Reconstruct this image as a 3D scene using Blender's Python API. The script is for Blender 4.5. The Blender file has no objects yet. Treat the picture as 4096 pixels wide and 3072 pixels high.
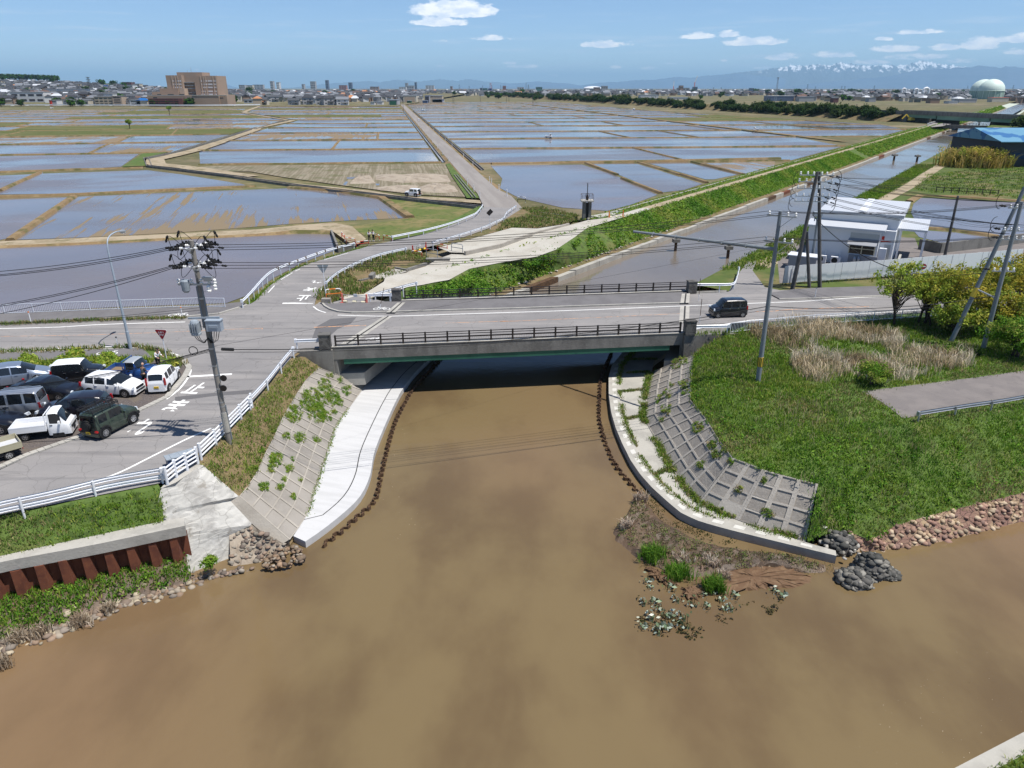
import bpy,bmesh,math,random
import numpy as np
from mathutils import Vector,Matrix
from mathutils.geometry import tessellate_polygon
random.seed(7); rng = np.random.default_rng(7)
R = math.radians
scene = bpy.context.scene
COL = scene.collection
# ------------------------------------------------------------------ camera
F_PX,HORIZON,CH = 2840.6,352.0,20.5
PITCH = math.atan((1536 - HORIZON) / F_PX)
cam_d = bpy.data.cameras.new('camera'); cam = bpy.data.objects.new('camera',cam_d); COL.objects.link(cam)
cam_d.sensor_width = 36; cam_d.lens = 36 * F_PX / 4096
cam_d.clip_start = .5; cam_d.clip_end = 200000
cam.location = (0,0,CH); cam.rotation_euler = (R(90) - PITCH,0,0)
scene.camera = cam
# ------------------------------------------------------------------ light
SUN_AZ,SUN_EL = math.atan2(.93,-.36),R(68)       # towards the sun: right and a little behind the camera
sun_d = bpy.data.lights.new('sun','SUN'); sun_d.energy = 4.6; sun_d.angle = R(.5); sun_d.color = (1,.955,.89)
sun = bpy.data.objects.new('sun',sun_d); COL.objects.link(sun)
to_sun = Vector((math.sin(SUN_AZ) * math.cos(SUN_EL),math.cos(SUN_AZ) * math.cos(SUN_EL),math.sin(SUN_EL)))
sun.rotation_euler = to_sun.to_track_quat('Z','Y').to_euler()
scene.view_settings.view_transform = 'Standard'; scene.view_settings.look = 'None'
scene.view_settings.exposure = 0.45; scene.view_settings.gamma = 1
scene.cycles.use_denoising = True
scene.cycles.max_bounces = 6; scene.cycles.diffuse_bounces = 3; scene.cycles.glossy_bounces = 3
scene.cycles.transmission_bounces = 2; scene.cycles.transparent_max_bounces = 6; scene.cycles.volume_bounces = 0
scene.cycles.caustics_reflective = False; scene.cycles.caustics_refractive = False
world = bpy.data.worlds.new('World'); scene.world = world; world.use_nodes = True
class NT:
 """small helper to wire shader nodes"""
 def __init__(s,tree): s.t = tree
 def n(s,typ,**kw):
  nd = s.t.nodes.new(typ)
  for k,v in kw.items():
   if k.startswith('i_'):
    key = k[2:]; key = int(key) if key.isdigit() else key
    if hasattr(v,'is_linked') or isinstance(v,bpy.types.NodeSocket): s.t.links.new(v,nd.inputs[key])
    else: nd.inputs[key].default_value = v
   else: setattr(nd,k,v)
  return nd
 def math(s,op,a,b=0.0,clamp=False):
  return s.n('ShaderNodeMath',operation=op,use_clamp=clamp,i_0=a,i_1=b).outputs[0]
 def mix(s,f,a,b):
  nd = s.n('ShaderNodeMix',data_type='RGBA')
  for key,v in ((0,f),(6,a),(7,b)):
   if isinstance(v,bpy.types.NodeSocket): s.t.links.new(v,nd.inputs[key])
   else: nd.inputs[key].default_value = v if key == 0 else (tuple(v) + (1,))[:4]
  return nd.outputs[2]
 def vmap(s,v,sc,rz=0.0):
  if rz: v = s.n('ShaderNodeMapping',i_0=v,i_2=(0,0,rz)).outputs[0]
  return s.n('ShaderNodeMapping',i_0=v,i_3=tuple(sc)).outputs[0]
 def ramp(s,v,lo,hi):
  nd = s.n('ShaderNodeMapRange',i_0=v,i_1=lo,i_2=hi,i_3=0.0,i_4=1.0); nd.interpolation_type = 'SMOOTHSTEP'
  return nd.outputs[0]
def build_world():
 t = NT(world.node_tree); world.node_tree.nodes.clear()
 sky = t.n('ShaderNodeTexSky',sky_type='NISHITA',sun_disc=False,sun_elevation=SUN_EL,sun_rotation=SUN_AZ,
    altitude=3200,air_density=1.0,dust_density=0.0,ozone_density=4.5)
 bg = t.n('ShaderNodeBackground',i_Color=sky.outputs[0],i_Strength=.1)
 d = t.n('ShaderNodeTexCoord').outputs['Generated']
 s = t.n('ShaderNodeSeparateXYZ',i_0=d)
 az = t.math('ARCTAN2',s.outputs[0],s.outputs[1]); el = t.math('ARCSINE',s.outputs[2])
 cv = t.n('ShaderNodeCombineXYZ',i_0=t.math('MULTIPLY',az,1.0),i_1=t.math('MULTIPLY',el,2.2),i_2=0.0)
 big = t.n('ShaderNodeTexNoise',i_Vector=cv.outputs[0],i_Scale=62.0,i_Detail=9.0,i_Roughness=.6).outputs[0]
 soft = t.n('ShaderNodeTexNoise',i_Vector=cv.outputs[0],i_Scale=42.0,i_Detail=6.0,i_Roughness=.6).outputs[0]
 tot = None
 for (a,e,ra,re,k) in CLOUDS:
  x = t.math('DIVIDE',t.math('SUBTRACT',az,a),ra)
  dy = t.math('SUBTRACT',el,e)
  y = t.math('MAXIMUM',t.math('DIVIDE',dy,re),t.math('DIVIDE',dy,-re * .42))   # flat base, domed top
  q = t.math('SUBTRACT',1.0,t.math('ADD',t.math('MULTIPLY',x,x),t.math('MULTIPLY',y,y)))
  q = t.math('MULTIPLY',t.math('MAXIMUM',q,-2.0),k)
  tot = q if tot is None else t.math('MAXIMUM',tot,q)
 v = t.math('ADD',tot,t.math('MULTIPLY',t.math('SUBTRACT',big,.5),5.2))
 m = t.ramp(v,.0,1.0)
 shade = t.math('MULTIPLY',t.ramp(soft,.38,.62),1.0)
 ccol = t.mix(shade,(.70,.78,.90),(1.0,1.0,1.0))
 sv = t.n('ShaderNodeCombineXYZ',i_0=t.math('MULTIPLY',az,3.0),i_1=t.math('MULTIPLY',el,42.0),i_2=3.0)
 st = t.n('ShaderNodeTexNoise',i_Vector=sv.outputs[0],i_Scale=3.0,i_Detail=5.0,i_Roughness=.6).outputs[0]
 band = t.math('MULTIPLY',t.ramp(el,.0,.02),t.math('SUBTRACT',1.0,t.ramp(el,.045,.11)))
 m2 = t.math('MULTIPLY',t.math('MULTIPLY',t.ramp(st,.5,.72),band),.55)
 cb = t.n('ShaderNodeBackground',i_Color=ccol,i_Strength=1.0)
 sb = t.n('ShaderNodeBackground',i_Color=(.62,.72,.86,1),i_Strength=.9)
 mx0 = t.n('ShaderNodeMixShader',i_0=m2,i_1=bg.outputs[0],i_2=sb.outputs[0])
 mx = t.n('ShaderNodeMixShader',i_0=m,i_1=mx0.outputs[0],i_2=cb.outputs[0])
 t.n('ShaderNodeOutputWorld',i_0=mx.outputs[0])
# ------------------------------------------------------------------ surveying helpers
FR = dict(O=(0,0,1.8517),A=(0,200,.46293),B=(900,200,.51899),C=(2000,200,.49729),D=(3000,200,.49548),E=(0,700,.46293),
   G=(1000,700,.47378),H=(2000,700,.49729),I=(3000,700,.49548),J=(0,1380,.36166),K=(700,1380,.49432),
   L=(1600,1250,.5425),M=(2300,1380,.52438),N=(3200,1300,.54237),Q=(0,1900,.5877),S=(2400,1950,.5877),
   T=(3400,2500,.34473),U=(560,270,.18083),V=(0,300,.25316),W=(3450,300,.29204),X=(3800,480,.14467),
   Y=(640,930,.3014),Z=(3150,660,.31334),SK=(1500,0,1.1736),BB=(1500,330,.31646))
_sp,_cp = math.sin(PITCH),math.cos(PITCH)
def ray(k,x,y):
 x0,y0,s = FR[k]; u = (x0 + x * s - 2048) / F_PX; v = (y0 + y * s - 1536) / F_PX
 return u,_cp - v * _sp,-(_sp + v * _cp)
def P(k,x,y,z=0.0):
 a,b,c = ray(k,x,y); t = (z - CH) / c
 return Vector((a * t,b * t,z))
def PY(k,x,y,Y):
 a,b,c = ray(k,x,y); t = Y / b
 return Vector((a * t,Y,CH + c * t))
def PL(k,pts,z=0.0):
 return [P(k,p[0],p[1],p[2] if len(p) > 2 else z) for p in pts]
def azel(k,x,y):
 a,b,c = ray(k,x,y); return math.atan2(a,b),math.atan2(c,math.hypot(a,b))
def cl(x,y,rx,ry,k=1.0,f='SK'):
 a,e = azel(f,x,y); a2,_ = azel(f,x + rx,y); _,e2 = azel(f,x,y - ry)
 return a,e,abs(a2 - a),abs(e2 - e),k
CLOUDS = [cl(265,42,160,48,2.6),cl(225,80,105,26,2.2),cl(395,132,70,16,1.5),cl(228,141,28,8,.8),
   cl(785,155,90,20,1.8),cl(1105,126,72,18,1.7),cl(1203,120,42,20,1.7),cl(1290,146,120,24,1.9),
   cl(1735,135,36,12,1.3),cl(1860,112,95,13,1.2),cl(1940,166,70,20,1.6),cl(2060,156,80,36,2.1),
   cl(2170,138,80,20,1.4),cl(2215,118,50,14,1.5),cl(1770,170,95,22,1.5),cl(1560,190,80,18,1.3),cl(1400,198,70,18,1.4),
   cl(1830,198,120,16,1.1),cl(2000,210,60,12,1.1),cl(1690,214,70,14,1.3),cl(2200,180,90,16,1.1),cl(1320,232,40,8,1.1),
   cl(815,230,22,8,1.2),cl(935,234,30,8,1.0),cl(963,252,26,7,1.0),cl(1005,217,26,7,1.0),cl(1188,208,12,6,1.0),
   cl(462,216,26,9,1.3),cl(515,228,80,9,1.2),cl(225,226,26,6,1.0),cl(605,258,30,6,.8),cl(1258,55,60,40,1.8,'U')]
build_world()
# ------------------------------------------------------------------ materials
def mat(name,c,layers=(),rough=.85,metal=0.0,spec=.3,bump=0.0,bscale=8.0,attr=False,ior=None,coat=0.0,trans=0.0,alpha=None):
 """base colour c, then layers (colour, scale, lo, hi, amount[, stretch xyz]) mixed in by noise; 'crack' layers are thin voronoi lines"""
 m = bpy.data.materials.new(name); m.use_nodes = True
 nt = m.node_tree; nt.nodes.clear(); t = NT(nt)
 pos = t.n('ShaderNodeNewGeometry').outputs['Position']
 col = None
 if attr: col = t.n('ShaderNodeAttribute',attribute_name='Col').outputs[0]
 for L in layers:
  c2,sc,lo,hi,amt = L[:5]; st = L[5] if len(L) > 5 and not isinstance(L[5],str) else None
  kind = L[-1] if isinstance(L[-1],str) else 'noise'
  vec = pos
  if st:
   vec = t.vmap(pos,st[:3],st[3] if len(st) > 3 else 0.0)
  if kind == 'crack':
   wob = t.n('ShaderNodeTexNoise',i_Vector=vec,i_Scale=sc * 1.5,i_Detail=4.0).outputs[1]
   v2 = t.n('ShaderNodeVectorMath',operation='ADD',i_0=vec,i_1=t.n('ShaderNodeVectorMath',operation='SCALE',i_0=wob,i_3=1.2 / sc * .5).outputs[0]).outputs[0]
   f = t.n('ShaderNodeTexVoronoi',feature='DISTANCE_TO_EDGE',i_Vector=v2,i_Scale=sc).outputs[0]
   f = t.math('SUBTRACT',1.0,t.ramp(f,lo,hi))
  elif kind == 'wave':
   f = t.n('ShaderNodeTexWave',i_Vector=vec,i_Scale=sc,i_Distortion=2.5,i_Detail=3.0).outputs[1]; f = t.ramp(f,lo,hi)
  elif kind == 'cell':
   f = t.n('ShaderNodeTexVoronoi',i_Vector=vec,i_Scale=sc).outputs[1]
   f = t.ramp(t.n('ShaderNodeSeparateColor',i_0=f).outputs[0],lo,hi)
  else:
   f = t.n('ShaderNodeTexNoise',i_Vector=vec,i_Scale=sc,i_Detail=5.0,i_Roughness=.6).outputs[0]; f = t.ramp(f,lo,hi)
  f = t.math('MULTIPLY',f,amt)
  col = t.mix(f,col if col is not None else c,c2)
 b = t.n('ShaderNodeBsdfPrincipled')
 if col is not None: nt.links.new(col,b.inputs['Base Color'])
 else: b.inputs['Base Color'].default_value = tuple(c) + (1,)
 b.inputs['Roughness'].default_value = rough; b.inputs['Metallic'].default_value = metal
 b.inputs['Specular IOR Level'].default_value = spec; b.inputs['Coat Weight'].default_value = coat
 if ior: b.inputs['IOR'].default_value = ior
 if bump:
  nz = t.n('ShaderNodeTexNoise',i_Vector=pos,i_Scale=bscale,i_Detail=6.0,i_Roughness=.6)
  bp = t.n('ShaderNodeBump',i_Strength=bump,i_Distance=.1,i_Height=nz.outputs[0]); nt.links.new(bp.outputs[0],b.inputs['Normal'])
 sh = b.outputs[0]
 if trans:
  tr = t.n('ShaderNodeBsdfTranslucent'); nt.links.new(col if col is not None else b.outputs[0],tr.inputs[0]) if col is not None else None
  if col is None: tr.inputs[0].default_value = tuple(c) + (1,)
  sh = t.n('ShaderNodeMixShader',i_0=trans,i_1=sh,i_2=tr.outputs[0]).outputs[0]
 t.n('ShaderNodeOutputMaterial',i_0=sh)
 return m
def water_mat(name,c,c2,sc,rlo,rhi,rsc,bump,bsc,stretch=(1,1,1),streak=None,ior=1.33,rot=0.0,spec=.5,c3=None):
 m = bpy.data.materials.new(name); m.use_nodes = True
 nt = m.node_tree; nt.nodes.clear(); t = NT(nt)
 pos = t.n('ShaderNodeNewGeometry').outputs['Position']
 mp = t.vmap(pos,stretch,rot)
 f = t.ramp(t.n('ShaderNodeTexNoise',i_Vector=mp,i_Scale=sc,i_Detail=5.0,i_Roughness=.55).outputs[0],.40,.66)
 col = t.mix(f,c,c2)
 if c3: col = t.mix(t.ramp(t.n('ShaderNodeTexNoise',i_Vector=mp,i_Scale=sc * .22,i_Detail=2.0).outputs[0],.4,.62),col,t.mix(f,c3,[x * .8 for x in c3]))
 b = t.n('ShaderNodeBsdfPrincipled')
 rf = t.ramp(t.n('ShaderNodeTexNoise',i_Vector=mp,i_Scale=rsc,i_Detail=3.0).outputs[0],.38,.62)
 rr = t.n('ShaderNodeMapRange',i_0=rf,i_3=rlo,i_4=rhi).outputs[0]
 if streak:
  sc3,ssc,rotz,lo,hi,bsc2 = streak       # mud showing through in tractor rows, only inside broad patches
  mv = t.vmap(pos,ssc,rotz)
  a = t.n('ShaderNodeTexNoise',i_Vector=mv,i_Scale=1.0,i_Detail=4.0,i_Roughness=.65).outputs[0]
  p2 = t.n('ShaderNodeTexNoise',i_Vector=pos,i_Scale=bsc2,i_Detail=2.0).outputs[0]
  sf = t.ramp(t.math('ADD',a,t.math('MULTIPLY',t.math('SUBTRACT',p2,.5),1.1)),lo,hi)
  col = t.mix(sf,col,sc3)
  rr = t.math('ADD',rr,t.math('MULTIPLY',sf,.6),clamp=True)
  nt.links.new(t.math('MULTIPLY',t.math('SUBTRACT',1.0,sf),spec),b.inputs['Specular IOR Level'])
 else: b.inputs['Specular IOR Level'].default_value = spec
 nt.links.new(col,b.inputs['Base Color']); nt.links.new(rr,b.inputs['Roughness'])
 b.inputs['IOR'].default_value = ior
 if bump:
  mb = t.vmap(pos,(stretch[0] ** .5,stretch[1] ** .5,1),rot)
  nz = t.n('ShaderNodeTexNoise',i_Vector=mb,i_Scale=bsc,i_Detail=3.0)
  h = t.math('MULTIPLY',nz.outputs[0],t.math('ADD',t.math('MULTIPLY',rf,.8),.2))
  bp = t.n('ShaderNodeBump',i_Strength=bump,i_Distance=.06,i_Height=h); nt.links.new(bp.outputs[0],b.inputs['Normal'])
 t.n('ShaderNodeOutputMaterial',i_0=b.outputs[0])
 return m
# ------------------------------------------------------------------ mesh helpers
class MB:
 def __init__(s): s.v = []; s.f = []; s.mi = []; s.cur = 0
 def add(s,vs,fs):
  o = len(s.v); s.v += [tuple(p) for p in vs]; s.f += [tuple(o + i for i in f) for f in fs]; s.mi += [s.cur] * len(fs); return s
 def m(s,i): s.cur = i; return s
 def box(s,c,d,rz=0.0,taper=1.0):
  cx,cy,cz = c; a,b,h = d[0] / 2,d[1] / 2,d[2] / 2; co,si = math.cos(rz),math.sin(rz); vs = []
  for z,k in ((-h,1),(h,taper)):
   for x,y in ((-a,-b),(a,-b),(a,b),(-a,b)):
    x *= k; y *= k; vs.append((cx + x * co - y * si,cy + x * si + y * co,cz + z))
  return s.add(vs,[(3,2,1,0),(4,5,6,7),(0,1,5,4),(1,2,6,5),(2,3,7,6),(3,0,4,7)])
 def b(s,x0,x1,y0,y1,z0,z1): return s.box(((x0 + x1) / 2,(y0 + y1) / 2,(z0 + z1) / 2),(x1 - x0,y1 - y0,z1 - z0))
 def bar(s,p,q,w,h,up=(0,0,1)):
  p,q = Vector(p),Vector(q); d = (q - p).normalized(); u = Vector(up)
  sd = d.cross(u)
  if sd.length < 1e-4: sd = d.cross(Vector((1,0,0)))
  sd.normalize(); u = sd.cross(d); vs = []
  for e in (p,q):
   for a,b in ((-1,-1),(1,-1),(1,1),(-1,1)): vs.append(e + sd * (a * w / 2) + u * (b * h / 2))
  return s.add(vs,[(3,2,1,0),(4,5,6,7),(0,1,5,4),(1,2,6,5),(2,3,7,6),(3,0,4,7)])
 def tube(s,pts,r,n=6,cap=True):
  pts = [Vector(p) for p in pts]; k = len(pts); rr = r if isinstance(r,(list,tuple)) else [r] * k
  vs = []; prev = None
  for i,p in enumerate(pts):
   d = (pts[min(i + 1,k - 1)] - pts[max(i - 1,0)])
   d = d.normalized() if d.length > 1e-9 else Vector((0,0,1))
   a = prev if prev is not None else (Vector((0,0,1)) if abs(d.z) < .9 else Vector((1,0,0)))
   a = (a - d * a.dot(d)); a = a.normalized() if a.length > 1e-6 else d.orthogonal().normalized()
   prev = a; b = d.cross(a)
   for j in range(n):
    t = 2 * math.pi * j / n; vs.append(p + (a * math.cos(t) + b * math.sin(t)) * rr[i])
  fs = [(i * n + j,i * n + (j + 1) % n,(i + 1) * n + (j + 1) % n,(i + 1) * n + j) for i in range(k - 1) for j in range(n)]
  if cap: fs += [tuple(range(n - 1,-1,-1)),tuple((k - 1) * n + j for j in range(n))]
  return s.add(vs,fs)
 def prism(s,poly,z0,z1):
  n = len(poly); zz = lambda z,i: z[i] if isinstance(z,(list,tuple)) else z
  a = sum(poly[i][0] * poly[(i + 1) % n][1] - poly[(i + 1) % n][0] * poly[i][1] for i in range(n))
  if a < 0: poly = poly[::-1]; z0 = z0[::-1] if isinstance(z0,(list,tuple)) else z0; z1 = z1[::-1] if isinstance(z1,(list,tuple)) else z1
  vs = [(p[0],p[1],zz(z0,i)) for i,p in enumerate(poly)] + [(p[0],p[1],zz(z1,i)) for i,p in enumerate(poly)]
  tri = tessellate_polygon([[Vector((p[0],p[1],0)) for p in poly]])
  fs = []
  for t in tri:
   A,B,C = (Vector(poly[i][:2]).to_3d() for i in t)
   t = t if (B - A).cross(C - A).z > 0 else t[::-1]
   fs += [tuple(i + n for i in t),tuple(t[::-1])]
  fs += [(i,(i + 1) % n,n + (i + 1) % n,n + i) for i in range(n)]
  return s.add(vs,fs)
 def sheet(s,pts):
  n = len(pts); tri = tessellate_polygon([[Vector((p[0],p[1],0)) for p in pts]]); fs = []
  for t in tri:
   A,B,C = (Vector((pts[i][0],pts[i][1],0)) for i in t)
   fs.append(tuple(t) if (B - A).cross(C - A).z > 0 else tuple(t[::-1]))
  return s.add(pts,fs)
 def lathe(s,prof,c=(0,0,0),n=16):
  vs = [(c[0] + r * math.cos(2 * math.pi * j / n),c[1] + r * math.sin(2 * math.pi * j / n),c[2] + z) for r,z in prof for j in range(n)]
  k = len(prof); fs = [(i * n + j,i * n + (j + 1) % n,(i + 1) * n + (j + 1) % n,(i + 1) * n + j) for i in range(k - 1) for j in range(n)]
  fs += [tuple(range(n - 1,-1,-1)),tuple((k - 1) * n + j for j in range(n))]
  return s.add(vs,fs)
 def disc(s,c,r,axis='x',w=.02,n=20,r0=0.0):
  """short cylinder centred at c along an axis"""
  vs = []; rings = [(r,-w / 2),(r,w / 2)] if not r0 else [(r0,-w / 2),(r,-w / 2),(r,w / 2),(r0,w / 2)]
  for rr,o in rings:
   for j in range(n):
    t = 2 * math.pi * j / n; a,b = rr * math.cos(t),rr * math.sin(t)
    vs.append({'x': (c[0] + o,c[1] + a,c[2] + b),'y': (c[0] + b,c[1] + o,c[2] + a),'z': (c[0] + a,c[1] + b,c[2] + o)}[axis])
  k = len(rings); fs = [(i * n + j,i * n + (j + 1) % n,(i + 1) % k * n + (j + 1) % n,(i + 1) % k * n + j) for i in range(k if r0 else k - 1) for j in range(n)]
  if not r0: fs += [tuple(range(n - 1,-1,-1)),tuple(n + j for j in range(n))]
  return s.add(vs,fs)
 def build(s,name,m,parent=None,world=False,smooth=False,kind=None,cols=None):
  me = bpy.data.meshes.new(name)
  vs = s.v
  if parent is not None and world:
   inv = parent_matrix(parent).inverted(); vs = [tuple(inv @ Vector(p)) for p in vs]
  me.from_pydata(vs,[],s.f)
  for mm in (m if isinstance(m,(list,tuple)) else [m]): me.materials.append(mm)
  if any(s.mi): me.polygons.foreach_set('material_index',s.mi)
  if smooth: me.polygons.foreach_set('use_smooth',[True] * len(me.polygons))
  if smooth == 'auto': me.set_sharp_from_angle(angle=R(35))
  me.update()
  o = bpy.data.objects.new(name,me); COL.objects.link(o)
  if parent is not None: o.parent = parent
  if kind: o['kind'] = kind
  return o
def parent_matrix(o):
 m = Matrix.LocRotScale(o.location,o.rotation_euler,o.scale)
 return parent_matrix(o.parent) @ m if o.parent else m
def tag(o,label,cat,group=None):
 o['label'] = label; o['category'] = cat
 if group: o['group'] = group
 return o
def thing(name,label,cat,loc=(0,0,0),rz=0.0,group=None):
 o = bpy.data.objects.new(name,None); o.empty_display_size = .2; COL.objects.link(o)
 o.location = loc; o.rotation_euler = (0,0,rz); return tag(o,label,cat,group)
def dup(root,loc,rz=0.0,label=None,scale=None):
 c = root.copy(); COL.objects.link(c); c.location = loc; c.rotation_euler = (0,0,rz)
 if scale: c.scale = scale if isinstance(scale,(list,tuple)) else (scale,) * 3
 if label: c['label'] = label
 for ch in root.children:
  d = ch.copy(); COL.objects.link(d); d.parent = c
  for g in ch.children:
   e = g.copy(); COL.objects.link(e); e.parent = d
 return c
def structure(mb,name,m,**kw): return mb.build(name,m,kind='structure',**kw)
def resample(pl,n):
 pl = [Vector(p) for p in pl]; ds = [0]
 for a,b in zip(pl,pl[1:]): ds.append(ds[-1] + (b - a).length)
 A = np.array([tuple(p) for p in pl]); t = np.linspace(0,ds[-1],n)
 return np.stack([np.interp(t,ds,A[:,i]) for i in range(3)],1)
def smoothline(pl,n):
 pl = [Vector(p) for p in pl]; k = len(pl); out = []
 for i in range(k - 1):
  p0,p1,p2,p3 = pl[max(i - 1,0)],pl[i],pl[i + 1],pl[min(i + 2,k - 1)]
  for j in range(6):
   t = j / 6; out.append(.5 * ((2 * p1) + (p2 - p0) * t + (2 * p0 - 5 * p1 + 4 * p2 - p3) * t * t + (3 * p1 - p0 - 3 * p2 + p3) * t ** 3))
 out.append(pl[-1]); return resample(out,n)
def grid_loft(lines,n,sub=1,smooth=False):
 """rows of n points from polylines given side by side; sub extra rows between"""
 rows = [(smoothline(l,n) if smooth else resample(l,n)) for l in lines]; G = []
 for a,b in zip(rows,rows[1:]):
  for j in range(sub): G.append(a + (b - a) * j / sub)
 G.append(rows[-1]); return np.array(G)
def grid_mb(G,jitter=0.0,mb=None):
 G = G.copy(); r,c = G.shape[:2]
 if jitter: G[1:-1,1:-1,2] += rng.uniform(-jitter,jitter,(r - 2,c - 2))
 mb = mb or MB()
 vs = [tuple(p) for p in G.reshape(-1,3)]
 a = G[1,0] - G[0,0]; b = G[0,1] - G[0,0]; flip = (a[0] * b[1] - a[1] * b[0]) > 0
 fs = [(i * c + j,i * c + j + 1,(i + 1) * c + j + 1,(i + 1) * c + j) for i in range(r - 1) for j in range(c - 1)]
 if flip: fs = [f[::-1] for f in fs]
 return mb.add(vs,fs)
def sample_grid(G,dens):
 A = G[:-1,:-1].reshape(-1,3); B = G[1:,:-1].reshape(-1,3); Cc = G[:-1,1:].reshape(-1,3); D = G[1:,1:].reshape(-1,3)
 ar = np.linalg.norm(np.cross(B - A,Cc - A),axis=1); n = int(ar.sum() * dens)
 i = rng.choice(len(ar),n,p=ar / ar.sum()); u = rng.random((n,1)); v = rng.random((n,1))
 return A[i] * (1 - u) * (1 - v) + B[i] * u * (1 - v) + Cc[i] * (1 - u) * v + D[i] * u * v
def inpoly(x,y,poly):
 r = np.zeros(len(x),bool); n = len(poly)
 for i in range(n):
  x1,y1 = poly[i][:2]; x2,y2 = poly[(i + 1) % n][:2]
  if y1 == y2: continue
  r ^= ((y1 > y) != (y2 > y)) & (x < (x2 - x1) * (y - y1) / (y2 - y1) + x1)
 return r
def sample_poly(poly,dens,z=None):
 a = np.array([tuple(p) for p in poly]); lo,hi = a.min(0),a.max(0); n = int((hi[0] - lo[0]) * (hi[1] - lo[1]) * dens)
 x = rng.uniform(lo[0],hi[0],n); y = rng.uniform(lo[1],hi[1],n); k = inpoly(x,y,poly)
 zz = np.full(k.sum(),a[:,2].mean() if z is None else z); return np.stack([x[k],y[k],zz],1)
def np_mesh(name,V,Fc,m,cols=None,parent=None,kind=None):
 me = bpy.data.meshes.new(name); n,k = Fc.shape
 me.vertices.add(len(V)); me.vertices.foreach_set('co',V.astype(np.float32).ravel())
 me.loops.add(n * k); me.loops.foreach_set('vertex_index',Fc.astype(np.int32).ravel())
 me.polygons.add(n); me.polygons.foreach_set('loop_start',np.arange(0,n * k,k,dtype=np.int32))
 me.update(calc_edges=True); me.materials.append(m)
 if cols is not None:
  at = me.attributes.new('Col','FLOAT_COLOR','POINT')
  at.data.foreach_set('color',np.concatenate([cols,np.ones((len(cols),1))],1).astype(np.float32).ravel())
 o = bpy.data.objects.new(name,me); COL.objects.link(o)
 if parent is not None: o.parent = parent
 if kind: o['kind'] = kind
 return o
def patchy(pts,sc,seed=0):
 """smooth pseudo noise 0..1 over ground positions"""
 r = np.random.default_rng(seed); v = np.zeros(len(pts))
 for k in range(6):
  a = r.uniform(0,6.28); f = sc * r.uniform(.6,2.2); v += np.sin(f * (pts[:,0] * math.cos(a) + pts[:,1] * math.sin(a)) + r.uniform(0,6.28))
 return np.clip(.5 + v / 6.5,0,1)
def pick_cols(n,pal,var=.18,sel=None):
 pal = np.array(pal,float); i = rng.integers(0,len(pal),n) if sel is None else np.clip((sel * len(pal)).astype(int),0,len(pal) - 1)
 return pal[i] * (1 + rng.uniform(-var,var,(n,1)))
def blades_arr(pts,nb,h,w,lean,pal,sel=None,spread=.1):
 n = len(pts); N = n * nb; base = np.repeat(pts,nb,0) + np.concatenate([rng.normal(0,spread,(N,2)),np.zeros((N,1))],1)
 a = rng.uniform(0,2 * np.pi,N); hh = rng.uniform(h[0],h[1],N) * np.repeat(rng.uniform(.75,1.25,n),nb); la = rng.uniform(0,lean,N) * hh; ta = rng.uniform(0,2 * np.pi,N)
 ww = rng.uniform(w * .6,w * 1.3,N)
 s = np.stack([np.cos(a) * ww / 2,np.sin(a) * ww / 2,np.zeros(N)],1)
 mid = base + np.stack([np.cos(ta) * la * .35,np.sin(ta) * la * .35,hh * .6],1)
 tip = base + np.stack([np.cos(ta) * la,np.sin(ta) * la,hh * (1 - .25 * lean)],1)
 V = np.stack([base - s,base + s,mid + s * .8,mid - s * .8,tip],1).reshape(-1,3); o = np.arange(N)[:,None] * 5
 Fc = np.concatenate([o + np.array([0,1,2]),o + np.array([0,2,3]),o + np.array([3,2,4])])
 c = np.repeat(np.repeat(pick_cols(n,pal,sel=sel),nb,0) * (1 + rng.uniform(-.15,.15,(N,1))),5,0)
 return V,Fc,c
def blades(name,pts,nb,h,w,lean,pal,m,sel=None,spread=.1,parent=None,kind='stuff'):
 if len(pts) == 0: return None
 V,Fc,c = blades_arr(pts,nb,h,w,lean,pal,sel,spread); return np_mesh(name,V,Fc,m,c,parent,kind)
def leaves_arr(cen,rad,n_per,size,pal,flat=.6,sel=None,shell=.0):
 n = len(cen); N = n * n_per; rad = np.broadcast_to(np.array(rad,float).reshape(-1,1) if np.ndim(rad) == 1 and len(np.atleast_1d(rad)) == n else np.array(rad,float),(n,1) if np.ndim(rad) == 1 and len(np.atleast_1d(rad)) == n else (n,np.size(rad)))
 d = rng.normal(0,1,(N,3)); d /= np.linalg.norm(d,axis=1,keepdims=True); q = rng.uniform(shell,1,(N,1)) ** (1 / 2.2)
 p = np.repeat(cen,n_per,0) + d * q * np.repeat(rad,n_per,0)
 nn = d * .7 + rng.normal(0,1,(N,3)) * flat; nn[:,2] += .5; nn /= np.linalg.norm(nn,axis=1,keepdims=True)
 t = np.cross(nn,rng.normal(0,1,(N,3))); t /= np.linalg.norm(t,axis=1,keepdims=True); b = np.cross(nn,t)
 s = rng.uniform(size * .6,size * 1.3,(N,1))
 V = np.stack([p - t * s,p - b * s * .5,p + t * s,p + b * s * .5],1).reshape(-1,3); o = np.arange(N)[:,None] * 4
 c = np.repeat(np.repeat(pick_cols(n,pal,sel=sel),n_per,0) * (1 + rng.uniform(-.2,.2,(N,1))),4,0)
 return V,o + np.array([0,1,2,3]),c
def leaves(name,cen,rad,n_per,size,pal,m,flat=.6,sel=None,parent=None,kind='stuff',shell=0.0):
 V,Fc,c = leaves_arr(np.asarray(cen,float),rad,n_per,size,pal,flat,sel,shell); return np_mesh(name,V,Fc,m,c,parent,kind)
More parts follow.
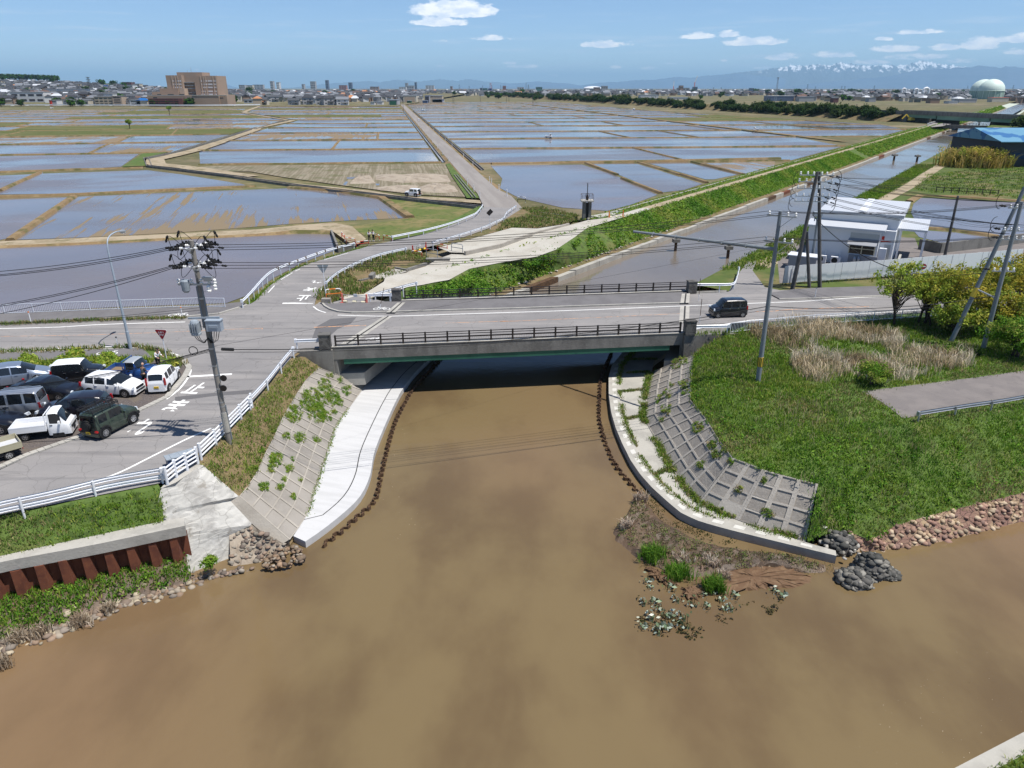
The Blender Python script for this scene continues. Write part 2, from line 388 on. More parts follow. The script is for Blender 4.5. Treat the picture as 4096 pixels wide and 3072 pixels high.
# ------------------------------------------------------------------ material library
M = {}
M['asphalt'] = mat('asphalt',(.235,.225,.22),[((.19,.183,.182),.12,.4,.62,.8),((.30,.28,.265),.5,.46,.72,.6,(.2,1.2,1)),((.15,.145,.145),.9,.5,.66,.65,(.1,1.5,1)),((.26,.25,.245),14,.5,.75,.6),((.11,.105,.105),9,.55,.75,.5),((.12,.115,.11),.42,.0,.014,.55,'crack')],rough=.9,spec=.2)
M['asphalt_dark'] = mat('asphalt_dark',(.15,.145,.148),[((.12,.115,.118),.5,.4,.65,.8),((.2,.19,.19),12,.5,.75,.5)],rough=.92,spec=.2)
M['patch'] = mat('asphalt_patch',(.115,.112,.115),[((.15,.145,.145),9,.45,.75,.6)],rough=.92,spec=.2)
M['path_asphalt'] = mat('path_asphalt',(.16,.145,.14),[((.2,.18,.17),.6,.4,.65,.7),((.24,.22,.2),12,.5,.75,.5),((.11,.1,.1),1.5,.55,.7,.5)],rough=.92,spec=.2)
M['road_paint'] = mat('road_paint',(.72,.72,.70),[((.42,.41,.4),3,.52,.72,.7)],rough=.7)
M['orange_paint'] = mat('orange_paint',(.62,.32,.16),[((.25,.22,.2),2.2,.45,.58,.85)],rough=.8)
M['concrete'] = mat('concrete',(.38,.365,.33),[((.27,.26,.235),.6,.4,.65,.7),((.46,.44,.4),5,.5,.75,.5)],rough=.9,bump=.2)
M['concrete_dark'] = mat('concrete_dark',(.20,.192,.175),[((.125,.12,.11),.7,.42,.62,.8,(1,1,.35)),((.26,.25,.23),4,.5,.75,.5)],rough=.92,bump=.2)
M['concrete_block'] = mat('concrete_block',(.36,.33,.285),[((.27,.245,.21),.5,.4,.65,.8),((.37,.35,.31),6,.5,.75,.5)],rough=.93,bump=.3)
M['concrete_grey'] = mat('concrete_grey',(.285,.262,.232),[((.21,.192,.168),.45,.4,.65,.8),((.28,.265,.24),7,.5,.75,.6)],rough=.93,bump=.3)
M['block_light'] = mat('block_light',(.42,.385,.335),[((.34,.31,.27),.5,.42,.64,.8),((.5,.47,.42),6,.5,.75,.5)],rough=.93,bump=.3)  # paler copy of the slope concrete, lightened where slopes face away from sun
M['panel_light'] = mat('panel_light',(.315,.288,.252),[((.235,.212,.185),.45,.42,.64,.8),((.42,.39,.35),7,.5,.75,.6)],rough=.93,bump=.3)  # panel concrete brightened likewise, making up in colour for the missing sun
M['concrete_new'] = mat('concrete_new',(.50,.50,.50),[((.43,.43,.43),.5,.42,.65,.7,(.4,3,1,.3)),((.46,.455,.44),4,.5,.75,.5)],rough=.75)
M['concrete_pale'] = mat('concrete_pale',(.37,.355,.315),[((.28,.268,.24),.5,.42,.65,.8),((.43,.415,.375),5,.5,.75,.5)],rough=.88,bump=.15)
M['joint'] = mat('joint',(.035,.035,.035))
M['white_paint'] = mat('white_paint',(.70,.72,.76),[((.62,.63,.66),2,.45,.7,.5)],rough=.35,spec=.5)
M['galv'] = mat('galvanised_steel',(.42,.44,.46),[((.34,.36,.38),2,.45,.7,.6)],rough=.4,metal=.6)
M['rust'] = mat('rust',(.16,.055,.03),[((.09,.03,.02),1.2,.42,.65,.8),((.22,.085,.04),6,.5,.75,.6)],rough=.9)
M['rust_brown'] = mat('rust_brown',(.095,.055,.03),[((.05,.03,.02),2,.42,.65,.8),((.17,.1,.05),5,.55,.75,.7)],rough=.9)
M['rail_brown'] = mat('rail_brown',(.022,.016,.014),rough=.45,spec=.4)
M['girder_green'] = mat('girder_green',(.035,.13,.085),[((.02,.09,.06),.6,.45,.6,.6)],rough=.5)
M['stone_dark'] = mat('stone_dark',(.085,.08,.075),[((.03,.03,.03),3.2,.0,.05,.9,'crack'),((.14,.135,.125),2.5,.4,.6,.7,'cell')],rough=.85,bump=.5)
M['rock'] = mat('rock',(.24,.21,.175),attr=True,rough=.9)
M['gravel'] = mat('gravel',(.42,.40,.35),[((.36,.335,.285),.25,.42,.62,.9),((.5,.48,.43),2.5,.5,.75,.6),((.30,.28,.24),9,.55,.75,.6)],rough=.95,bump=.4)
M['car_park_gravel'] = mat('car_park_gravel',(.10,.085,.08),[((.17,.15,.14),12,.48,.7,.9),((.05,.045,.045),7,.5,.7,.7),((.16,.13,.09),.5,.5,.65,.5)],rough=.95,bump=.6)
M['soil'] = mat('soil',(.20,.145,.09),[((.13,.09,.055),.5,.42,.62,.8),((.27,.2,.125),3,.5,.75,.6)],rough=.95,bump=.4)
M['farmland'] = mat('farmland',(.155,.125,.065),[((.10,.115,.04),.005,.47,.53,.7,(1,3,1,.1)),((.23,.185,.125),.0042,.5,.56,.8,(1,4,1,.1)),((.075,.085,.025),.05,.42,.58,.75),((.24,.185,.1),.3,.48,.66,.7),((.09,.08,.04),.012,.45,.6,.5),((.12,.1,.05),1.6,.5,.7,.6)],rough=.95)
M['levee'] = mat('levee',(.205,.14,.07),[((.075,.082,.022),.11,.5,.6,.85),((.28,.21,.115),.5,.48,.66,.7),((.11,.08,.045),1.8,.5,.7,.6)],rough=.95)
M['farm_track'] = mat('farm_track',(.33,.27,.185),[((.22,.175,.105),.25,.45,.62,.8),((.1,.1,.035),.4,.58,.66,.7),((.4,.34,.25),1.5,.5,.7,.6)],rough=.95)
M['farm_road'] = mat('farm_road',(.225,.205,.19),[((.28,.26,.24),.2,.42,.62,.7,(2,.15,1,-.16)),((.17,.155,.145),3,.5,.7,.5)],rough=.93)
M['grass_ground'] = mat('grass_ground',(.085,.135,.028),[((.15,.145,.05),.35,.5,.66,.7),((.03,.05,.012),1.4,.45,.65,.7)],rough=.95)
M['dry_ground'] = mat('dry_ground',(.17,.125,.065),[((.08,.085,.025),.4,.46,.6,.8),((.24,.18,.1),2,.5,.7,.6)],rough=.95)
M['mud'] = mat('mud',(.095,.06,.035),[((.055,.036,.022),.8,.42,.62,.8),((.14,.09,.055),4,.5,.7,.6)],rough=.6,spec=.5,bump=.3)
M['stubble'] = mat('stubble',(.165,.14,.09),[((.27,.235,.175),1.0,.45,.6,.8,(2.2,.05,1,-.155)),((.09,.1,.035),.2,.52,.64,.6),((.13,.1,.06),2.5,.52,.7,.6)],rough=.95)
M['spoil'] = mat('spoil',(.33,.28,.22),[((.23,.185,.14),.4,.45,.62,.8),((.36,.31,.25),2,.5,.72,.6)],rough=.95,bump=.5)
M['veg'] = mat('vegetation',(.06,.12,.02),attr=True,rough=.75,spec=.12,trans=.36)
M['dry'] = mat('dry_stalks',(.4,.32,.2),attr=True,rough=.85,spec=.1,trans=.15)
M['water_plant'] = mat('water_plant',(.3,.36,.3),attr=True,rough=.35,spec=.5)
M['bark'] = mat('bark',(.07,.055,.045),[((.04,.03,.025),6,.45,.65,.8)],rough=.95)
M['pole_concrete'] = mat('pole_concrete',(.225,.21,.19),[((.16,.15,.135),.8,.42,.62,.7,(1,1,.3)),((.28,.265,.24),7,.5,.7,.4)],rough=.9)
M['pole_grey'] = mat('pole_grey',(.20,.225,.245),[((.16,.18,.2),1,.42,.62,.6)],rough=.6)
M['pole_dark'] = mat('pole_dark',(.105,.1,.098),[((.07,.068,.066),1,.42,.62,.7)],rough=.85)
M['lamp_grey'] = mat('lamp_grey',(.30,.35,.41),rough=.45,spec=.5)
M['wire'] = mat('wire',(.008,.008,.009),rough=.6)
M['black'] = mat('black_rubber',(.012,.012,.013),rough=.65)
M['porcelain'] = mat('porcelain',(.82,.82,.8),rough=.2,spec=.6)
M['steel_blue'] = mat('steel_blue',(.27,.31,.35),[((.2,.23,.26),3,.45,.65,.6)],rough=.5)
M['red_paint'] = mat('red_paint',(.50,.035,.02),rough=.5)
M['sign_red'] = mat('sign_red',(.30,.008,.018),rough=.4,spec=.5)
M['sign_white'] = mat('sign_white',(.8,.8,.8),rough=.5)
M['sign_back'] = mat('sign_back',(.22,.25,.27),rough=.6)
M['orange'] = mat('orange',(.72,.20,.03),rough=.55)
M['yellow'] = mat('yellow',(.75,.52,.06),rough=.5)
M['pink'] = mat('pink',(.72,.19,.14),rough=.6)
M['cream'] = mat('cream',(.68,.62,.45),rough=.7)
M['blue_barrel'] = mat('blue_plastic',(.02,.12,.36),rough=.4)
M['river'] = water_mat('river_water',(.158,.115,.057),(.114,.078,.040),.15,.05,.16,.05,.3,2.4,(1,.6,1),c3=(.178,.116,.062))
M['canal'] = water_mat('canal_water',(.175,.148,.12),(.145,.122,.10),.05,.06,.2,.06,.55,1.1,(1,.6,1))
M['paddy'] = water_mat('paddy_water',(.155,.14,.14),(.125,.115,.125),.035,.06,.27,.022,.35,1.5,(.7,1.5,1),rot=-.1)
M['paddy_deep'] = water_mat('paddy_water_near',(.145,.13,.138),(.168,.145,.148),.05,.1,.3,.03,.45,2.2,(.8,1.3,1),rot=-.3)
M['paddy_streak'] = water_mat('paddy_water_muddy',(.155,.138,.138),(.13,.118,.125),.035,.06,.27,.03,.35,1.8,(.7,1.5,1),streak=((.20,.16,.11),(.8,.03,1),-.27,.54,.62,.03))
M['paddy_mud'] = water_mat('paddy_water_silty',(.21,.16,.115),(.16,.125,.105),.03,.05,.2,.03,.3,1.8,(.7,1.5,1),streak=((.21,.165,.115),(.45,.03,1),-.158,.46,.62,.03))
M['paddy_green'] = mat('paddy_grass',(.085,.098,.022),[((.16,.135,.06),.08,.45,.62,.8,(.3,1.2,1)),((.055,.075,.016),.6,.48,.66,.6)],rough=.95)
PAL_G = [(.125,.24,.022),(.17,.28,.03),(.22,.315,.042),(.10,.205,.02),(.26,.30,.06)]
PAL_LUSH = [(.065,.165,.016),(.09,.21,.02),(.13,.26,.028),(.18,.295,.04)]
PAL_MIX = [(.11,.19,.03),(.16,.215,.05),(.25,.23,.09),(.36,.29,.15),(.13,.2,.04)]
PAL_DRY = [(.56,.46,.31),(.46,.37,.24),(.66,.57,.43),(.36,.28,.17)]
# ------------------------------------------------------------------ levels
Z_W,Z_WALK,Z_P,Z_G,Z_F = -4.65,-4.2,-1.6,-1.65,-1.1       # river, walkways, paddy water, low ground, farm road
def XL(y): return .86 + .7136 * (y - 89.6)          # left water line of the canal upstream of the bridge
def cpt(off,y,z): return Vector((XL(y) + off,y,z))
mb = MB(); mb.sheet([Vector(p) for p in ((-160,-12,Z_W),(160,-12,Z_W),(160,66,Z_W),(-160,66,Z_W))])
structure(mb,'river_water',M['river'])
mb = MB(); mb.sheet([Vector((-25,66,Z_W)),Vector((40,66,Z_W)),cpt(24,90,Z_W),cpt(24,1500,Z_W),cpt(-2,1500,Z_W),cpt(-2,90,Z_W)])
structure(mb,'canal_water',M['canal'])
mb = MB(); mb.sheet([Vector(p) for p in ((-160,-12,-5.6),(160,-12,-5.6),(160,66,-5.6),(-160,66,-5.6))]); structure(mb,'river_bed',M['mud'])
BIG = 52000
edge_l = PL('O',[(0,1050),(330,985),(470,890),(610,775)],Z_G)
edge_l = [Vector((-70,28,Z_G)),Vector((-31,30,Z_G)),Vector((-24,40,Z_G)),Vector((-19.5,52,Z_G))] + [Vector((-16,66,Z_G)),Vector((-14.5,78,Z_G)),cpt(-11,92,Z_G),cpt(-11,1500,Z_G)]
edge_r = [cpt(32,1500,Z_G),cpt(32,175,Z_G),cpt(30,110,Z_G),Vector((40,80,Z_G)),Vector((75,60,Z_G)),Vector((120,58,Z_G))]
mb = MB(); mb.sheet([Vector((-BIG,28,Z_G))] + edge_l + edge_r + [Vector((BIG,58,Z_G)),Vector((BIG,100000,Z_G)),Vector((-BIG,100000,Z_G))])
structure(mb,'ground',M['farmland'])
# ------------------------------------------------------------------ roads and pavements
def sheet(name,pts,m,kind='structure'):
 mb = MB(); mb.sheet(pts); return mb.build(name,m,kind=kind)
BN0,BN1 = P('G',690,1465),P('L',2090,160)              # near edge of the bridge deck
BF0,BF1 = P('G',1290,1062),P('H',1500,945)             # far edge
bd = (BN1 - BN0).normalized(); bn = Vector((-bd.y,bd.x,0))
road_pts = ([Vector((-95,55.5,0)),P('E',0,1515),P('J',700,42),P('J',1500,15),P('J',1850,78),P('J',2040,150),P('J',2112,250),P('J',2060,350),P('J',1850,590),
    P('J',1520,740),P('J',900,1020),P('J',300,1240),P('J',-20,1390),P('J',-600,1600)] +
   PL('O',[(-150,1150),(0,1112),(352,1042),(392,1005),(488,932),(545,868),(636,765),(655,752)]) + [BN0 + bn * .3,BN1 + bn * .3] +
   PL('I',[(-420,1205),(0,1192),(860,1140),(2212,1060)]) + [Vector((100,67,0)),Vector((100,92,0))] + PL('I',[(2212,905),(960,905),(560,915),(240,930),(120,905),(20,770),(60,690),(-20,700),(-110,820),(-170,940),(-240,950),(-500,960)]) +
   [BF1 - bn * .3,BF0 - bn * .3] + PL('G',[(1180,1075),(900,1020),(620,1095),(590,1070),(545,1100),(50,1060),(0,1090)]) + PL('E',[(1950,1145),(1000,1170),(0,1215)]) + [Vector((-95,66,0))])
sheet('road',road_pts,M['asphalt'])
rl = PL('G',[(-10,1095,.004),(50,1060,.004),(140,960,-.05),(260,870,-.15),(440,770,-.35),(620,710,-.5),(860,640,-.7),(1010,598,-.8),(1110,575,-.85),(1220,552,-.9),(1500,490,-1),(1700,420,-1.05),(1870,345,-1.1),(1975,270,-1.1)])
rr = PL('G',[(545,1100,.004),(560,1040,.004),(610,950,-.05),(660,890,-.15),(735,848,-.25),(960,740,-.45),(1110,690,-.6),(1330,640,-.75),(1430,622,-.8),(1550,595,-.9),(1810,522,-1),(2010,450,-1.05),(2150,375,-1.1),(2300,280,-1.1)])
G_side = grid_loft([rl,rr],60,1,True)
structure(grid_mb(G_side),'side_road',M['asphalt'])
def AX(y): return -3.2 - .1637 * (y - 151)
mb = MB(); mb.sheet([Vector(p) for p in ((G_side[0,-1][0],G_side[0,-1][1],Z_F + .004),(AX(162) - 2.7,162,Z_F + .004),(AX(1950) - 2.6,1950,Z_F + .004),(AX(1950) + 2.6,1950,Z_F + .004),(AX(170) + 2.7,170,Z_F + .004),(AX(158) + 4.2,158,Z_F + .004),(G_side[1,-1][0],G_side[1,-1][1],Z_F + .004))])
structure(mb,'farm_road',M['farm_road'])
mb = MB()
for sgn in (-1,1):
 a = [Vector((AX(y) + sgn * 2.6,y,Z_F)) for y in (165,600,1950)]; b = [Vector((AX(y) + sgn * 4.4,y,Z_G - .05)) for y in (165,600,1950)]
 grid_mb(grid_loft([a,b],40),mb=mb)
structure(mb,'road_verge',M['levee'])
def kerb_walk(name,edge_road,edge_back,m_top,h=.13,n=20,kerb=True):
 """raised pavement between a kerb line and its back edge"""
 a = resample(edge_road,n); b = resample(edge_back,n); mb = MB()
 for i in range(n - 1):
  q = [a[i],a[i + 1],b[i + 1],b[i]]; o = len(mb.v)
  mb.v += [(p[0],p[1],p[2] + h) for p in q] + [(p[0],p[1],p[2] - .05) for p in q]; up = np.cross(q[1] - q[0],q[3] - q[0])[2] > 0
  fs = [(0,1,2,3),(4,5,1,0),(6,7,3,2)]
  for f in fs: mb.f.append(tuple(o + k for k in (f if up else f[::-1]))); mb.mi.append(0)
 o = mb.build(name,m_top,kind='structure')
 if kerb:
  k = MB(); off = []
  for i in range(n):
   d = b[i] - a[i]; d[2] = 0; off.append(a[i] + d / max(np.linalg.norm(d),.01) * .1 + np.array([0,0,h / 2 + .004]))
  for i in range(n - 1): k.bar(off[i],off[i + 1],.2,h + .01)
  structure(k,'kerb',M['concrete'])
 return o
kerb_walk('pavement',[Vector((-95,62.2,0))] + PL('E',[(0,1295),(900,1258),(1700,1232),(2000,1190),(2140,1130)]),[Vector((-95,67.5,0))] + PL('E',[(0,1200),(900,1165),(1700,1140),(1960,1135),(2090,1105)]),M['asphalt_dark'],.12)
kerb_walk('pavement',PL('G',[(605,1085),(640,1130),(760,1165),(900,1172),(1180,1163),(1700,1148),(2212,1135)]) + PL('H',[(700,1060),(1500,1035)]),PL('G',[(612,1080),(640,1098),(760,1092),(900,1085),(1200,1076),(1700,1062),(2212,1052)]) + PL('H',[(700,975),(1500,950)]),M['asphalt_dark'],.14,30)
kerb_walk('pavement',PL('I',[(240,1008),(420,1005),(960,985),(1500,965)]) + [Vector((100,75,0))],PL('I',[(150,960),(400,920),(960,905),(1500,885)]) + [Vector((100,83,0))],M['asphalt_dark'],.1)
kerb_walk('pavement',[Vector((-95,54.9,0))] + PL('J',[(0,88),(860,58),(1300,40),(1560,30)]),[Vector((-95,51,0))] + PL('J',[(0,195),(600,178),(960,130),(1440,138),(1700,150)]),M['asphalt_dark'],.06)
cp = PL('J',[(-700,1600),(-20,1350),(300,1210),(900,1000),(1520,725),(1830,580),(2020,360),(2060,250),(1980,170),(1700,165),(1100,300),(500,330),(0,460)],.012) + [Vector((-95,49,.012)),Vector((-95,30,.012))]
sheet('car_park',cp,M['car_park_gravel'])
k = MB(); kl = resample(PL('J',[(-500,1570),(0,1352),(300,1218),(900,1010),(1520,735),(1850,575),(2045,350),(2095,250),(2020,160),(1850,95)]),64)
for a,b in zip(kl,kl[1:]): k.bar(Vector(a) + Vector((0,0,.03)),Vector(a).lerp(Vector(b),.95) + Vector((0,0,.03)),.42,.1)
structure(k,'kerb',M['concrete'])
def stripe(pts,w,m,dz=.006,n=None,name='road_marking',mb=None,smooth=True):
 own = mb is None; mb = mb or MB(); L = smoothline(pts,n or max(2,len(pts) * 6)) if smooth and len(pts) > 2 else resample(pts,n or 2)
 a,b = [],[]
 for i in range(len(L)):
  d = L[min(i + 1,len(L) - 1)] - L[max(i - 1,0)]; s = np.array([-d[1],d[0],0]); s /= np.linalg.norm(s) + 1e-9
  a.append(L[i] + s * w / 2 + [0,0,dz]); b.append(L[i] - s * w / 2 + [0,0,dz])
 grid_mb(np.array([a,b]),mb=mb)
 return structure(mb,name,m) if own else mb
W_ = M['road_paint']
stripe([Vector((-95,60.3,0))] + PL('E',[(0,1327),(900,1290),(1600,1270)]),.17,W_)
stripe(PL('G',[(740,1183),(1160,1192),(1700,1176),(2212,1160)]) + PL('H',[(700,1085),(1500,1052),(2212,1025)]) + PL('I',[(500,1015),(960,985),(2212,930)]),.16,W_)
stripe([Vector((-95,56.2,0))] + PL('E',[(0,1520),(220,1508),(1100,1480),(1230,1478)]),.16,W_)
stripe([BN0 + bn * .75,BN1 + bn * .75] + PL('I',[(0,1172),(860,1122),(2212,1040)]),.17,W_,smooth=False,n=40)
stripe(PL('O',[(-100,1122),(0,1089),(110,1066),(240,1028),(330,985),(400,950),(456,925)]),.16,W_)
stripe(PL('J',[(1840,600),(1990,480),(2090,340),(2105,255),(2050,170),(1960,110),(1860,80)]),.15,W_)
stripe(PL('J',[(2070,350),(2250,340)]) + PL('K',[(460,236)]),.34,W_,smooth=False)
stripe(PL('G',[(275,1083),(535,1082)]),.4,W_)
stripe(PL('G',[(535,1110),(575,1140),(640,1162)]),.15,W_); stripe(PL('G',[(585,990),(615,945)]),.15,W_)
for s in ([(145,990,-.03),(200,930,-.07)],[(250,882,-.14),(350,822,-.25)],[(375,808,-.28),(415,790,-.32)],[(440,778,-.35),(490,757,-.4)],[(505,748,-.42),(560,732,-.46)],[(620,712,-.5),(820,655,-.66)]):
 stripe([Vector((p.x,p.y,p.z + .012)) for p in PL('G',[(a + 8,b + 4,z) for a,b,z in s])],.12,W_)
O_ = M['orange_paint']
stripe(PL('G',[(540,1286),(850,1274),(980,1270)]),.16,O_); stripe(PL('E',[(0,1395),(1000,1375),(2212,1325)]) + PL('G',[(100,1303)]),.07,O_)
stripe(PL('G',[(1650,1250),(2212,1232)]) + PL('H',[(0,1180),(700,1150),(1500,1112)]),.08,O_); stripe(PL('H',[(2050,1100),(2212,1095)]) + PL('I',[(300,1088),(960,1062)]),.12,O_)
sheet('road_patch',PL('G',[(520,1390),(560,1280),(680,1215),(900,1200),(850,1255),(740,1300),(640,1390),(560,1420)],.004),M['patch'])
sheet('road_patch',[Vector((p.x,p.y,p.z + .012)) for p in PL('G',[(150,1000,-.04),(230,985,-.08),(560,925,-.1),(585,905,-.14),(540,915,-.14),(250,960,-.09)])],M['patch'])
sheet('road_patch',PL('K',[(0,420),(380,380),(640,360),(600,395),(330,410),(0,455)],.004),M['patch'])
def glyph(ch):
 cu = bpy.data.curves.new('legend','FONT'); cu.body = ch; cu.offset = .025
 o = bpy.data.objects.new('legend',cu); COL.objects.link(o); bpy.context.view_layer.update()
 me = bpy.data.meshes.new_from_object(o.evaluated_get(bpy.context.evaluated_depsgraph_get())); bpy.data.objects.remove(o); bpy.data.curves.remove(cu)
 V = np.array([tuple(v.co) for v in me.vertices]); Fs = [tuple(p.vertices) for p in me.polygons]; bpy.data.meshes.remove(me)
 lo,hi = V.min(0),V.max(0); V[:,:2] = (V[:,:2] - (lo + hi)[:2] / 2) / (hi - lo)[:2]
 return V,Fs
def lay_glyph(ch,c,right,along,w,l,m,mb):
 V,Fs = glyph(ch); right = Vector(right).normalized(); along = Vector(along).normalized()
 mb.add([c + right * (v[0] * w) + along * (v[1] * l) for v in V],Fs)
mb = MB()
for ch,q in (('止',(2165,475)),('ま',(1945,672)),('れ',(1560,905))):
 c = P('J',*q,.007); fwd = (P('J',2240,420) - P('J',1560,905)).normalized()
 lay_glyph(ch,c,(fwd.y,-fwd.x,0),fwd,1.25,2.1 if ch != 'れ' else 2.4,W_,mb)
structure(mb,'road_legend',W_)
mb = MB()
for ch,q,z in (('止',(447,1038),.016),('ま',(500,967),-.03),('れ',(563,902),-.1)):
 c = P('G',*q,z); fwd = (P('G',447,1038) - P('G',563,902)).normalized()
 lay_glyph(ch,c,(fwd.y,-fwd.x,0),fwd,1.3,2.2 if ch != 'れ' else 1.2,W_,mb)
structure(mb,'road_legend',W_)
def bike_mark(c,s,flip=1):
 mb = MB()
 for x in (-.55,.55):
  for i in range(14):
   a0,a1 = i * math.tau / 14,(i + 1) * math.tau / 14
   mb.bar(c + Vector((x * s * 1.0 + .36 * s * math.cos(a0),.36 * s * math.sin(a0),0)),c + Vector((x * s + .36 * s * math.cos(a1),.36 * s * math.sin(a1),0)),.09,.004)
 for a,b in (((-.55,0),(-.2,.5)),((-.2,.5),(.4,.5)),((.4,.5),(.0,0)),((-.55,0),(0,0)),((0,0),(-.25,.65)),((.55,0),(.35,.75)),((.35,.75),(.6,.75)),((-.35,.65),(-.12,.65))):
  mb.bar(c + Vector((a[0] * s * flip,a[1] * s,.001)),c + Vector((b[0] * s * flip,b[1] * s,.001)),.09,.004)
 structure(mb,'road_marking',W_)
bike_mark(P('E',1540,1210,.13),1.0); bike_mark(P('J',1185,92,.07),.9); bike_mark(P('G',1112,1130,.15),.9,-1); bike_mark(P('G',1045,1390,.01),.8)
# ------------------------------------------------------------------ banks near the bridge
from mathutils.bvhtree import BVHTree
def bvh_of(G):
 r,c = G.shape[:2]; fs = [(i * c + j,i * c + j + 1,(i + 1) * c + j + 1,(i + 1) * c + j) for i in range(r - 1) for j in range(c - 1)]
 return BVHTree.FromPolygons([tuple(p) for p in G.reshape(-1,3)],fs)
def hit(b,k,x,y,z=-2.0):
 h = b.ray_cast(Vector((0,0,CH)),Vector(ray(k,x,y)))
 return h[0] if h[0] is not None else P(k,x,y,z)
def revet(name,G,nu,nv,inset,depth,ms,label,skip=()):
 """sloping wall of concrete blocks: a raised frame round recessed panels"""
 r,c = G.shape[:2]
 def S(u,v):
  i = min(u * (r - 1),r - 1.0001); j = min(v * (c - 1),c - 1.0001); a,b = int(i),int(j); fi,fj = i - a,j - b
  return Vector(G[a,b] * (1 - fi) * (1 - fj) + G[a + 1,b] * fi * (1 - fj) + G[a,b + 1] * (1 - fi) * fj + G[a + 1,b + 1] * fi * fj)
 mb = MB()
 for i in range(nu):
  for j in range(nv):
   u0,u1,v0,v1 = i / nu,(i + 1) / nu,j / nv,(j + 1) / nv; du,dv = inset[0] / nu,inset[1] / nv
   o = [S(u0,v0),S(u1,v0),S(u1,v1),S(u0,v1)]; q = [S(u0 + du,v0 + dv),S(u1 - du,v0 + dv),S(u1 - du,v1 - dv),S(u0 + du,v1 - dv)]
   n = (o[1] - o[0]).cross(o[3] - o[0]).normalized(); n = n if n.z > 0 else -n
   for p in o + q: p += n * .05
   if (i,j) in skip: mb.m(0).add(o,[(0,1,2,3)]); continue
   w = [p - n * depth for p in q]
   mb.m(0).add(o + q + w,[(0,1,5,4),(1,2,6,5),(2,3,7,6),(3,0,4,7),(4,5,9,8),(5,6,10,9),(6,7,11,10),(7,4,8,11)])
   mb.m(1).add(w,[(0,1,2,3)])
 bm = bmesh.new(); o = mb.build(name,ms); bm.from_mesh(o.data); bmesh.ops.recalc_face_normals(bm,faces=bm.faces); bm.to_mesh(o.data); bm.free()
 return tag(o,label,'revetment')
# --- left bank: road edge, block slope, new white walkway
A_l = PL('K',[(1010,62),(965,95),(900,175),(770,345),(610,530),(420,740),(222,968)])
B_l = PL('K',[(1780,125),(1545,322),(1400,520),(1305,650),(1280,720),(1215,920),(1165,1080),(1110,1260),(1070,1370),(1000,1480),(925,1580)],Z_WALK)
SL = grid_loft([A_l,B_l],60,12); SLb = bvh_of(SL)
C_l = [hit(SLb,'K',*q) for q in ((1160,185),(1050,290),(985,390),(930,480),(860,600),(800,740),(730,870),(660,1030),(590,1140),(500,1215))]
C_l[-1] = A_l[-1].lerp(B_l[-1],.42)
GL_top = grid_loft([A_l[1:],C_l],50,5); GL_rev = grid_loft([C_l,B_l[1:]],60,8)
structure(grid_mb(grid_loft([[p + Vector((0,0,-.35)) for p in A_l],[p + Vector((0,0,-.35)) for p in B_l]],60,6)),'bank_slope',M['dry_ground'])
structure(grid_mb(GL_top,.06),'grass_bank',M['dry_ground'])
revet('revetment',GL_rev,4,19,(.05,.06),.05,[M['concrete_block'],M['concrete_grey']],'sloping grey concrete block revetment with weeds left of the river, above the white walkway',{(0,3),(0,4),(1,3)})
e1 = [C_l[-1] + Vector((0,0,.06)),C_l[-1].lerp(B_l[-1],.5) + Vector((0,0,.06)),B_l[-1] + Vector((0,0,.05))]; e2 = [C_l[-1] + Vector((-.5,-.2,-.12)),e1[1] + Vector((-.6,-.3,-.3)),P('K',840,1628,-4.4)]
el = [A_l[-1],C_l[-1],B_l[-1]]; structure(grid_mb(grid_loft([[q + Vector((0,0,.0)) for q in el],[Vector((q.x - .02,q.y,-5.2)) for q in el]],20)),'concrete_apron',M['concrete_block'])
structure(grid_mb(grid_loft([[q + Vector((-1.6,.9,-.05)) for q in A_l],[q + Vector((0,0,-.05)) for q in A_l]],40)),'grass_bank',M['dry_ground'])
tag(grid_mb(grid_loft([e1,e2],14,2)).build('revetment_edge',M['concrete_block']),'rough concrete edge strip along the lower end of the left block slope','revetment')
front_l = PL('K',[(1055,1590),(1200,1490),(1350,1370),(1450,1280),(1520,1190),(1570,1080),(1590,1000),(1605,900),(1640,790),(1720,600),(1790,450),(1865,325)],Z_WALK) + PL('L',[(215,342)],Z_WALK) + [cpt(-1.2,88,Z_WALK)]
back_l = B_l[::-1] + [Vector((-9.5,76,Z_WALK)),Vector((-6,86,Z_WALK))]; back_l[0] = P('K',957,1545,Z_WALK)
fl = smoothline(front_l,60); bl_ = resample(back_l,60)
t = thing('walkway','clean white concrete riverside walkway curving under the bridge on the left bank','walkway',tuple(fl[20]))
mb = MB(); poly = [Vector(p) for p in fl] + [Vector(p) for p in bl_[::-1]]; mb.prism([tuple(p) for p in poly],-5.4,Z_WALK); mb.build('slab',M['concrete_new'],t,True)
mb = MB(); jl = []
for i in range(60):
 d = bl_[i] - fl[i]; jl.append(fl[i] + d / np.linalg.norm(d) * min(1.05,np.linalg.norm(d) * .5))
stripe([Vector(p) for p in jl[3:56]],.07,None,.004,60,mb=mb,smooth=False); stripe([Vector(jl[3]),Vector(bl_[2])],.06,None,.004,mb=mb)
for i in (23,33,44,51): stripe([Vector(fl[i]),Vector(bl_[i]) if i > 38 else Vector(jl[i])],.05,None,.004,mb=mb)
mb.build('joint',M['joint'],t,True)
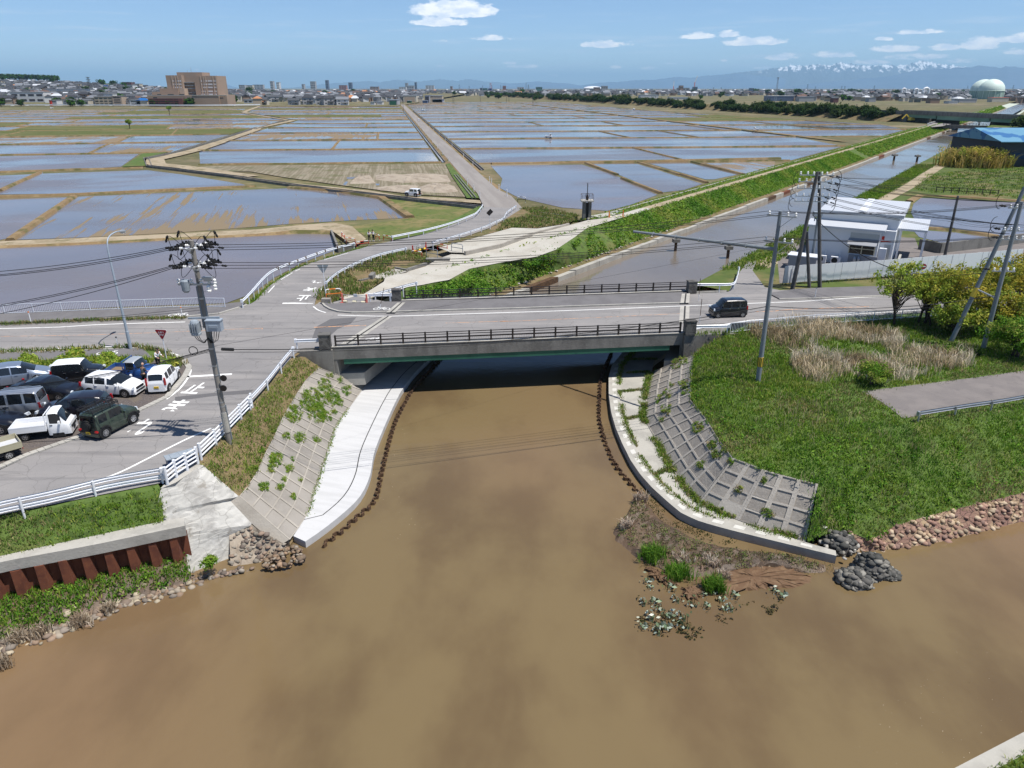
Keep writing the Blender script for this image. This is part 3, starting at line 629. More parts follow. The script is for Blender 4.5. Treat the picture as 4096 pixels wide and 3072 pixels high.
# --- right bank: older walkway with kerb and weed lines
front_r = PL('M',[(254,300),(257,380),(275,520),(310,640),(360,760),(425,890),(500,1000),(590,1100),(700,1200),(800,1285),(920,1345),(1050,1385),(1200,1425),(1500,1500)],Z_WALK) + PL('S',[(1608,475)],Z_WALK)
up_r = [Vector((17.5,78,Z_WALK)),P('L',1640,300,Z_WALK),P('L',1560,400,Z_WALK),P('L',1538,480,Z_WALK)]
front_r = up_r + front_r[1:]
back_r = [Vector((22,77,Z_WALK)),P('M',600,130,Z_WALK),P('M',582,210,Z_WALK)] + PL('M',[(550,345),(525,555),(560,620),(640,760),(700,870),(770,990),(850,1100),(950,1200),(1130,1290),(1350,1380),(1560,1435),(1760,1505)],Z_WALK) + PL('S',[(1600,430)],Z_WALK)
fr = resample(front_r,80); br = resample(back_r,80)
t = thing('walkway','weathered pale walkway slabs divided by weeds, curving along the right bank','walkway',tuple(fr[40]))
kin = []
for i in range(80):
 d = br[i] - fr[i]; L = np.linalg.norm(d); kin.append(fr[i] + d / L * min(.95,L * .8))
mb = MB(); mb.prism([tuple(p) for p in list(fr) + kin[::-1]],-5.4,Z_WALK + .10); KERB = mb
mb = MB(); mb.prism([tuple(p) for p in kin + list(br[::-1])],-5.2,Z_WALK); mb.build('slab',M['concrete_pale'],t,True)
mb = KERB.m(1)
for i in range(4,78):
 if i % 2: continue
 a,b = Vector(fr[i]),Vector(fr[i + 1]); k0,k1 = Vector(kin[i]),Vector(kin[i + 1])
 mb.add([p + Vector((0,0,.105)) for p in (a.lerp(k0,.35),b.lerp(k1,.35),b.lerp(k1,.75),a.lerp(k0,.75))],[(3,2,1,0)])
mb.build('kerb',[M['concrete_pale'],mat('kerb_worn',(.52,.51,.47),[((.44,.43,.39),2,.45,.65,.8)])],t,True)
T_r = [P('M',905,80,-1.0),P('M',895,250,-1.1),P('M',885,420,-1.2),P('M',990,545,-1.2),P('M',1100,720,-1.2),P('M',1205,860,-1.25),P('M',1330,905,-1.3),P('M',1460,960,-1.3),P('M',1650,1010,-1.3),P('M',1855,1060,-1.3)]
sg1 = grid_loft([T_r[:3],[back_r[2]] + back_r[3:5]],20,8); sg2 = grid_loft([T_r[2:6],back_r[4:11]],20,8); sg3 = grid_loft([T_r[5:],back_r[10:15]],20,8)
revet('revetment',sg1,4,8,(.07,.07),.05,[M['block_light'],M['panel_light']],'weedy grey block slope beside the bridge abutment on the right bank')
revet('revetment',sg2,4,8,(.06,.07),.055,[M['block_light'],M['panel_light']],'middle grey block slope with small square recesses on the right bank')
revet('revetment',sg3,4,5,(.08,.12),.065,[M['block_light'],M['panel_light']],'downstream block slope with large square panels ending at the rock-filled bags',{(3,1)})
structure(grid_mb(grid_loft([[p + Vector((0,0,-.45)) for p in T_r],[p + Vector((0,0,-.45)) for p in back_r[2:15]]],60,5)),'bank_slope',M['mud'])
# --- left foreground: sheet pile wall, grass, apron, shore
zc = -1.55
capb = PL('Q',[(-400,640),(0,552),(280,490),(700,400),(1110,312),(1250,290)],zc); capf = PL('Q',[(-400,688),(0,592),(640,475),(1258,345)],zc)
t = thing('retaining_wall','rusty sheet pile retaining wall under a pale concrete cap at the lower left','retaining wall',tuple(capf[1]))
mb = MB(); cb = resample(capb,12); cf = resample(capf,12); mb.prism([tuple(p) for p in list(cf) + list(cb[::-1])],zc - .62,zc); mb.build('cap',M['concrete'],t,True)
def hat_row(p,q,per,amp,z0,z1,th,mb,jit=0.0,phase=0.0):
 p,q = Vector(p),Vector(q); d = (q - p); L = d.length; d.normalize(); n = Vector((-d.y,d.x,0)); k = 0; s = phase
 prof = [(0,0),(.28,0),(.42,1),(.78,1),(.92,0)]; pts = []
 while s < L:
  for a,b in prof:
   x = s + a * per
   if x <= L: pts.append((x,b * amp))
  s += per
 for (x0,y0),(x1,y1) in zip(pts,pts[1:]):
  zz = z1 + (rng.uniform(-jit,jit) if jit else 0)
  a = p + d * x0 + n * y0; b = p + d * x1 + n * y1
  vs = [a,b,b + n * th,a + n * th]; mb.prism([(v.x,v.y) for v in vs],z0,zz)
hw = MB(); a = Vector(cf[-1]) + Vector((-.15,.45,0)); b = Vector(cf[0]) + Vector((0,.45,0)); hat_row(b,a,1.05,-.42,-4.9,zc - .6,.05,hw)
hw.build('sheet_pile',M['rust'],t,True)
grass_top = [Vector(p) for p in PL('Q',[(-400,325),(0,262),(250,240),(800,150),(1090,92)],-.06)]
structure(grid_mb(grid_loft([[q + Vector((.1,1.6,0)) for q in grass_top],grass_top],30)),'grass_bank',M['grass_ground'])
G_ft = grid_loft([grass_top,[p + Vector((0,0,-.03)) for p in PL('Q',[(-400,640),(0,552),(280,490),(700,400),(1115,312)],zc)]],40,6)
structure(grid_mb(G_ft,.06),'grass_bank',M['grass_ground'])
pile_base = PL('Q',[(-400,880),(0,800),(190,750),(340,725),(470,690),(600,662),(740,640),(860,607),(1010,562),(1110,545),(1262,500)],-3.75)
shore = PL('Q',[(-400,1360),(0,1195),(180,1112),(350,1078),(480,1030),(620,960),(800,890),(950,845),(1150,800),(1300,745)],Z_W - .03)
G_fs = grid_loft([pile_base,shore],44,8)
bulge = np.linspace(0,1,G_fs.shape[0])[:,None]; G_fs[:,:,2] += .35 * np.sin(np.pi * bulge) ; G_fs[0,:,1] += .9
structure(grid_mb(G_fs,.07),'river_bank',M['mud'])
pa0,pb0,pc0 = P('Q',1095,92,-.04),P('Q',1430,-10,-.04),P('Q',1290,690,-4.8); pn0 = (pb0 - pa0).cross(pc0 - pa0)
def onp(x,y):
 r_ = Vector(ray('Q',x,y)); o_ = Vector((0,0,CH)); return o_ + r_ * ((pa0 - o_).dot(pn0) / r_.dot(pn0))
apl = [onp(*q) for q in ((1195,52),(1095,92),(1062,270),(1115,305),(1262,420),(1272,540),(1250,640),(1290,700))]; apr = [A_l[-1] + Vector((0,0,.0)),A_l[-1].lerp(B_l[-1],.16),C_l[-1],e2[0],e2[1],onp(1565,410),onp(1580,560),onp(1590,690)]
structure(grid_mb(grid_loft([apl,apr],46,12),.05),'concrete_apron',mat('apron',(.43,.42,.39),[((.30,.29,.27),.55,.45,.6,.9),((.54,.53,.5),2,.5,.72,.6),((.2,.19,.17),.8,.0,.02,.6,'crack'),((.24,.22,.19),1.3,.6,.68,.8)],rough=.92,bump=.3,bscale=4))
tl_ = [P('Q',1095,92,-.06),P('Q',1195,52,-.06),A_l[-1] + Vector((.1,-.1,-.06))]; structure(grid_mb(grid_loft([[q + Vector((-1.5,1.9,0)) for q in tl_],tl_],12)),'concrete_apron',M['concrete'])
sp1 = [onp(1560,405),onp(1688,318),P('Q',1780,390,-3.3),P('Q',1870,430,-3.7),P('Q',1950,480,-4.2)]; sp2 = PL('Q',[(1570,640,-4.75),(1700,625,-4.75),(1800,590,-4.72),(1900,560,-4.72),(2010,520,-4.7)])
G_sp = grid_loft([sp1,sp2],24,8); structure(grid_mb(G_sp,.05),'stone_pitching',M['spoil'])
ROCKCOL = [(.26,.22,.17),(.2,.17,.14),(.33,.28,.2),(.17,.13,.10),(.24,.17,.12)]
def rocks(name,pts,size,pal,m,flat=.65,kind='stuff',parent=None):
 ico = bmesh.new(); bmesh.ops.create_icosphere(ico,subdivisions=1,radius=1); bv = np.array([tuple(v.co) for v in ico.verts]); bf = np.array([[v.index for v in f.verts] for f in ico.faces]); ico.free()
 n = len(pts); k = len(bv); s = rng.uniform(size[0],size[1],(n,1,1)) * rng.uniform(.65,1.3,(n,1,3)) * np.array([1,1,flat]); V = bv[None] * (1 + rng.normal(0,.13,(n,k,1))) * s
 a = rng.uniform(0,6.28,n); c,si = np.cos(a)[:,None],np.sin(a)[:,None]; x = V[:,:,0] * c - V[:,:,1] * si; y = V[:,:,0] * si + V[:,:,1] * c
 V = np.stack([x,y,V[:,:,2]],2) + pts[:,None,:]
 cc = np.repeat(pick_cols(n,pal,.25),k,0); Fc = (bf[None] + np.arange(n)[:,None,None] * k).reshape(-1,3)
 return np_mesh(name,V.reshape(-1,3),Fc,m,cc,parent,kind)
sh = resample(shore,300)[60:] + np.concatenate([rng.normal(0,.28,(240,2)),rng.uniform(-.02,.1,(240,1))],1)
rocks('shore_stones',np.concatenate([sh,sample_grid(G_fs[-3:,20:],3)]),(.09,.26),ROCKCOL,M['rock'])
rocks('shore_stones',np.concatenate([resample(PL('Q',[(1250,700),(1500,680),(1700,640)],-4.6),60) + rng.normal(0,.12,(60,3)),sample_grid(G_sp,16) + [0,0,.0]]),(.10,.2),[(.19,.17,.14),(.25,.22,.18),(.15,.12,.1),(.22,.16,.12)],M['rock'])
pile = sample_poly(PL('Q',[(1780,640),(1830,540),(1960,480),(2060,520),(2075,600),(1900,660)],-4.5),26)
pile[:,2] += .25 * rng.random(len(pile)); rocks('rubble_heap',pile,(.08,.19),[(.2,.15,.1),(.25,.17,.11),(.15,.11,.08),(.28,.24,.19)],M['rock'])
# --- right bank terrain
Fr_ = T_r + [P('M',1850,1120,-1.6),P('M',1805,1350,-2.9),P('M',1768,1500,-4.1),P('N',130,1560,-4.0),P('N',330,1510,-3.9),P('N',520,1590,-4.0),P('N',700,1480,-3.6),P('N',1000,1390,-3.45),P('N',1300,1320,-3.35),P('N',1652,1235,-3.2),P('N',2300,1060,-3.0)]
Ur_ = [P('H',1830,1290,-.1),P('M',960,40,-.12),P('M',1150,250,-.12),P('M',1250,420,-.12),P('N',-20,560,-.12),P('N',150,640,-.12),P('N',300,690,-.12),P('N',420,720,-.12),P('N',540,730,-.12),P('N',640,735,-.12),P('N',700,738,-.12),P('N',750,740,-.12),P('N',800,740,-.12),P('N',860,738,-.12),P('N',920,735,-.12),P('N',990,730,-.12),P('N',1100,715,-.12),P('N',1250,690,-.12),P('N',1450,645,-.12),P('N',1700,590,-.12),P('N',2300,470,-.12)]
mid = [a.lerp(b,.5) + Vector((0,0,.35 if i > 8 else .15)) for i,(a,b) in enumerate(zip(Fr_,Ur_))]
def rows_direct(lines,n):
 k = len(lines[0]); out = []
 for l in lines: A = np.array([tuple(p) for p in l]); out.append(np.stack([np.interp(np.linspace(0,k - 1,n),np.arange(k),A[:,i]) for i in range(3)],1))
 R_ = []
 for a,b in zip(out,out[1:]):
  for j in range(6): R_.append(a + (b - a) * j / 6)
 R_.append(out[-1]); return np.array(R_)
G_rb = rows_direct([Fr_,mid,Ur_],84); structure(grid_mb(G_rb,.08),'grass_bank',M['grass_ground'])
st = Fr_[14:]; wl = PL('N',[(360,1680),(560,1672),(760,1655),(1050,1605),(1300,1545),(1652,1452),(2300,1270)],Z_W - .05)
sw_ = tag(grid_mb(grid_loft([st,wl],60,6),.03).build('stone_wall',mat('red_stone',(.27,.17,.125),[((.36,.27,.16),1.9,.3,.7,.8,(1,1,2.5),'cell'),((.17,.09,.075),.6,.45,.6,.7),((.035,.025,.02),1.9,.0,.07,.95,(1,1,2.5),'crack')],rough=.92,bump=.4)),'reddish dry stone facing along the right-hand waterline','stone wall')
rocks('facing_stone',sample_grid(grid_loft([st,wl],60,6),9),(.13,.25),[(.30,.19,.14),(.24,.145,.11),(.36,.27,.18),(.2,.13,.105),(.38,.3,.21)],M['rock'],kind='stuff',parent=sw_)
plateau = [p + Vector((0,0,.001)) for p in Ur_] + PL('I',[(3000,1010),(2212,1068),(860,1148),(0,1200)],-.12) + PL('H',[(1830,1275)],-.12)
sheet('ground',plateau,M['grass_ground'])
sheet('path',PL('N',[(455,490),(570,475),(1250,392),(1700,330),(2400,240),(2400,430),(1700,540),(950,655),(760,690),(680,625),(600,565)],-.09),M['path_asphalt'])
G_cr = grid_loft([[cpt(22.3,y,-4.3) for y in (88,175,460,900)],[cpt(24.5,y,-2.6) for y in (88,175,460,900)],[cpt(27.5,y,-.5) for y in (88,175,460,900)]],60,3)
# --- canal upstream of the bridge
ys = [84,96,130,175,250,350,462,700,1000]
G_slope = grid_loft([[cpt(-2.7,y,-3.85) for y in ys],[cpt(-6.5,y,-2.4) for y in ys],[cpt(-9.4,y,-.98) for y in ys]],120,4)
structure(grid_mb(grid_loft([[cpt(-.8,y,-4.0) for y in ys],[cpt(-2.8,y,-3.8) for y in ys]],120,1),.03),'bank_foot',M['dry_ground'])
structure(grid_mb(G_slope,.1),'grass_bank',M['grass_ground']); structure(grid_mb(G_cr,.1),'grass_bank',M['grass_ground'])
structure(grid_mb(grid_loft([[cpt(-9.3,y,-.95) for y in ys[1:]],[cpt(-11.9,y,-.95) for y in ys[1:]]],60)),'bank_path',M['farm_track'])
G_strip = grid_loft([[cpt(-11.8,y,-.99) for y in (128,250,462,1000)],[cpt(-14.6,y,-1.02) for y in (128,250,462,1000)]],60,2); structure(grid_mb(G_strip,.03),'grass_bank',M['grass_ground'])
G_strip2 = grid_loft([[cpt(-15.0,y,-1.1) for y in (128,250,462,1000)],[cpt(-18.5,y,-1.8) for y in (128,250,462,1000)]],60,2); structure(grid_mb(G_strip2,.03),'grass_bank',M['grass_ground'])
mb = MB(); mb.bar(cpt(-14.8,128,-1.15),cpt(-14.8,470,-1.15),.3,.5); tag(mb.build('low_wall',M['concrete']),'long low concrete kerb wall between the paddies and the canal path','low wall')
def canal_edge(off0,off1,y0,y1,label,rustp):
 mb = MB(); y = y0
 while y < y1:
  L = rng.uniform(2.5,7) * (1 if y < 200 else 2.5); e = min(y + L - .12,y1); mb.m(int(rng.choice([0,1,2,3],p=rustp))); h = Z_W + .75 + rng.uniform(-.1,.06)
  mb.prism([tuple(cpt(off0,y,0))[:2],tuple(cpt(off0,e,0))[:2],tuple(cpt(off1,e,0))[:2],tuple(cpt(off1,y,0))[:2]],-5.4,h); y += L
 return tag(mb.build('canal_wall',[M['concrete_pale'],M['concrete'],M['rust'],M['rust_brown']]),label,'canal wall')
canal_edge(0,-1.0,86,462,'broken pale and rust-stained concrete edge along the left side of the canal',[.55,.3,.05,.10])
canal_edge(22.2,22.9,90,452,'narrow pale concrete edge along the right side of the canal',[.5,.3,.05,.15])
canal_edge(0,-1.0,480,1000,'straight concrete canal edge beyond the small far bridge, left side',[.6,.3,.05,.05])
canal_edge(22.2,23.2,480,1000,'straight concrete canal edge beyond the small far bridge, right side',[.6,.3,.05,.05])
wst = np.array([tuple(cpt(rng.uniform(-3.1,-1.9),y,-3.72)) for y in np.concatenate([rng.uniform(87,135,150),rng.uniform(135,260,40)])]); rocks('foot_stones',wst,(.09,.2),[(.36,.33,.28),(.28,.25,.2),(.44,.41,.36)],M['rock'])
gv = PL('G',[(1330,815),(1480,772),(1600,703),(1700,668),(1810,672),(2212,560)],-.75) + PL('H',[(250,478),(560,402),(700,365),(860,345)],-.85) + [cpt(-11.9,140,-.93),cpt(-9.2,140,-.93)] + PL('H',[(700,425),(600,500),(450,600),(300,655),(0,705)],-.8) + PL('G',[(1850,792),(1680,885),(1560,905),(1450,928),(1330,945)],-.7) + PL('G',[(1180,1000),(1000,1040),(990,1085),(780,1085),(790,1020),(960,1005),(1130,900),(1140,870)],-.3)
sheet('gravel_yard',gv,M['gravel'])
sheet('concrete_pad',PL('G',[(1590,612),(1700,585),(2212,445)],-.62) + PL('H',[(300,430),(560,390),(250,470),(0,555)],-.62) + PL('G',[(1810,658),(1690,652)],-.62),M['gravel'])
sheet('concrete_pad',PL('G',[(1050,850),(1220,790),(1330,812),(1150,872),(1060,872)],-.55),M['concrete_pale'])
gu = PL('H',[(870,350),(700,425),(600,500),(450,600),(300,655),(0,705)],-.82) + PL('G',[(1850,792),(1680,885),(1560,905),(1450,928),(1330,945),(1200,1000)],-.72); gd = [cpt(-2.6,y,-3.85) for y in (141,128,118,108,99,94,91,88,85,82,79,76)]
G_gs = grid_loft([gu,gd],60,6); structure(grid_mb(G_gs,.08),'bank_slope',M['grass_ground'])
v1 = grid_loft([rr[0:9],PL('G',[(640,1100,-.1),(785,1030,-.3),(960,1005,-.5),(1135,880,-.72),(1335,815,-.78),(1480,775,-.8),(1500,720,-.85)])],40,5)
v2 = grid_loft([rr[9:],PL('G',[(1600,608,-.95),(1700,582,-.95),(2212,443,-1.0)]) + PL('H',[(300,425,-1.05),(560,385,-1.1),(640,330,-1.2),(350,260,-1.2)])],40,5)
structure(grid_mb(v1,.05),'grass_bank',M['dry_ground']); structure(grid_mb(v2,.05),'grass_bank',M['dry_ground'])
v3 = grid_loft([rl[:8],[p + Vector((-1.9,.8,-1.75 - p.z)) for p in rl[:8]]],40,3); structure(grid_mb(v3,.04),'grass_bank',M['grass_ground'])
# ------------------------------------------------------------------ flooded paddies, levees and farm tracks
WAT = dict(w=[],n=[],s=[],m=[],g=[])
LEV = MB()
def field(q,kind):
 WAT[kind].append([Vector((p[0],p[1],Z_P + (.16 if kind == 'g' else 0))) for p in q])
def levee(p,q,w=1.3,h=.42,z=Z_P):
 w *= .72
 p,q = Vector(p),Vector(q); d = q - p; d.z = 0; L = d.length
 if L < .1: return
 d.normalize(); s = Vector((-d.y,d.x,0)); n = max(2,int(L / 14)); pr = [(-w / 2 - .25,-.1),(-w / 2 + .1,h),(w / 2 - .1,h),(w / 2 + .25,-.1)]
 vs = []; 
 for i in range(n + 1):
  c = p.lerp(q,i / n); j = rng.uniform(-.12,.12); k = rng.uniform(.8,1.15)
  for a,b in pr: vs.append((c.x + s.x * (a + j),c.y + s.y * (a + j),z + (b * k if b > 0 else b)))
 LEV.add(vs,[(i * 4 + j + 1,i * 4 + j,i * 4 + 4 + j,i * 4 + 5 + j) for i in range(n) for j in range(3)] + [(0,1,2,3),(n * 4 + 3,n * 4 + 2,n * 4 + 1,n * 4)])
def poly_levee(k,pts,w=1.3,h=.42):
 L = PL(k,pts,Z_P)
 for a,b in zip(L,L[1:]): levee(a,b,w,h)
z = Z_P
p1t = PL('E',[(-500,668),(0,628),(700,590),(1500,552),(2212,520)],z) + PL('G',[(640,482),(690,490)],z)
field(p1t + PL('G',[(745,625),(430,745),(200,870),(20,1000)],z) + PL('E',[(1960,1105),(1000,1140),(0,1190),(-500,1230)],z),'n')
p2 = PL('E',[(120,560),(680,185),(1500,150),(2212,125)],z) + PL('G',[(330,112),(700,140),(1100,205),(1335,362),(800,385),(300,415),(0,440)],z) + PL('E',[(1500,500),(700,540)],z)
field(p2,'s')
field(PL('E',[(-500,600),(0,560),(60,548),(610,190),(0,208),(-500,225)],z),'n')
field(PL('E',[(-40,168),(370,-30)],z) + PL('A',[(370,1068),(1270,1038),(1570,1075)],z) + PL('G',[(-70,75),(0,98)],z) + PL('E',[(1500,122),(700,158)],z),'n')
field(PL('E',[(-500,205),(0,186),(-60,160)],z) + PL('A',[(300,1072),(0,1085),(-300,1095)],z),'n')
poly_levee('E',[(-500,215),(0,195),(660,172),(1500,135),(2212,100)]); poly_levee('E',[(90,565),(640,188)],1.6); poly_levee('E',[(0,140),(350,-20)],1.2)
poly_levee('A',[(-300,1070),(0,1058),(700,1035),(1240,1020)],1.7)
poly_levee('G',[(330,108),(700,135),(1110,195),(1350,362)],2.2)
tr = grid_loft([PL('E',[(-500,612),(0,572),(700,543),(1500,508),(2212,470)],-1.35) + PL('G',[(400,425),(700,400),(860,430),(980,540)],-1.25),PL('E',[(-500,652),(0,610),(700,582),(1500,540),(2212,508)],-1.35) + PL('G',[(400,462),(690,468),(800,545),(880,600)],-1.1)],60,3)
structure(grid_mb(tr,.02),'farm_track',M['farm_track'])
structure(grid_mb(grid_loft([[Vector(p) for p in tr[-1]],[Vector((p[0] + .5,p[1] - 1.0,Z_P - .1)) for p in tr[-1]]],60)),'road_verge',M['levee'])
structure(grid_mb(grid_loft([[Vector(p) for p in tr[0]][:46],[Vector((p[0] - .2,p[1] + .8,Z_P - .1)) for p in tr[0]][:46]],60)),'road_verge',M['levee'])
sheet('meadow',PL('G',[(840,435),(1345,368),(1110,198),(1300,190),(1935,272),(1870,342),(1500,486),(1205,545),(985,520)],-1.61),mat('meadow',(.10,.125,.03),[((.20,.16,.07),.12,.42,.6,.85),((.05,.085,.016),.7,.48,.66,.7)],rough=.95))
sheet('grass_bank',PL('G',[(1205,548),(1500,490),(1700,424),(1875,346),(1975,268),(1930,262),(1700,385),(1400,480),(1190,530)],-1.25),M['grass_ground'])
sheet('stubble_field',PL('B',[(-40,893),(1700,876),(1760,963)],-1.45) + PL('G',[(1830,185),(1400,165),(800,90),(300,20),(0,-30)],-1.45) + PL('A',[(1620,1050),(1500,1020)],-1.45),M['stubble'])
sheet('grass_bank',PL('B',[(1700,878),(1735,872),(1830,963)],-1.25) + PL('G',[(1955,195),(1830,192),(1700,0)],-1.25),M['grass_ground'])
sheet('farm_track',PL('G',[(-60,8),(300,62),(700,100),(1000,130),(1300,178),(1500,185),(1975,215),(1965,240),(1500,205),(1200,185),(800,122),(300,80),(-60,25)],-1.3),M['farm_track'])
def heap(k,pts,z,h,name='spoil_heap'):
 L = PL(k,pts,z); c = sum(L,Vector()) / len(L); mb = MB(); n = 32; outer = [Vector(p) for p in resample(L + [L[0]],n + 1)[:-1]]; rings = [outer]
 for f,hh in ((.78,.6),(.5,1.0),(.2,1.02)): rings.append([c.lerp(p,f * rng.uniform(.93,1.07)) + Vector((0,0,h * hh * rng.uniform(.75,1.15))) for p in outer])
 vs = [p for r_ in rings for p in r_] + [c + Vector((0,0,h))]; fs = [(i * n + j,i * n + (j + 1) % n,(i + 1) * n + (j + 1) % n,(i + 1) * n + j) for i in range(3) for j in range(n)] + [(3 * n + j,3 * n + (j + 1) % n,4 * n) for j in range(n)]
 mb.add(vs,fs); bm = bmesh.new(); o = mb.build(name,M['spoil'],kind='structure'); bm.from_mesh(o.data); bmesh.ops.recalc_face_normals(bm,faces=bm.faces); bm.to_mesh(o.data); bm.free(); return o
heap('G',[(840,75),(900,15),(1020,12),(1060,70)],-1.45,.9); heap('G',[(1060,0),(1660,-2),(1700,60),(1300,66),(1060,40)],-1.45,.8)
heap('G',[(1430,100),(1550,70),(1720,90),(1760,140),(1600,152),(1420,135)],-1.45,.7); heap('G',[(1040,110),(1250,85),(1420,90),(1400,150),(1100,130)],-1.45,.4)
sheet('puddle',PL('G',[(815,18),(890,15),(870,34),(820,34)],-1.43),M['paddy']); sheet('puddle',PL('G',[(785,80),(805,55),(830,55),(810,85)],-1.43),M['paddy']); sheet('puddle',PL('G',[(1060,72),(1095,72),(1090,88),(1065,86)],-1.43),M['paddy'])
def ditch(pts,w,name='drainage_ditch'):
 L = [Vector(p) for p in pts]; mb = MB(); a,b = [],[]
 for i,p in enumerate(L):
  d = (L[min(i + 1,len(L) - 1)] - L[max(i - 1,0)]).normalized(); s = Vector((-d.y,d.x,0)) * w / 2; a.append(p + s); b.append(p - s)
 for i in range(len(L) - 1):
  for e in (a,b): mb.m(0).bar(e[i] + Vector((0,0,-.25)),e[i + 1] + Vector((0,0,-.25)),.2,.9)
 mb.m(1).add([p + Vector((0,0,-.15)) for p in a + b],[(i,i + 1,len(L) + i + 1,len(L) + i) for i in range(len(L) - 1)])
 return mb.build(name,[M['concrete_dark'],M['paddy']],kind='structure')
dz = -1.25
ditch(PL('A',[(1262,932),(1290,1002)],dz) + PL('G',[(-140,10),(0,32),(400,88),(800,135),(1300,195),(1930,268)],dz),1.5)
ditch(PL('A',[(1255,935),(1500,885),(1900,770),(2212,668)],dz) + PL('B',[(230,610),(430,548),(520,537)],dz),.9)
ditch(PL('B',[(520,540),(300,505),(125,483)],dz),.9)
ditch([Vector((AX(y) - 4.6,y,-1.4)) for y in (238,350,520,800)],1.1)
ditch([Vector((AX(y) + 5.0,y,-1.4)) for y in (215,350,520,800)],.9)
ditch(PL('G',[(1735,0),(1890,190)],-1.2),.7)
diag = PL('G',[(500,75),(0,12)],-1.3) + PL('A',[(1600,1010),(1350,985),(1340,945),(1500,910),(1700,862),(1900,795),(2212,690)],-1.3) + PL('B',[(250,600),(520,545),(420,527),(180,492),(145,480),(180,465),(260,435),(430,402)],-1.3)
stripe(diag[1:8],5.5,M['farm_track'],0.0,60,name='farm_track',smooth=False); stripe(diag[7:],4.5,M['farm_track'],0.004,90,name='farm_track',smooth=False)
# --- three blocks of regular fields
def block(row_y,slope,x_ref,left,right,cross,cs,kinds,wmul=1.0,first=None):
 """rows between successive levee lines; left/right give block limits as X(Y); cross = list of lists of X offsets along a row"""
 for k in range(len(row_y) - 1):
  def at(x,yy):          # point on row line yy at abscissa x
   return Vector((x,yy + slope * (x - x_ref),Z_P))
  def lim(fn,yy):
   x = fn(yy)
   for _ in range(6): x = fn(yy + slope * (x - x_ref))
   return x
  y0,y1 = row_y[k],row_y[k + 1]; a0,a1,b0,b1 = lim(left,y0),lim(left,y1),lim(right,y0),lim(right,y1)
  if b0 - a0 < 4: continue
  lw = (1.3 + .0010 * y0) * wmul; levee(at(a0,y0),at(b0,y0),lw,.42)
  xs = [x for x in cross[k] if a0 + 8 < x < b0 - 8]; xs.sort(); prev0,prev1 = a0,a1
  for x in xs + [None]:
   n0,n1 = (b0,b1) if x is None else (x,min(max(x + cs * (y1 - y0),a1 + 2),b1 - 2))
   field([at(prev0 + .4,y0),at(n0 - .4,y0),at(n1 - .4,y1),at(prev1 + .4,y1)],kinds(k,(prev0 + n0) / 2))
   if x is not None: levee(at(n0,y0),at(n1,y1),1.1 * wmul,.36)
   prev0,prev1 = n0,n1
def interp_x(pts):
 a = sorted((p.y,p.x) for p in pts); ys_ = [q[0] for q in a]; xs_ = [q[1] for q in a]
 return lambda y: float(np.interp(y,ys_,xs_))
diag_x = interp_x([Vector((-68,200,0)),Vector((-119,247,0)),Vector((-119.5,263,0)),Vector((-131,335,0)),Vector((-147,433,0)),Vector((-160,560,0)),Vector((-258,733,0)),Vector((-280,800,0)),Vector((-335,1003,0)),Vector((-389,1286,0))])
rk = random.Random(5)
ry = [237.6 + 56.3 * k for k in range(17)]
block(ry,.1,-21.7,lambda y: diag_x(y) + 3.2,lambda y: AX(y) - 5.4,[[-70 - 9 * 0] if k == 1 else ([-52.5 - .16 * (ry[k] - 290),] if k in (2,) else ([rk.uniform(diag_x(ry[k]) + 20,AX(ry[k]) - 20)] if k > 3 and rk.random() < .75 else [])) for k in range(17)],-.163,
  lambda k,x: 'm' if (k in (6,9,13) or (k == 2 and x < -80)) and k != 0 else ('g' if k in (7,11) and x < -130 else 'w'))
ryr = [234 + 59.4 * k for k in range(19)]; track_x = lambda y: 137 - .159 * (y - 392)
def hedge_x(y): return float(np.interp(y,[380,470,520,640,800,1000,1250],[240,250,235,190,150,118,80]))
cr = [[57.5,97],[],[41 + 16,90.5],[120],[20.4,72],[110],[60],[5,90],[40,95],[],[-30,50],[-10,60],[20],[-40],[30],[],[],[],[]]
block(ryr,.1,-4,lambda y: AX(y) + 6.2,lambda y: min(track_x(y) - 2.5,XL(y) - 19.5),cr,-.155,lambda k,x: 'm' if k in (8,12,15) else 'w')
cr2 = [[] for _ in range(19)]
for k in range(19):
 cr2[k] = [track_x(ryr[k]) + rk.uniform(30,55),track_x(ryr[k]) + rk.uniform(80,110)] if k < 12 else []
block(ryr[2:],.1,-4,lambda y: track_x(y) + 3,lambda y: min(XL(y) - 19.5,hedge_x(y)),cr2,-.155,lambda k,x: rk.choice('wwwmg') if k > 1 else 'w')
stripe([Vector((track_x(y),y,Z_P + .45)) for y in (330,1100)],3.6,M['levee'],0.0,name='farm_track'); 
pond = PL('C',[(-75,930),(660,922),(920,1005)],z) + PL('H',[(1270,158),(1050,240),(860,288),(500,262),(150,182),(0,105)],z) + PL('G',[(2130,30)],z); field(pond,'n')
field(PL('C',[(735,912),(1085,910),(1400,1005)],z) + PL('H',[(1630,70),(1480,120),(1300,140)],z) + PL('C',[(960,1005)],z),'w'); field(PL('C',[(1180,907),(1500,898),(1920,1000),(1720,1040),(1650,1040)],z),'w'); field(PL('C',[(1590,895),(2212,880),(2212,940),(1990,998)],z),'m')
poly_levee('C',[(690,912),(940,1007)]); poly_levee('H',[(980,30),(1290,150)]); poly_levee('C',[(1110,905),(1450,1007)]); poly_levee('H',[(1460,0),(1660,65)]); poly_levee('C',[(1515,895),(1960,1003)]); levee(P('C',-70,918,z),P('C',2250,874,z),2.4)
lry = [264.4 + 57.5 * k for k in range(12)]; lc = []
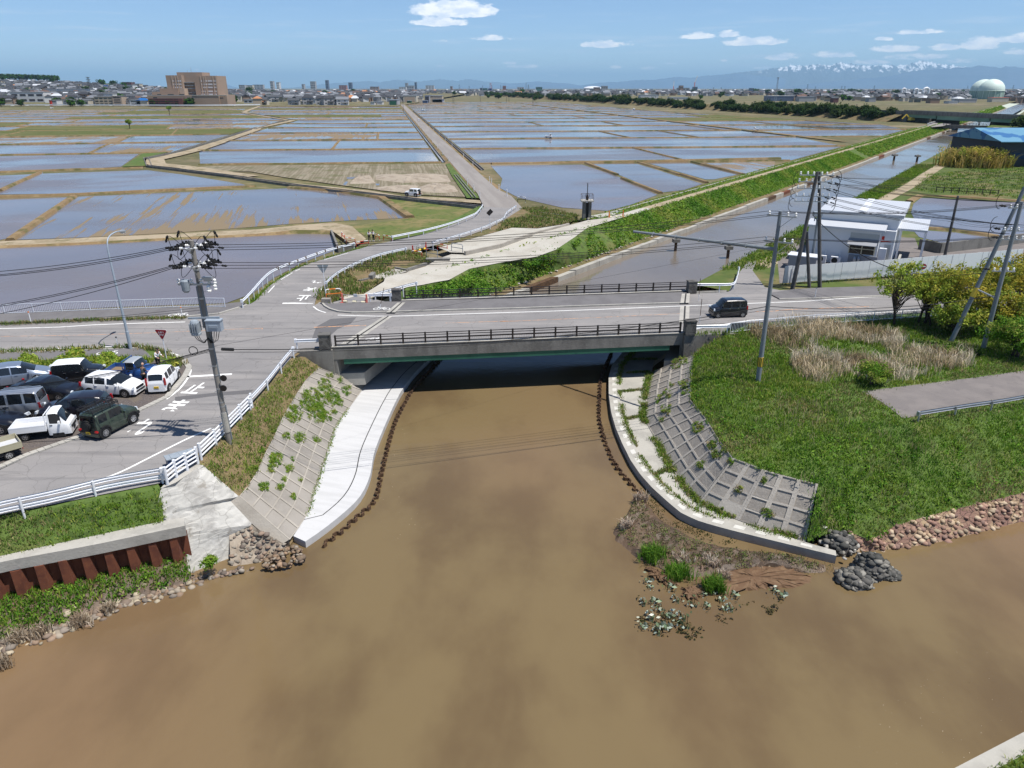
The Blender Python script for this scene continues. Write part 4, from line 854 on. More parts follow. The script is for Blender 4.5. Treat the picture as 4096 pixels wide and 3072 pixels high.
for k in range(12):
 x0 = -135 - 16 * k + 12; base = {0: [-154],1: [-191.6 + 20,],2: [-173,-250],3: [-199,-280]}.get(k,None)
 lc.append(base if base is not None else [-900 + 85 * j + rk.uniform(-18,18) - .34 * 57 * k for j in range(9)])
 lc[-1] = list(lc[-1]) + [-330 - 95 * j - 20 * k * .5 for j in range(5)] if base is not None else lc[-1]
LK = {(0,0): 'w',(0,1): 's',(1,0): 'm',(1,1): 'w',(2,1): 'g',(4,0): 'g',(5,1): 'g',(6,0): 'g'}
def lkind(k,x):
 if k == 0: return 's' if x > -170 else 'n'
 if k == 1: return 'w' if x > -240 else 'm'
 if k == 2: return 'g' if x > -235 else ('s' if x > -290 else 'g')
 return rk.choice('wwwwsmgg')
block(lry,.215,-182,lambda y: -1.05 * y - 60,lambda y: diag_x(y) - 5.0,lc,-.345,lkind,1.0)
lv0 = [(-1.05 * 264 - 40,264.4 + .215 * (-1.05 * 264 - 40 + 182)),(-120,264.4 + .215 * 62)]
field(PL('A',[(-400,925),(0,915),(1200,898),(1045,1008),(700,1028),(0,1048),(-400,1062)],z),'n')
sheet('grass_bank',PL('A',[(1050,1008),(1235,893),(1450,882),(1262,930),(1285,1000)],-1.4),M['grass_ground'])
for kk,mm in (('w','paddy'),('n','paddy_deep'),('s','paddy_streak'),('m','paddy_mud'),('g','paddy_green')):
 mb = MB()
 for q in WAT[kk]: mb.sheet(q)
 if mb.v: structure(mb,'paddy_water' if kk != 'g' else 'paddy_grass',M[mm])
structure(LEV,'paddy_levee',M['levee'])
# ------------------------------------------------------------------ road bridge
BL = (BN1 - BN0).length; BW = (BF0 - BN0).dot(bn); sk = (BF0 - BN0).dot(bd)
def bp(s,w,z=0.0): return BN0 + bd * (s + sk * w / BW) + bn * w + Vector((0,0,z))
bridge = thing('road_bridge','grey concrete road bridge with brown railings crossing the brown channel','bridge',tuple(bp(0,0)))
def bpart(name,m,fn,parent=None):
 mb = MB(); fn(mb); return mb.build(name,m,parent or bridge,True)
def slab(s0,s1,w0,w1,z0,z1): return lambda mb: mb.prism([tuple(bp(s,w))[:2] for s,w in ((s0,w0),(s1,w0),(s1,w1),(s0,w1))],z0,z1)
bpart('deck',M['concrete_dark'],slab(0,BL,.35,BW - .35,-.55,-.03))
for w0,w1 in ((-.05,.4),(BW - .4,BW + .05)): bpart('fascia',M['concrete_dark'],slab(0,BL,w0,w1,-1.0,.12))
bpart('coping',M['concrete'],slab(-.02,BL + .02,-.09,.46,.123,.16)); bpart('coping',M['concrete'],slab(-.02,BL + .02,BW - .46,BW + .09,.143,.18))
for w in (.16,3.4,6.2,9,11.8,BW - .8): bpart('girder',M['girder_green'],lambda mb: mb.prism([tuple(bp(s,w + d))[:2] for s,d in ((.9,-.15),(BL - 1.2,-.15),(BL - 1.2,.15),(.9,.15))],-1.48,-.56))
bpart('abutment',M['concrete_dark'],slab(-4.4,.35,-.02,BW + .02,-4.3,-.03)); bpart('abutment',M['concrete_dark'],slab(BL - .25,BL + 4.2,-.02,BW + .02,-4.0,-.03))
bpart('footing',M['concrete'],slab(.3,2.4,.3,BW - .3,-3.6,-2.45)); bpart('footing',M['concrete'],slab(BL - 1.6,BL - .2,.3,BW - .3,-3.8,-2.6))
for k,w in ((0,.12),(1,BW - .12)):
 n = 17; rail = bpart('railing',M['rail_brown'],lambda mb: [mb.bar(bp(.25,w,z),bp(BL - .3,w,z),a,b) for z,a,b in ((1.06,.07,.06),(.86,.055,.05),(.60,.06,.11),(.28,.055,.06))])
 for i in range(n):
  s = .3 + (BL - .65) * i / (n - 1)
  mb = MB(); mb.bar(bp(s,w,.12),bp(s,w,1.12),.13,.15,up=bd); mb.build('post',M['rail_brown'],rail,True)
 mb = MB(); m_ = int(BL / .155)
 for i in range(m_): s = .3 + (BL - .65) * i / m_; mb.bar(bp(s,w,.28),bp(s,w,.58),.018,.018,up=bd)
 mb.build('baluster_row',M['galv'],rail,True)['kind'] = 'stuff'
for q in (('G',640,1462,.05),('L',2132,158,.05),('G',1240,1062,.1),('H',1538,942,.1)):
 c = P(*q); mb = MB(); mb.box((c.x,c.y,.66),(.95,.75,1.25),math.atan2(bd.y,bd.x)); mb.box((c.x,c.y,1.32),(1.02,.82,.1),math.atan2(bd.y,bd.x)); mb.build('end_pillar',M['stone_dark'],bridge,True)
def joint(a0,a1,b0,b1):
 a0,a1,b0,b1 = (v + Vector((0,0,.009)) for v in (a0,a1,b0,b1)); mb = MB(); mb.m(0).add([a0,a1,b1,b0],[(0,1,2,3)])
 mb.m(1).add([v + Vector((0,0,.004)) for v in (a0.lerp(a1,.42),a0.lerp(a1,.6),b0.lerp(b1,.6),b0.lerp(b1,.42))],[(0,1,2,3)])
 for f in range(len(mb.f)):
  vs = [Vector(mb.v[i]) for i in mb.f[f]]
  if (vs[1] - vs[0]).cross(vs[2] - vs[0]).z < 0: mb.f[f] = mb.f[f][::-1]
 mb.build('expansion_joint',[M['concrete'],M['joint']],bridge,True)
joint(P('G',745,1440),P('G',850,1440),P('G',1130,1192),P('G',1205,1192)); joint(P('G',1150,1160,.15),P('G',1225,1160,.15),P('G',1245,1078,.15),P('G',1312,1076,.15))
joint(P('H',1440,1190),P('H',1520,1188),P('H',1450,1055),P('H',1525,1052)); joint(P('H',1450,1030,.15),P('H',1522,1028,.15),P('H',1462,955,.15),P('H',1528,952,.15))
mb = MB(); w0 = [bp(-4.2,-.05),bp(.1,-.05)]; pr = [(w0[0],-.03),(w0[1],-.03),(w0[1],-3.2),(w0[0],-.9)]
mb.add([Vector((p.x,p.y,z)) for p,z in pr] + [Vector((p.x,p.y,z)) + bn * -.3 for p,z in pr],[(0,1,2,3),(7,6,5,4),(0,4,5,1),(1,5,6,2),(2,6,7,3),(3,7,4,0)]); mb.build('wing_wall',M['concrete_dark'],bridge,True)
mb = MB(); w0 = [bp(BL + .05,-.05),bp(BL + 5.0,-.05)]; pr = [(w0[0],-.03),(w0[1],-.03),(w0[1],-.6),(w0[0],-3.0)]
mb.add([Vector((p.x,p.y,z)) for p,z in pr] + [Vector((p.x,p.y,z)) + bn * -.3 for p,z in pr],[(0,1,2,3),(7,6,5,4),(0,4,5,1),(1,5,6,2),(2,6,7,3),(3,7,4,0)]); mb.build('wing_wall',M['concrete_dark'],bridge,True)
# ------------------------------------------------------------------ sheet pile rows standing in the water
def pile_row(pts,per,label,amp=.2):
 L = [Vector(p) for p in resample(smoothline(pts,120),max(2,int(sum((Vector(b) - Vector(a)).length for a,b in zip(pts,pts[1:])) / per) * 1))]
 mb = MB()
 for i,(a,b) in enumerate(zip(L,L[1:])):
  d = (b - a); n = Vector((-d.y,d.x,0)).normalized() * amp * .62 * (1 if i % 2 else -1); pr = [a,a.lerp(b,.12) + n,a.lerp(b,.88) + n,b]
  for p,q in zip(pr,pr[1:]):
   t_ = Vector((-(q - p).y,(q - p).x,0)).normalized() * .07; z1 = Z_W + .22 + rng.uniform(-.1,.07); mb.prism([tuple(v)[:2] for v in (p,q,q + t_,p + t_)],-5.5,z1)
 return tag(mb.build('sheet_pile_row',M['rust_brown']),label,'sheet piles')
pile_row(PL('K',[(1190,1645),(1260,1590),(1330,1540),(1420,1460),(1500,1390),(1570,1330),(1630,1250),(1655,1150),(1675,1050),(1705,920),(1735,800),(1780,650),(1850,500),(1940,350)],Z_W) + PL('L',[(250,400),(315,330)],Z_W),.36,'rusty zigzag sheet piles in the water along the white walkway')
pile_row([P('L',1560,300,Z_W),P('L',1500,430,Z_W)] + PL('M',[(190,290),(183,430),(180,560),(205,680),(240,790),(300,920),(370,1010),(440,1090),(480,1140)],Z_W),.36,'rusty zigzag sheet piles in the water before the right bank kerb')
# ------------------------------------------------------------------ guardrails, fences, barriers
def guardrail(label,pts,spacing=2.0,h=.72,m='white_paint',beams=1,side=1,group=None,bands=0,face=.3):
 L = smoothline(pts,200) if len(pts) > 2 else resample(pts,100); ln = sum(np.linalg.norm(L[i + 1] - L[i]) for i in range(len(L) - 1)); n = max(2,round(ln / spacing) + 1)
 t = thing('guardrail',label,'guardrail',tuple(L[0]),0,group); q = resample([Vector(p) for p in L],max(12,n * 3))
 prof = [(0,-.5),(.045,-.36),(.045,-.28),(-.0,-.1),(-.0,.1),(.045,.28),(.045,.36),(0,.5)]
 for b in range(beams):
  hh = h - b * .42; vs = []; k = len(prof)
  for i,p in enumerate(q):
   d = q[min(i + 1,len(q) - 1)] - q[max(i - 1,0)]; d[2] = 0; d /= np.linalg.norm(d); s = np.array([d[1],-d[0],0]) * side
   for a,c in prof: vs.append(p + s * (a + .06) + np.array([0,0,hh + c * face]))
  mb = MB(); mb.add(vs,[(i * k + j,i * k + j + 1,(i + 1) * k + j + 1,(i + 1) * k + j) for i in range(len(q) - 1) for j in range(k - 1)])
  for e,f in ((0,1),(-1,-2)):
   c = Vector(q[e]); d = (Vector(q[e]) - Vector(q[f])).normalized(); s = Vector((d.y,-d.x,0)); mb.bar(c + Vector((0,0,hh)) + d * -.02,c + Vector((0,0,hh)) + d * .16,.22,face * 1.05)
  mb.build('beam',M[m],t,True)
 if bands:
  for i in range(bands):
   p = Vector(q[int(len(q) * (.45 + .5 * i / bands))]); mb = MB(); mb.lathe([(.16,-.16),(.16,.16)],(p.x,p.y,p.z + h),8); mb.build('wrap',M['rust_brown'],t,True)
 for p in resample([Vector(p) for p in L],n):
  mb = MB(); mb.tube([Vector(p) + Vector((0,0,-.5)),Vector(p) + Vector((0,0,h + .1))],.062,8); mb.build('post',M[m],t,True)
 return t
guardrail('white guardrail with two beams at the lower left above the grassy bank',PL('O',[(-120,1148),(0,1118),(128,1090),(240,1062),(352,1042)],0),3.2,.78,beams=2,side=-1,face=.27)
def pipe_rail(label,pts,n,hs,r=.055):
 L = resample(pts,n); t = thing('guard_pipe',label,'guard pipe',tuple(L[0]))
 for hgt in hs: mb = MB(); mb.tube([Vector(p) + Vector((0,0,hgt)) for p in L],r,8); mb.build('pipe',M['white_paint'],t,True)
 for p in L: mb = MB(); mb.tube([Vector(p) + Vector((0,0,-.4)),Vector(p) + Vector((0,0,hs[-1] + .12))],.085,10); mb.build('post',M['white_paint'],t,True)
 return t
pipe_rail('short run of white guard pipes beside the blue-topped box',PL('O',[(362,1045),(380,1030),(408,1012),(428,1000)],0),4,(.2,.45,.7,.95))
pipe_rail('white four-pipe guard rail behind the concrete utility pole',PL('O',[(435,992),(462,966),(545,880)],0),5,(.2,.45,.7,.95))
guardrail('white guardrail beam climbing to the bridge above the left slope',PL('K',[(612,525),(768,350),(897,180),(962,102)],0),3.0,.75,side=-1)
guardrail('short white guardrail beam next to the left stone pillar of the bridge',PL('G',[(400,1470),(600,1462)],0),1.6,.75,side=1)
guardrail('long curved white guardrail with brown wraps along the paddy side of the side road',PL('G',[(-60,1120,0),(0,1060,0),(140,900,-.1),(250,832,-.25),(420,765,-.45),(530,722,-.55),(690,668,-.7),(880,622,-.85)]),2.2,bands=7)
guardrail('curved white guardrail on the inner side of the side road beside the stop sign',PL('G',[(650,962,-.1),(730,888,-.2),(830,825,-.35),(960,765,-.45),(1110,712,-.6),(1240,680,-.7),(1315,665,-.75)]),2.4,side=-1)
guardrail('white guardrail bordering the green meadow on the outside of the far bend',PL('G',[(1205,560,-.85),(1500,497,-1),(1715,436,-1.05),(1860,378,-1.1),(1912,350,-1.1),(1962,288,-1.1)]),3.5)
guardrail('white guardrail on the inside of the far bend beside the diamond sign',PL('G',[(1545,608,-.9),(1685,570,-.95),(1810,532,-1),(1920,496,-1.03),(2015,460,-1.05),(2085,425,-1.08),(2145,396,-1.1)]) + PL('H',[(60,330,-1.1),(128,280,-1.1)]),3.5,side=-1)
guardrail('short white guardrail at the left stone pillar on the far side of the bridge',PL('G',[(1015,1072,.1),(1190,1070,.1)]),1.8,.75)
guardrail('pale sloping guardrail between the gravel ramp and the far bridge railing',PL('G',[(1060,1062,-.1),(1240,1010,-.3),(1405,965,-.5)]),2.4,.7,'white_paint',side=-1)
guardrail('white guardrail ending in a bend at the far right stone pillar of the bridge',PL('H',[(1575,935,.1),(1740,935,.1),(1850,932,.1),(1885,905,0),(1915,800,-.1)]),2.4,.75)
guardrail('short white guardrail at the right stone pillar on the near side of the bridge',PL('H',[(1570,1283),(1825,1278)]),2.6,.75)
guardrail('weathered galvanised guardrail beside the asphalt path on the right bank',PL('N',[(868,715,-.1),(1240,655,-.1),(1552,608,-.1),(2100,500,-.1)]),3.4,.62,'galv',side=-1)
def picket_fence(label,pts,n,h,mats='white_paint',step=.16,rails=(.08,1.0)):
 L = [Vector(p) for p in resample(pts,n)]; t = thing('picket_fence',label,'fence',tuple(L[0]))
 for a,b in zip(L,L[1:]):
  mb = MB(); d = b - a; a2,b2 = a + d * .02,a + d * .98
  for r_ in rails: mb.bar(a2 + Vector((0,0,h * r_)),b2 + Vector((0,0,h * r_)),.05,.055)
  k = int(d.length / step)
  for i in range(1,k): p = a2.lerp(b2,i / k); mb.bar(p + Vector((0,0,h * rails[0])),p + Vector((0,0,h * rails[1])),.026,.026)
  mb.build('panel',M[mats],t,True)
 for p in L: mb = MB(); mb.bar(p + Vector((0,0,-.3)),p + Vector((0,0,h * 1.02)),.075,.075); mb.build('post',M[mats],t,True)
 return t
picket_fence('white picket railing along the pavement beside the dark paddy',[Vector((-60,65.6,.1)),P('E',85,1197,.1),P('E',892,1165,.1),P('E',1684,1138,.1),P('E',1945,1142,.1)],13,.92)
picket_fence('pale picket railing along the near road edge behind the dry reeds',PL('H',[(1850,1268)]) + PL('I',[(390,1212),(870,1182),(1330,1150),(1800,1120),(2300,1085)]),12,.9)
def arch(label,pa,pb,h=.75,cols=('red_paint','sign_white'),r=.05,mid=True,group=None):
 """hoop barrier of bent pipe in coloured bands"""
 pa,pb = Vector(pa),Vector(pb); t = thing('hoop_barrier',label,'barrier',tuple((pa + pb) / 2),0,group); d = pb - pa; up = Vector((0,0,1)); pts = []
 for k in range(5): a = k / 4 * math.pi / 2; pts.append(pa + d.normalized() * .18 * (1 - math.cos(a)) + up * (h - .18 + .18 * math.sin(a)))
 pts = [pa - up * .1] + pts + [p for p in [pb - (q - pa).dot(d.normalized()) * d.normalized() + up * (q - pa).z for q in pts][::-1]] + [pb - up * .1]
 Q = resample(pts,22); mb = MB()
 for i in range(0,21): mb.m((i // 4) % 2 if len(cols) > 1 else 0).tube([Vector(Q[i]),Vector(Q[i + 1])],r,8)
 if mid: mb.m(0).bar(pa + up * h * .5,pb + up * h * .5,.05,.08)
 mb.build('hoop',[M[c] for c in cols],t,True); return t
arch('orange and white hoop barrier by the small concrete block at the junction',P('G',645,1045,0),P('G',768,1035,-.1),1.0,('orange','sign_white'))
hb = 'red and white hoop barriers where the farm track joins the side road'
arch('short red and white hoop at the head of the concrete wall above the paddy',P('G',775,520,-.95),P('G',802,552,-.9),.75,group=hb); arch('red and white hoop left of the two people',P('G',812,568,-.9),P('G',890,582,-.9),.75,group=hb)
arch('leaning red and white hoop at the end of the brown-banded guardrail',P('G',898,602,-.85),P('G',1003,590,-.85),.65,group=hb); arch('red and white hoop right behind the two people',P('G',1062,535,-.85),P('G',1093,548,-.85),.75,group=hb)
arch('red and white hoop at the start of the meadow guardrail',P('G',1126,545,-.88),P('G',1200,562,-.88),.72,group=hb)
arch('red and white hoop below the orange gate',P('G',1368,682,-.75),P('G',1452,692,-.75),.72,group=hb); arch('faded red and white hoop on the pale sand beside the inner guardrail',P('G',1583,625,-.9),P('G',1666,640,-.9),.8,group=hb)
arch('dark and white hoop at the corner of the first pond by the farm road',P('H',142,215,-1.1),P('H',205,218,-1.1),1.0,('rust_brown','sign_white'),group=hb)
arch('plain grey pipe hoop on the concrete culvert head',P('G',1490,690,-.6),P('G',1585,705,-.6),1.15,('galv',)); arch('plain grey pipe hoop on the sandy pad beside the low wall',P('G',1702,640,-.62),P('G',1796,655,-.62),1.1,('galv',))
def chain_gate(label,pa,pb,cols,h=.8):
 pa,pb = Vector(pa),Vector(pb); t = thing('barrier_gate',label,'barrier',tuple((pa + pb) / 2)); up = Vector((0,0,1)); d = (pb - pa).normalized()
 for p,s in ((pa,1),(pb,-1)):
  mb = MB(); mb.bar(p,p + up * h,.12,.16); mb.bar(p + d * s * .25,p + up * h * .8,.09,.09); mb.bar(p - d * .22,p + d * .22,.3,.08); mb.build('stand',M[cols[0]],t,True)
 mb = MB(); mb.tube([pa + up * h * .85,pb + up * h * .85],.035,6); mb.tube([pa + up * h * .35,pb + up * h * .35],.03,6); mb.build('bar',M['galv'],t,True)
 for f in (.12,.5,.86): c = pa.lerp(pb,f) + up * .16; mb = MB(); mb.tube([c - d * .2,c + d * .2],.14,10); mb.build('weight',M[cols[1]],t,True)
 c = pa.lerp(pb,.55) + up * h * .85; mb = MB(); mb.bar(c - d * .2,c + d * .2,.03,.3); mb.build('notice_plate',M['sign_white'],t,True)
 return t
chain_gate('pink barrier with cream weights closing the gravel ramp by the bridge',P('G',782,1078,.0),P('G',988,1088,.0),('pink','cream'),1.0)
chain_gate('red barrier gate with yellow weights at the top of the gravel yard',P('G',1375,655,-.75),P('G',1487,628,-.8),('red_paint','yellow'),1.0)
chain_gate('orange barrier gate across the canal path beside the sluice',P('H',876,345,-.9),P('H',990,338,-.9),('orange','cream'),1.2)
# ------------------------------------------------------------------ small concrete works along the canal
def block_thing(name,label,cat,boxes,m,loc):
 t = thing(name,label,cat,loc)
 for nm,fn,mm in boxes: mb = MB(); fn(mb); mb.build(nm,M[mm],t,True)
 return t
c = P('H',695,352,-1.2)
t = thing('sluice_gate','small concrete sluice tower with railed platform and tall screw stem beside the first pond','sluice gate',tuple(c))
mb = MB(); mb.box((c.x - .5,c.y,c.z + 1.4),(.5,1.6,3.4)); mb.box((c.x + .5,c.y,c.z + 1.4),(.5,1.6,3.4)); mb.box((c.x,c.y + .3,c.z + 1.3),(.7,.3,3)); mb.build('tower',M['concrete_dark'],t,True)
mb = MB(); mb.box((c.x,c.y,c.z + 3.2),(2.2,2.2,.22)); mb.build('platform',M['concrete'],t,True)
mb = MB()
for x in (-1,0,1):
 for y in (-1,1): mb.bar((c.x + x,c.y + y,c.z + 3.3),(c.x + x,c.y + y,c.z + 4.3),.05,.05)
for y in (-1,1): mb.bar((c.x - 1,c.y + y,c.z + 4.3),(c.x + 1,c.y + y,c.z + 4.3),.05,.05); mb.bar((c.x - 1,c.y + y,c.z + 3.8),(c.x + 1,c.y + y,c.z + 3.8),.04,.04)
for x in (-1,1): mb.bar((c.x + x,c.y - 1,c.z + 4.3),(c.x + x,c.y + 1,c.z + 4.3),.05,.05)
mb.build('railing',M['rust_brown'],t,True)
mb = MB(); mb.tube([(c.x,c.y,c.z + 3.2),(c.x,c.y,c.z + 6.3)],.07,8); mb.lathe([(.22,0),(.26,.4),(.16,.9)],(c.x,c.y,c.z + 3.3),12); mb.disc((c.x,c.y - .3,c.z + 4.1),.4,'y',.05,20,.34); mb.build('screw_stem',M['rail_brown'],t,True)
mb = MB(); a = P('G',1485,735,-.95); mb.box((a.x + 1.6,a.y + .3,-.95),(3.2,1.0,.9)); tag(mb.build('culvert_head',M['concrete_dark']),'dark concrete culvert head under the grey pipe hoop','culvert')
mb = MB(); a,b = P('G',1815,668,-.6),P('H',0,577,-.6); mb.bar(a,b,.35,.8); mb.bar(b,P('H',255,482,-.62),.35,.8); mb.bar(P('H',255,482,-.85),P('H',552,405,-.9),.35,.7); tag(mb.build('low_wall',M['concrete_block']),'low concrete wall along the upper edge of the gravel yard','low wall')
mb = MB(); mb.bar(P('G',920,905,-.6),P('G',1020,880,-.6),.3,.5); mb.bar(P('G',1330,812,-.75),P('G',1490,760,-.8),.3,.7); mb.bar(P('G',1020,885,-.6),P('G',1045,855,-.55),.5,1.1); mb.bar(P('G',1225,792,-.6),P('G',1330,812,-.6),.25,.5); tag(mb.build('culvert_wall',M['concrete_dark']),'dark stepped concrete channel walls in the grass beside the inner guardrail','culvert')
mb = MB(); mb.bar(P('H',245,335,-1.3),P('H',480,368,-1.3),.3,.6); mb.bar(P('H',330,312,-1.3),P('H',565,342,-1.3),.3,.6); tag(mb.build('channel_walls',M['concrete_dark']),'pair of low dark channel walls in the weeds below the first pond','culvert')
mb = MB(); a = P('H',870,335,-1.0); mb.box((a.x - .6,a.y + 1.2,-1.05),(5.5,2.2,.4),.75); tag(mb.build('culvert_slab',M['concrete']),'concrete slab over the ditch beside the orange gate','culvert')
mb = MB(); a = P('G',645,1075,.1); mb.box((a.x,a.y,.22),(.9,.6,.6)); tag(mb.build('concrete_block',M['concrete_grey']),'small grey concrete block on the junction corner under the stop sign pole','concrete block')
mb = MB(); wa = [P('G',688,478,-1.25),P('G',742,615,-.95),P('G',880,600,-.85)]
mb.bar(wa[0] + Vector((0,0,-.25)),wa[1] + Vector((0,0,-.25)),.3,1.1); mb.bar(wa[1] + Vector((0,0,-.35)),wa[2] + Vector((0,0,-.35)),.3,1.1); tag(mb.build('retaining_wall',M['concrete_dark']),'dark concrete retaining wall at the corner of the nearest paddy','retaining wall')
pg = 'capped concrete piers standing in the canal'
PIERS = [('H',1410,612,1415,515,'nearer-left stubby pier with a square cap in the canal, left of a similar one'),('H',1830,670,1836,572,'nearest capped pier in the canal, close to the right bank'),('D',1160,893,1168,843,'left one of the two distant capped piers half way up the canal'),('D',1345,903,1355,850,'right one of the two distant capped piers half way up the canal'),('W',1590,690,1598,640,'left one of the two tiny piers seen beyond the small far bridge'),('W',1765,692,1768,645,'right one of the two tiny piers seen beyond the small far bridge')]
for k,bx,by,tx,ty,lab in PIERS:
 b = P(k,bx,by,Z_W); h = PY(k,tx,ty,b.y).z; t = thing('canal_pier',lab,'pier',tuple(b),0,pg); w = 1.0 if b.y < 200 else 1.5
 mb = MB(); mb.lathe([(.24 * w,-.9),(.24 * w,h - Z_W - .45)],(0,0,0),12); mb.build('column',M['rust_brown'],t)
 mb = MB(); mb.box((0,0,h - Z_W - .25),(1.15 * w,.9 * w,.55),.1); mb.lathe([(.2,0),(.24,.18),(.05,.3)],(0,0,h - Z_W + .02),10); mb.build('cap',M['concrete_dark'],t)
# ------------------------------------------------------------------ poles, lines, lamp, signs
def vtop(base,k,x,y,dy=0.0): return PY(k,x,y,base.y + dy)
def insulator(mb,c,s=1.0,up=(0,0,1)):
 c = Vector(c); u = Vector(up).normalized(); ring = [(.035,0),(.085,.03),(.085,.07),(.045,.09),(.045,.12),(.075,.15),(.075,.19),(.03,.24)]
 mb.tube([c + u * z * s for _,z in ring],[r * s for r,_ in ring],8)
def pole(label,base,top,m,r0=.19,r1=.11,n=14,name='utility_pole'):
 t = thing(name,label,'utility pole',tuple(base)); mb = MB(); b = Vector(base) - (Vector(top) - Vector(base)).normalized() * .4
 mb.tube([b,Vector(top)],[r0,r1],n); mb.build('shaft',M[m],t,True,smooth='auto'); return t
def part(t,name,m,fn,world=True): mb = MB(); fn(mb); return mb.build(name,M[m] if isinstance(m,str) else m,t,world)
def at_h(base,top,z): base,top = Vector(base),Vector(top); return base.lerp(top,(z - base.z) / (top.z - base.z))
wires = []
def wire(label,a,b,sag=.3,r=.016,group=None,name='power_line',n=14):
 a,b = Vector(a),Vector(b); mb = MB(); mb.tube([a.lerp(b,i / n) - Vector((0,0,sag * 4 * (i / n) * (1 - i / n))) for i in range(n + 1)],r,5,cap=False)
 o = mb.build(name,M['wire'],smooth=True); tag(o,label,'power line',group); return o
UB = hit(SLb,'K',440,785,-.4); UT = vtop(UB,'Y',412,105); up_ = thing('utility_pole','concrete utility pole with black insulated fittings and two transformers beside the white guard pipes','utility pole',tuple(UB))
mb = MB(); mb.tube([UB - Vector((0,0,.5)),UT],[.185,.13],16); mb.build('shaft',M['pole_concrete'],up_,True,smooth='auto')
part(up_,'base_plaster','concrete_pale',lambda mb: mb.tube([at_h(UB,UT,UB.z + .75),at_h(UB,UT,UB.z + 2.1)],[.215,.20],14))
part(up_,'conduit','pole_grey',lambda mb: [mb.tube([UB + Vector((.2,.0,.2)),at_h(UB,UT,UB.z + 2.6) + Vector((.2,0,0))],.045,6),mb.tube([at_h(UB,UT,4.0) + Vector((.17,-.02,0)),at_h(UB,UT,10.3) + Vector((.13,-.05,0))],.055,6),mb.tube([at_h(UB,UT,7.4) + Vector((-.17,-.05,0)),at_h(UB,UT,9.9) + Vector((-.14,-.05,0))],.075,8)])
def pegs(mb):
 for i in range(22): z = 1.6 + i * .42; c = at_h(UB,UT,z); mb.tube([c + Vector((.15,-.05,0)),c + Vector((.36,-.08,.02))] if i % 2 else [c - Vector((.15,.05,0)),c - Vector((.36,.08,-.02))],.012,5)
part(up_,'climbing_peg','galv',pegs)
part(up_,'band','galv',lambda mb: [mb.lathe([(.175,-.05),(.175,.05)],tuple(at_h(UB,UT,z)),14) for z in (1.9,2.3,2.6,3.5,4.4,5.0,6.1,8.0,9.2,10.9)])
def ypt(x,y,dy=0.0): return PY('Y',x,y,UB.y + dy)
WL,WR = [],[]       # wire start points to the left / right
for (lv,lx,rx,yy) in ((0,((345,130),(300,172),(250,215)),((570,120),(560,195),(485,203)),200),(1,((372,432),(330,470),(315,485)),((620,378),(585,425),(545,467)),440)):
 cz = ypt(440,yy).z; cc = at_h(UB,UT,min(cz,UT.z - .1))
 part(up_,'crossarm','galv',lambda mb: [mb.bar(cc + Vector((-.1,-.55,0)),cc + Vector((-.1,1.0,0)),.075,.075),mb.bar(cc + Vector((.12,-.55,0)),cc + Vector((.12,1.0,0)),.075,.075),mb.bar(cc + Vector((0,-.5,0)),cc + Vector((0,0,-.7)),.04,.04)])
 for side,pts in ((-.68,lx),(.68,rx)):
  for j,(x,y) in enumerate(pts):
   dy = (.95,.25,-.5)[j] if (lv,side) != (0,1) else (.95,.0,-.5)[j]; a = cc + Vector((.1 * side,dy,.02)); e = a + Vector((side * 1.5,0,-.05))
   part(up_,'strain_insulator','porcelain',lambda mb: (mb.tube([a,a + Vector((side * .35,0,.05))],.025,6),mb.tube([a + Vector((side * (.38 + .07 * q),0,.05)) for q in range(5)],[.05,.085,.05,.085,.05],10)))
   def sleeve(mb):
    L = [a + Vector((side * (.68 + .1 * q),0,.05 - .012 * q)) for q in range(10)]; mb.tube(L,[.07,.13,.075,.13,.09,.075,.1,.06,.085,.03],8)
    for q in (0,3,6): mb.box(tuple(L[q] + Vector((0,0,.1))),(.12,.06,.12),.3)
   part(up_,'sleeve','black',sleeve)
   b_ = cc + Vector((-side * .0,dy,.55 + .12 * j))
   part(up_,'jumper','wire',lambda mb: mb.tube([a + Vector((side * (1.25 + .55 * math.sin(math.pi * q / 9) - 1.1 * q / 9),-.1 * math.sin(math.pi * q / 9),.75 * math.sin(math.pi * q / 9) * (1 if j != 1 else -1.0))) for q in range(10)],.016,5))
   part(up_,'sleeve','black',lambda mb: mb.tube([a + Vector((side * (1.62 - .06 * q),-.08,.38 + .1 * q)) for q in range(5)] if j != 1 else [a + Vector((side * (1.9 + .12 * q),0,-.06 - .01 * q)) for q in range(5)],[.03,.07,.05,.075,.03],7))
   (WL if side < 0 else WR).append(a + Vector((side * 1.55,0,-.06)))
c3 = at_h(UB,UT,ypt(520,680).z)
part(up_,'crossarm','galv',lambda mb: mb.bar(c3 + Vector((-1.15,-.16,0)),c3 + Vector((1.1,-.16,0)),.09,.1))
for x in (-1.1,-.35,.2,.65,.98): part(up_,'insulator','porcelain',lambda mb: insulator(mb,c3 + Vector((x,-.16,.04)),1.25))
part(up_,'surge_arrester','porcelain',lambda mb: insulator(mb,c3 + Vector((.62,-.28,-.42)),1.7)); part(up_,'surge_arrester','porcelain',lambda mb: insulator(mb,c3 + Vector((1.0,-.28,-.3)),1.4))
part(up_,'instrument_box','steel_blue',lambda mb: mb.lathe([(.13,-.42),(.22,-.3),(.25,.25),(.2,.32),(.05,.36)],tuple(c3 + Vector((-.66,-.34,0))),14))
part(up_,'instrument_box','galv',lambda mb: (mb.box(tuple(c3 + Vector((.66,-.3,.42))),(.55,.3,.14)),mb.box(tuple(c3 + Vector((.66,-.3,.3))),(.4,.22,.14))))
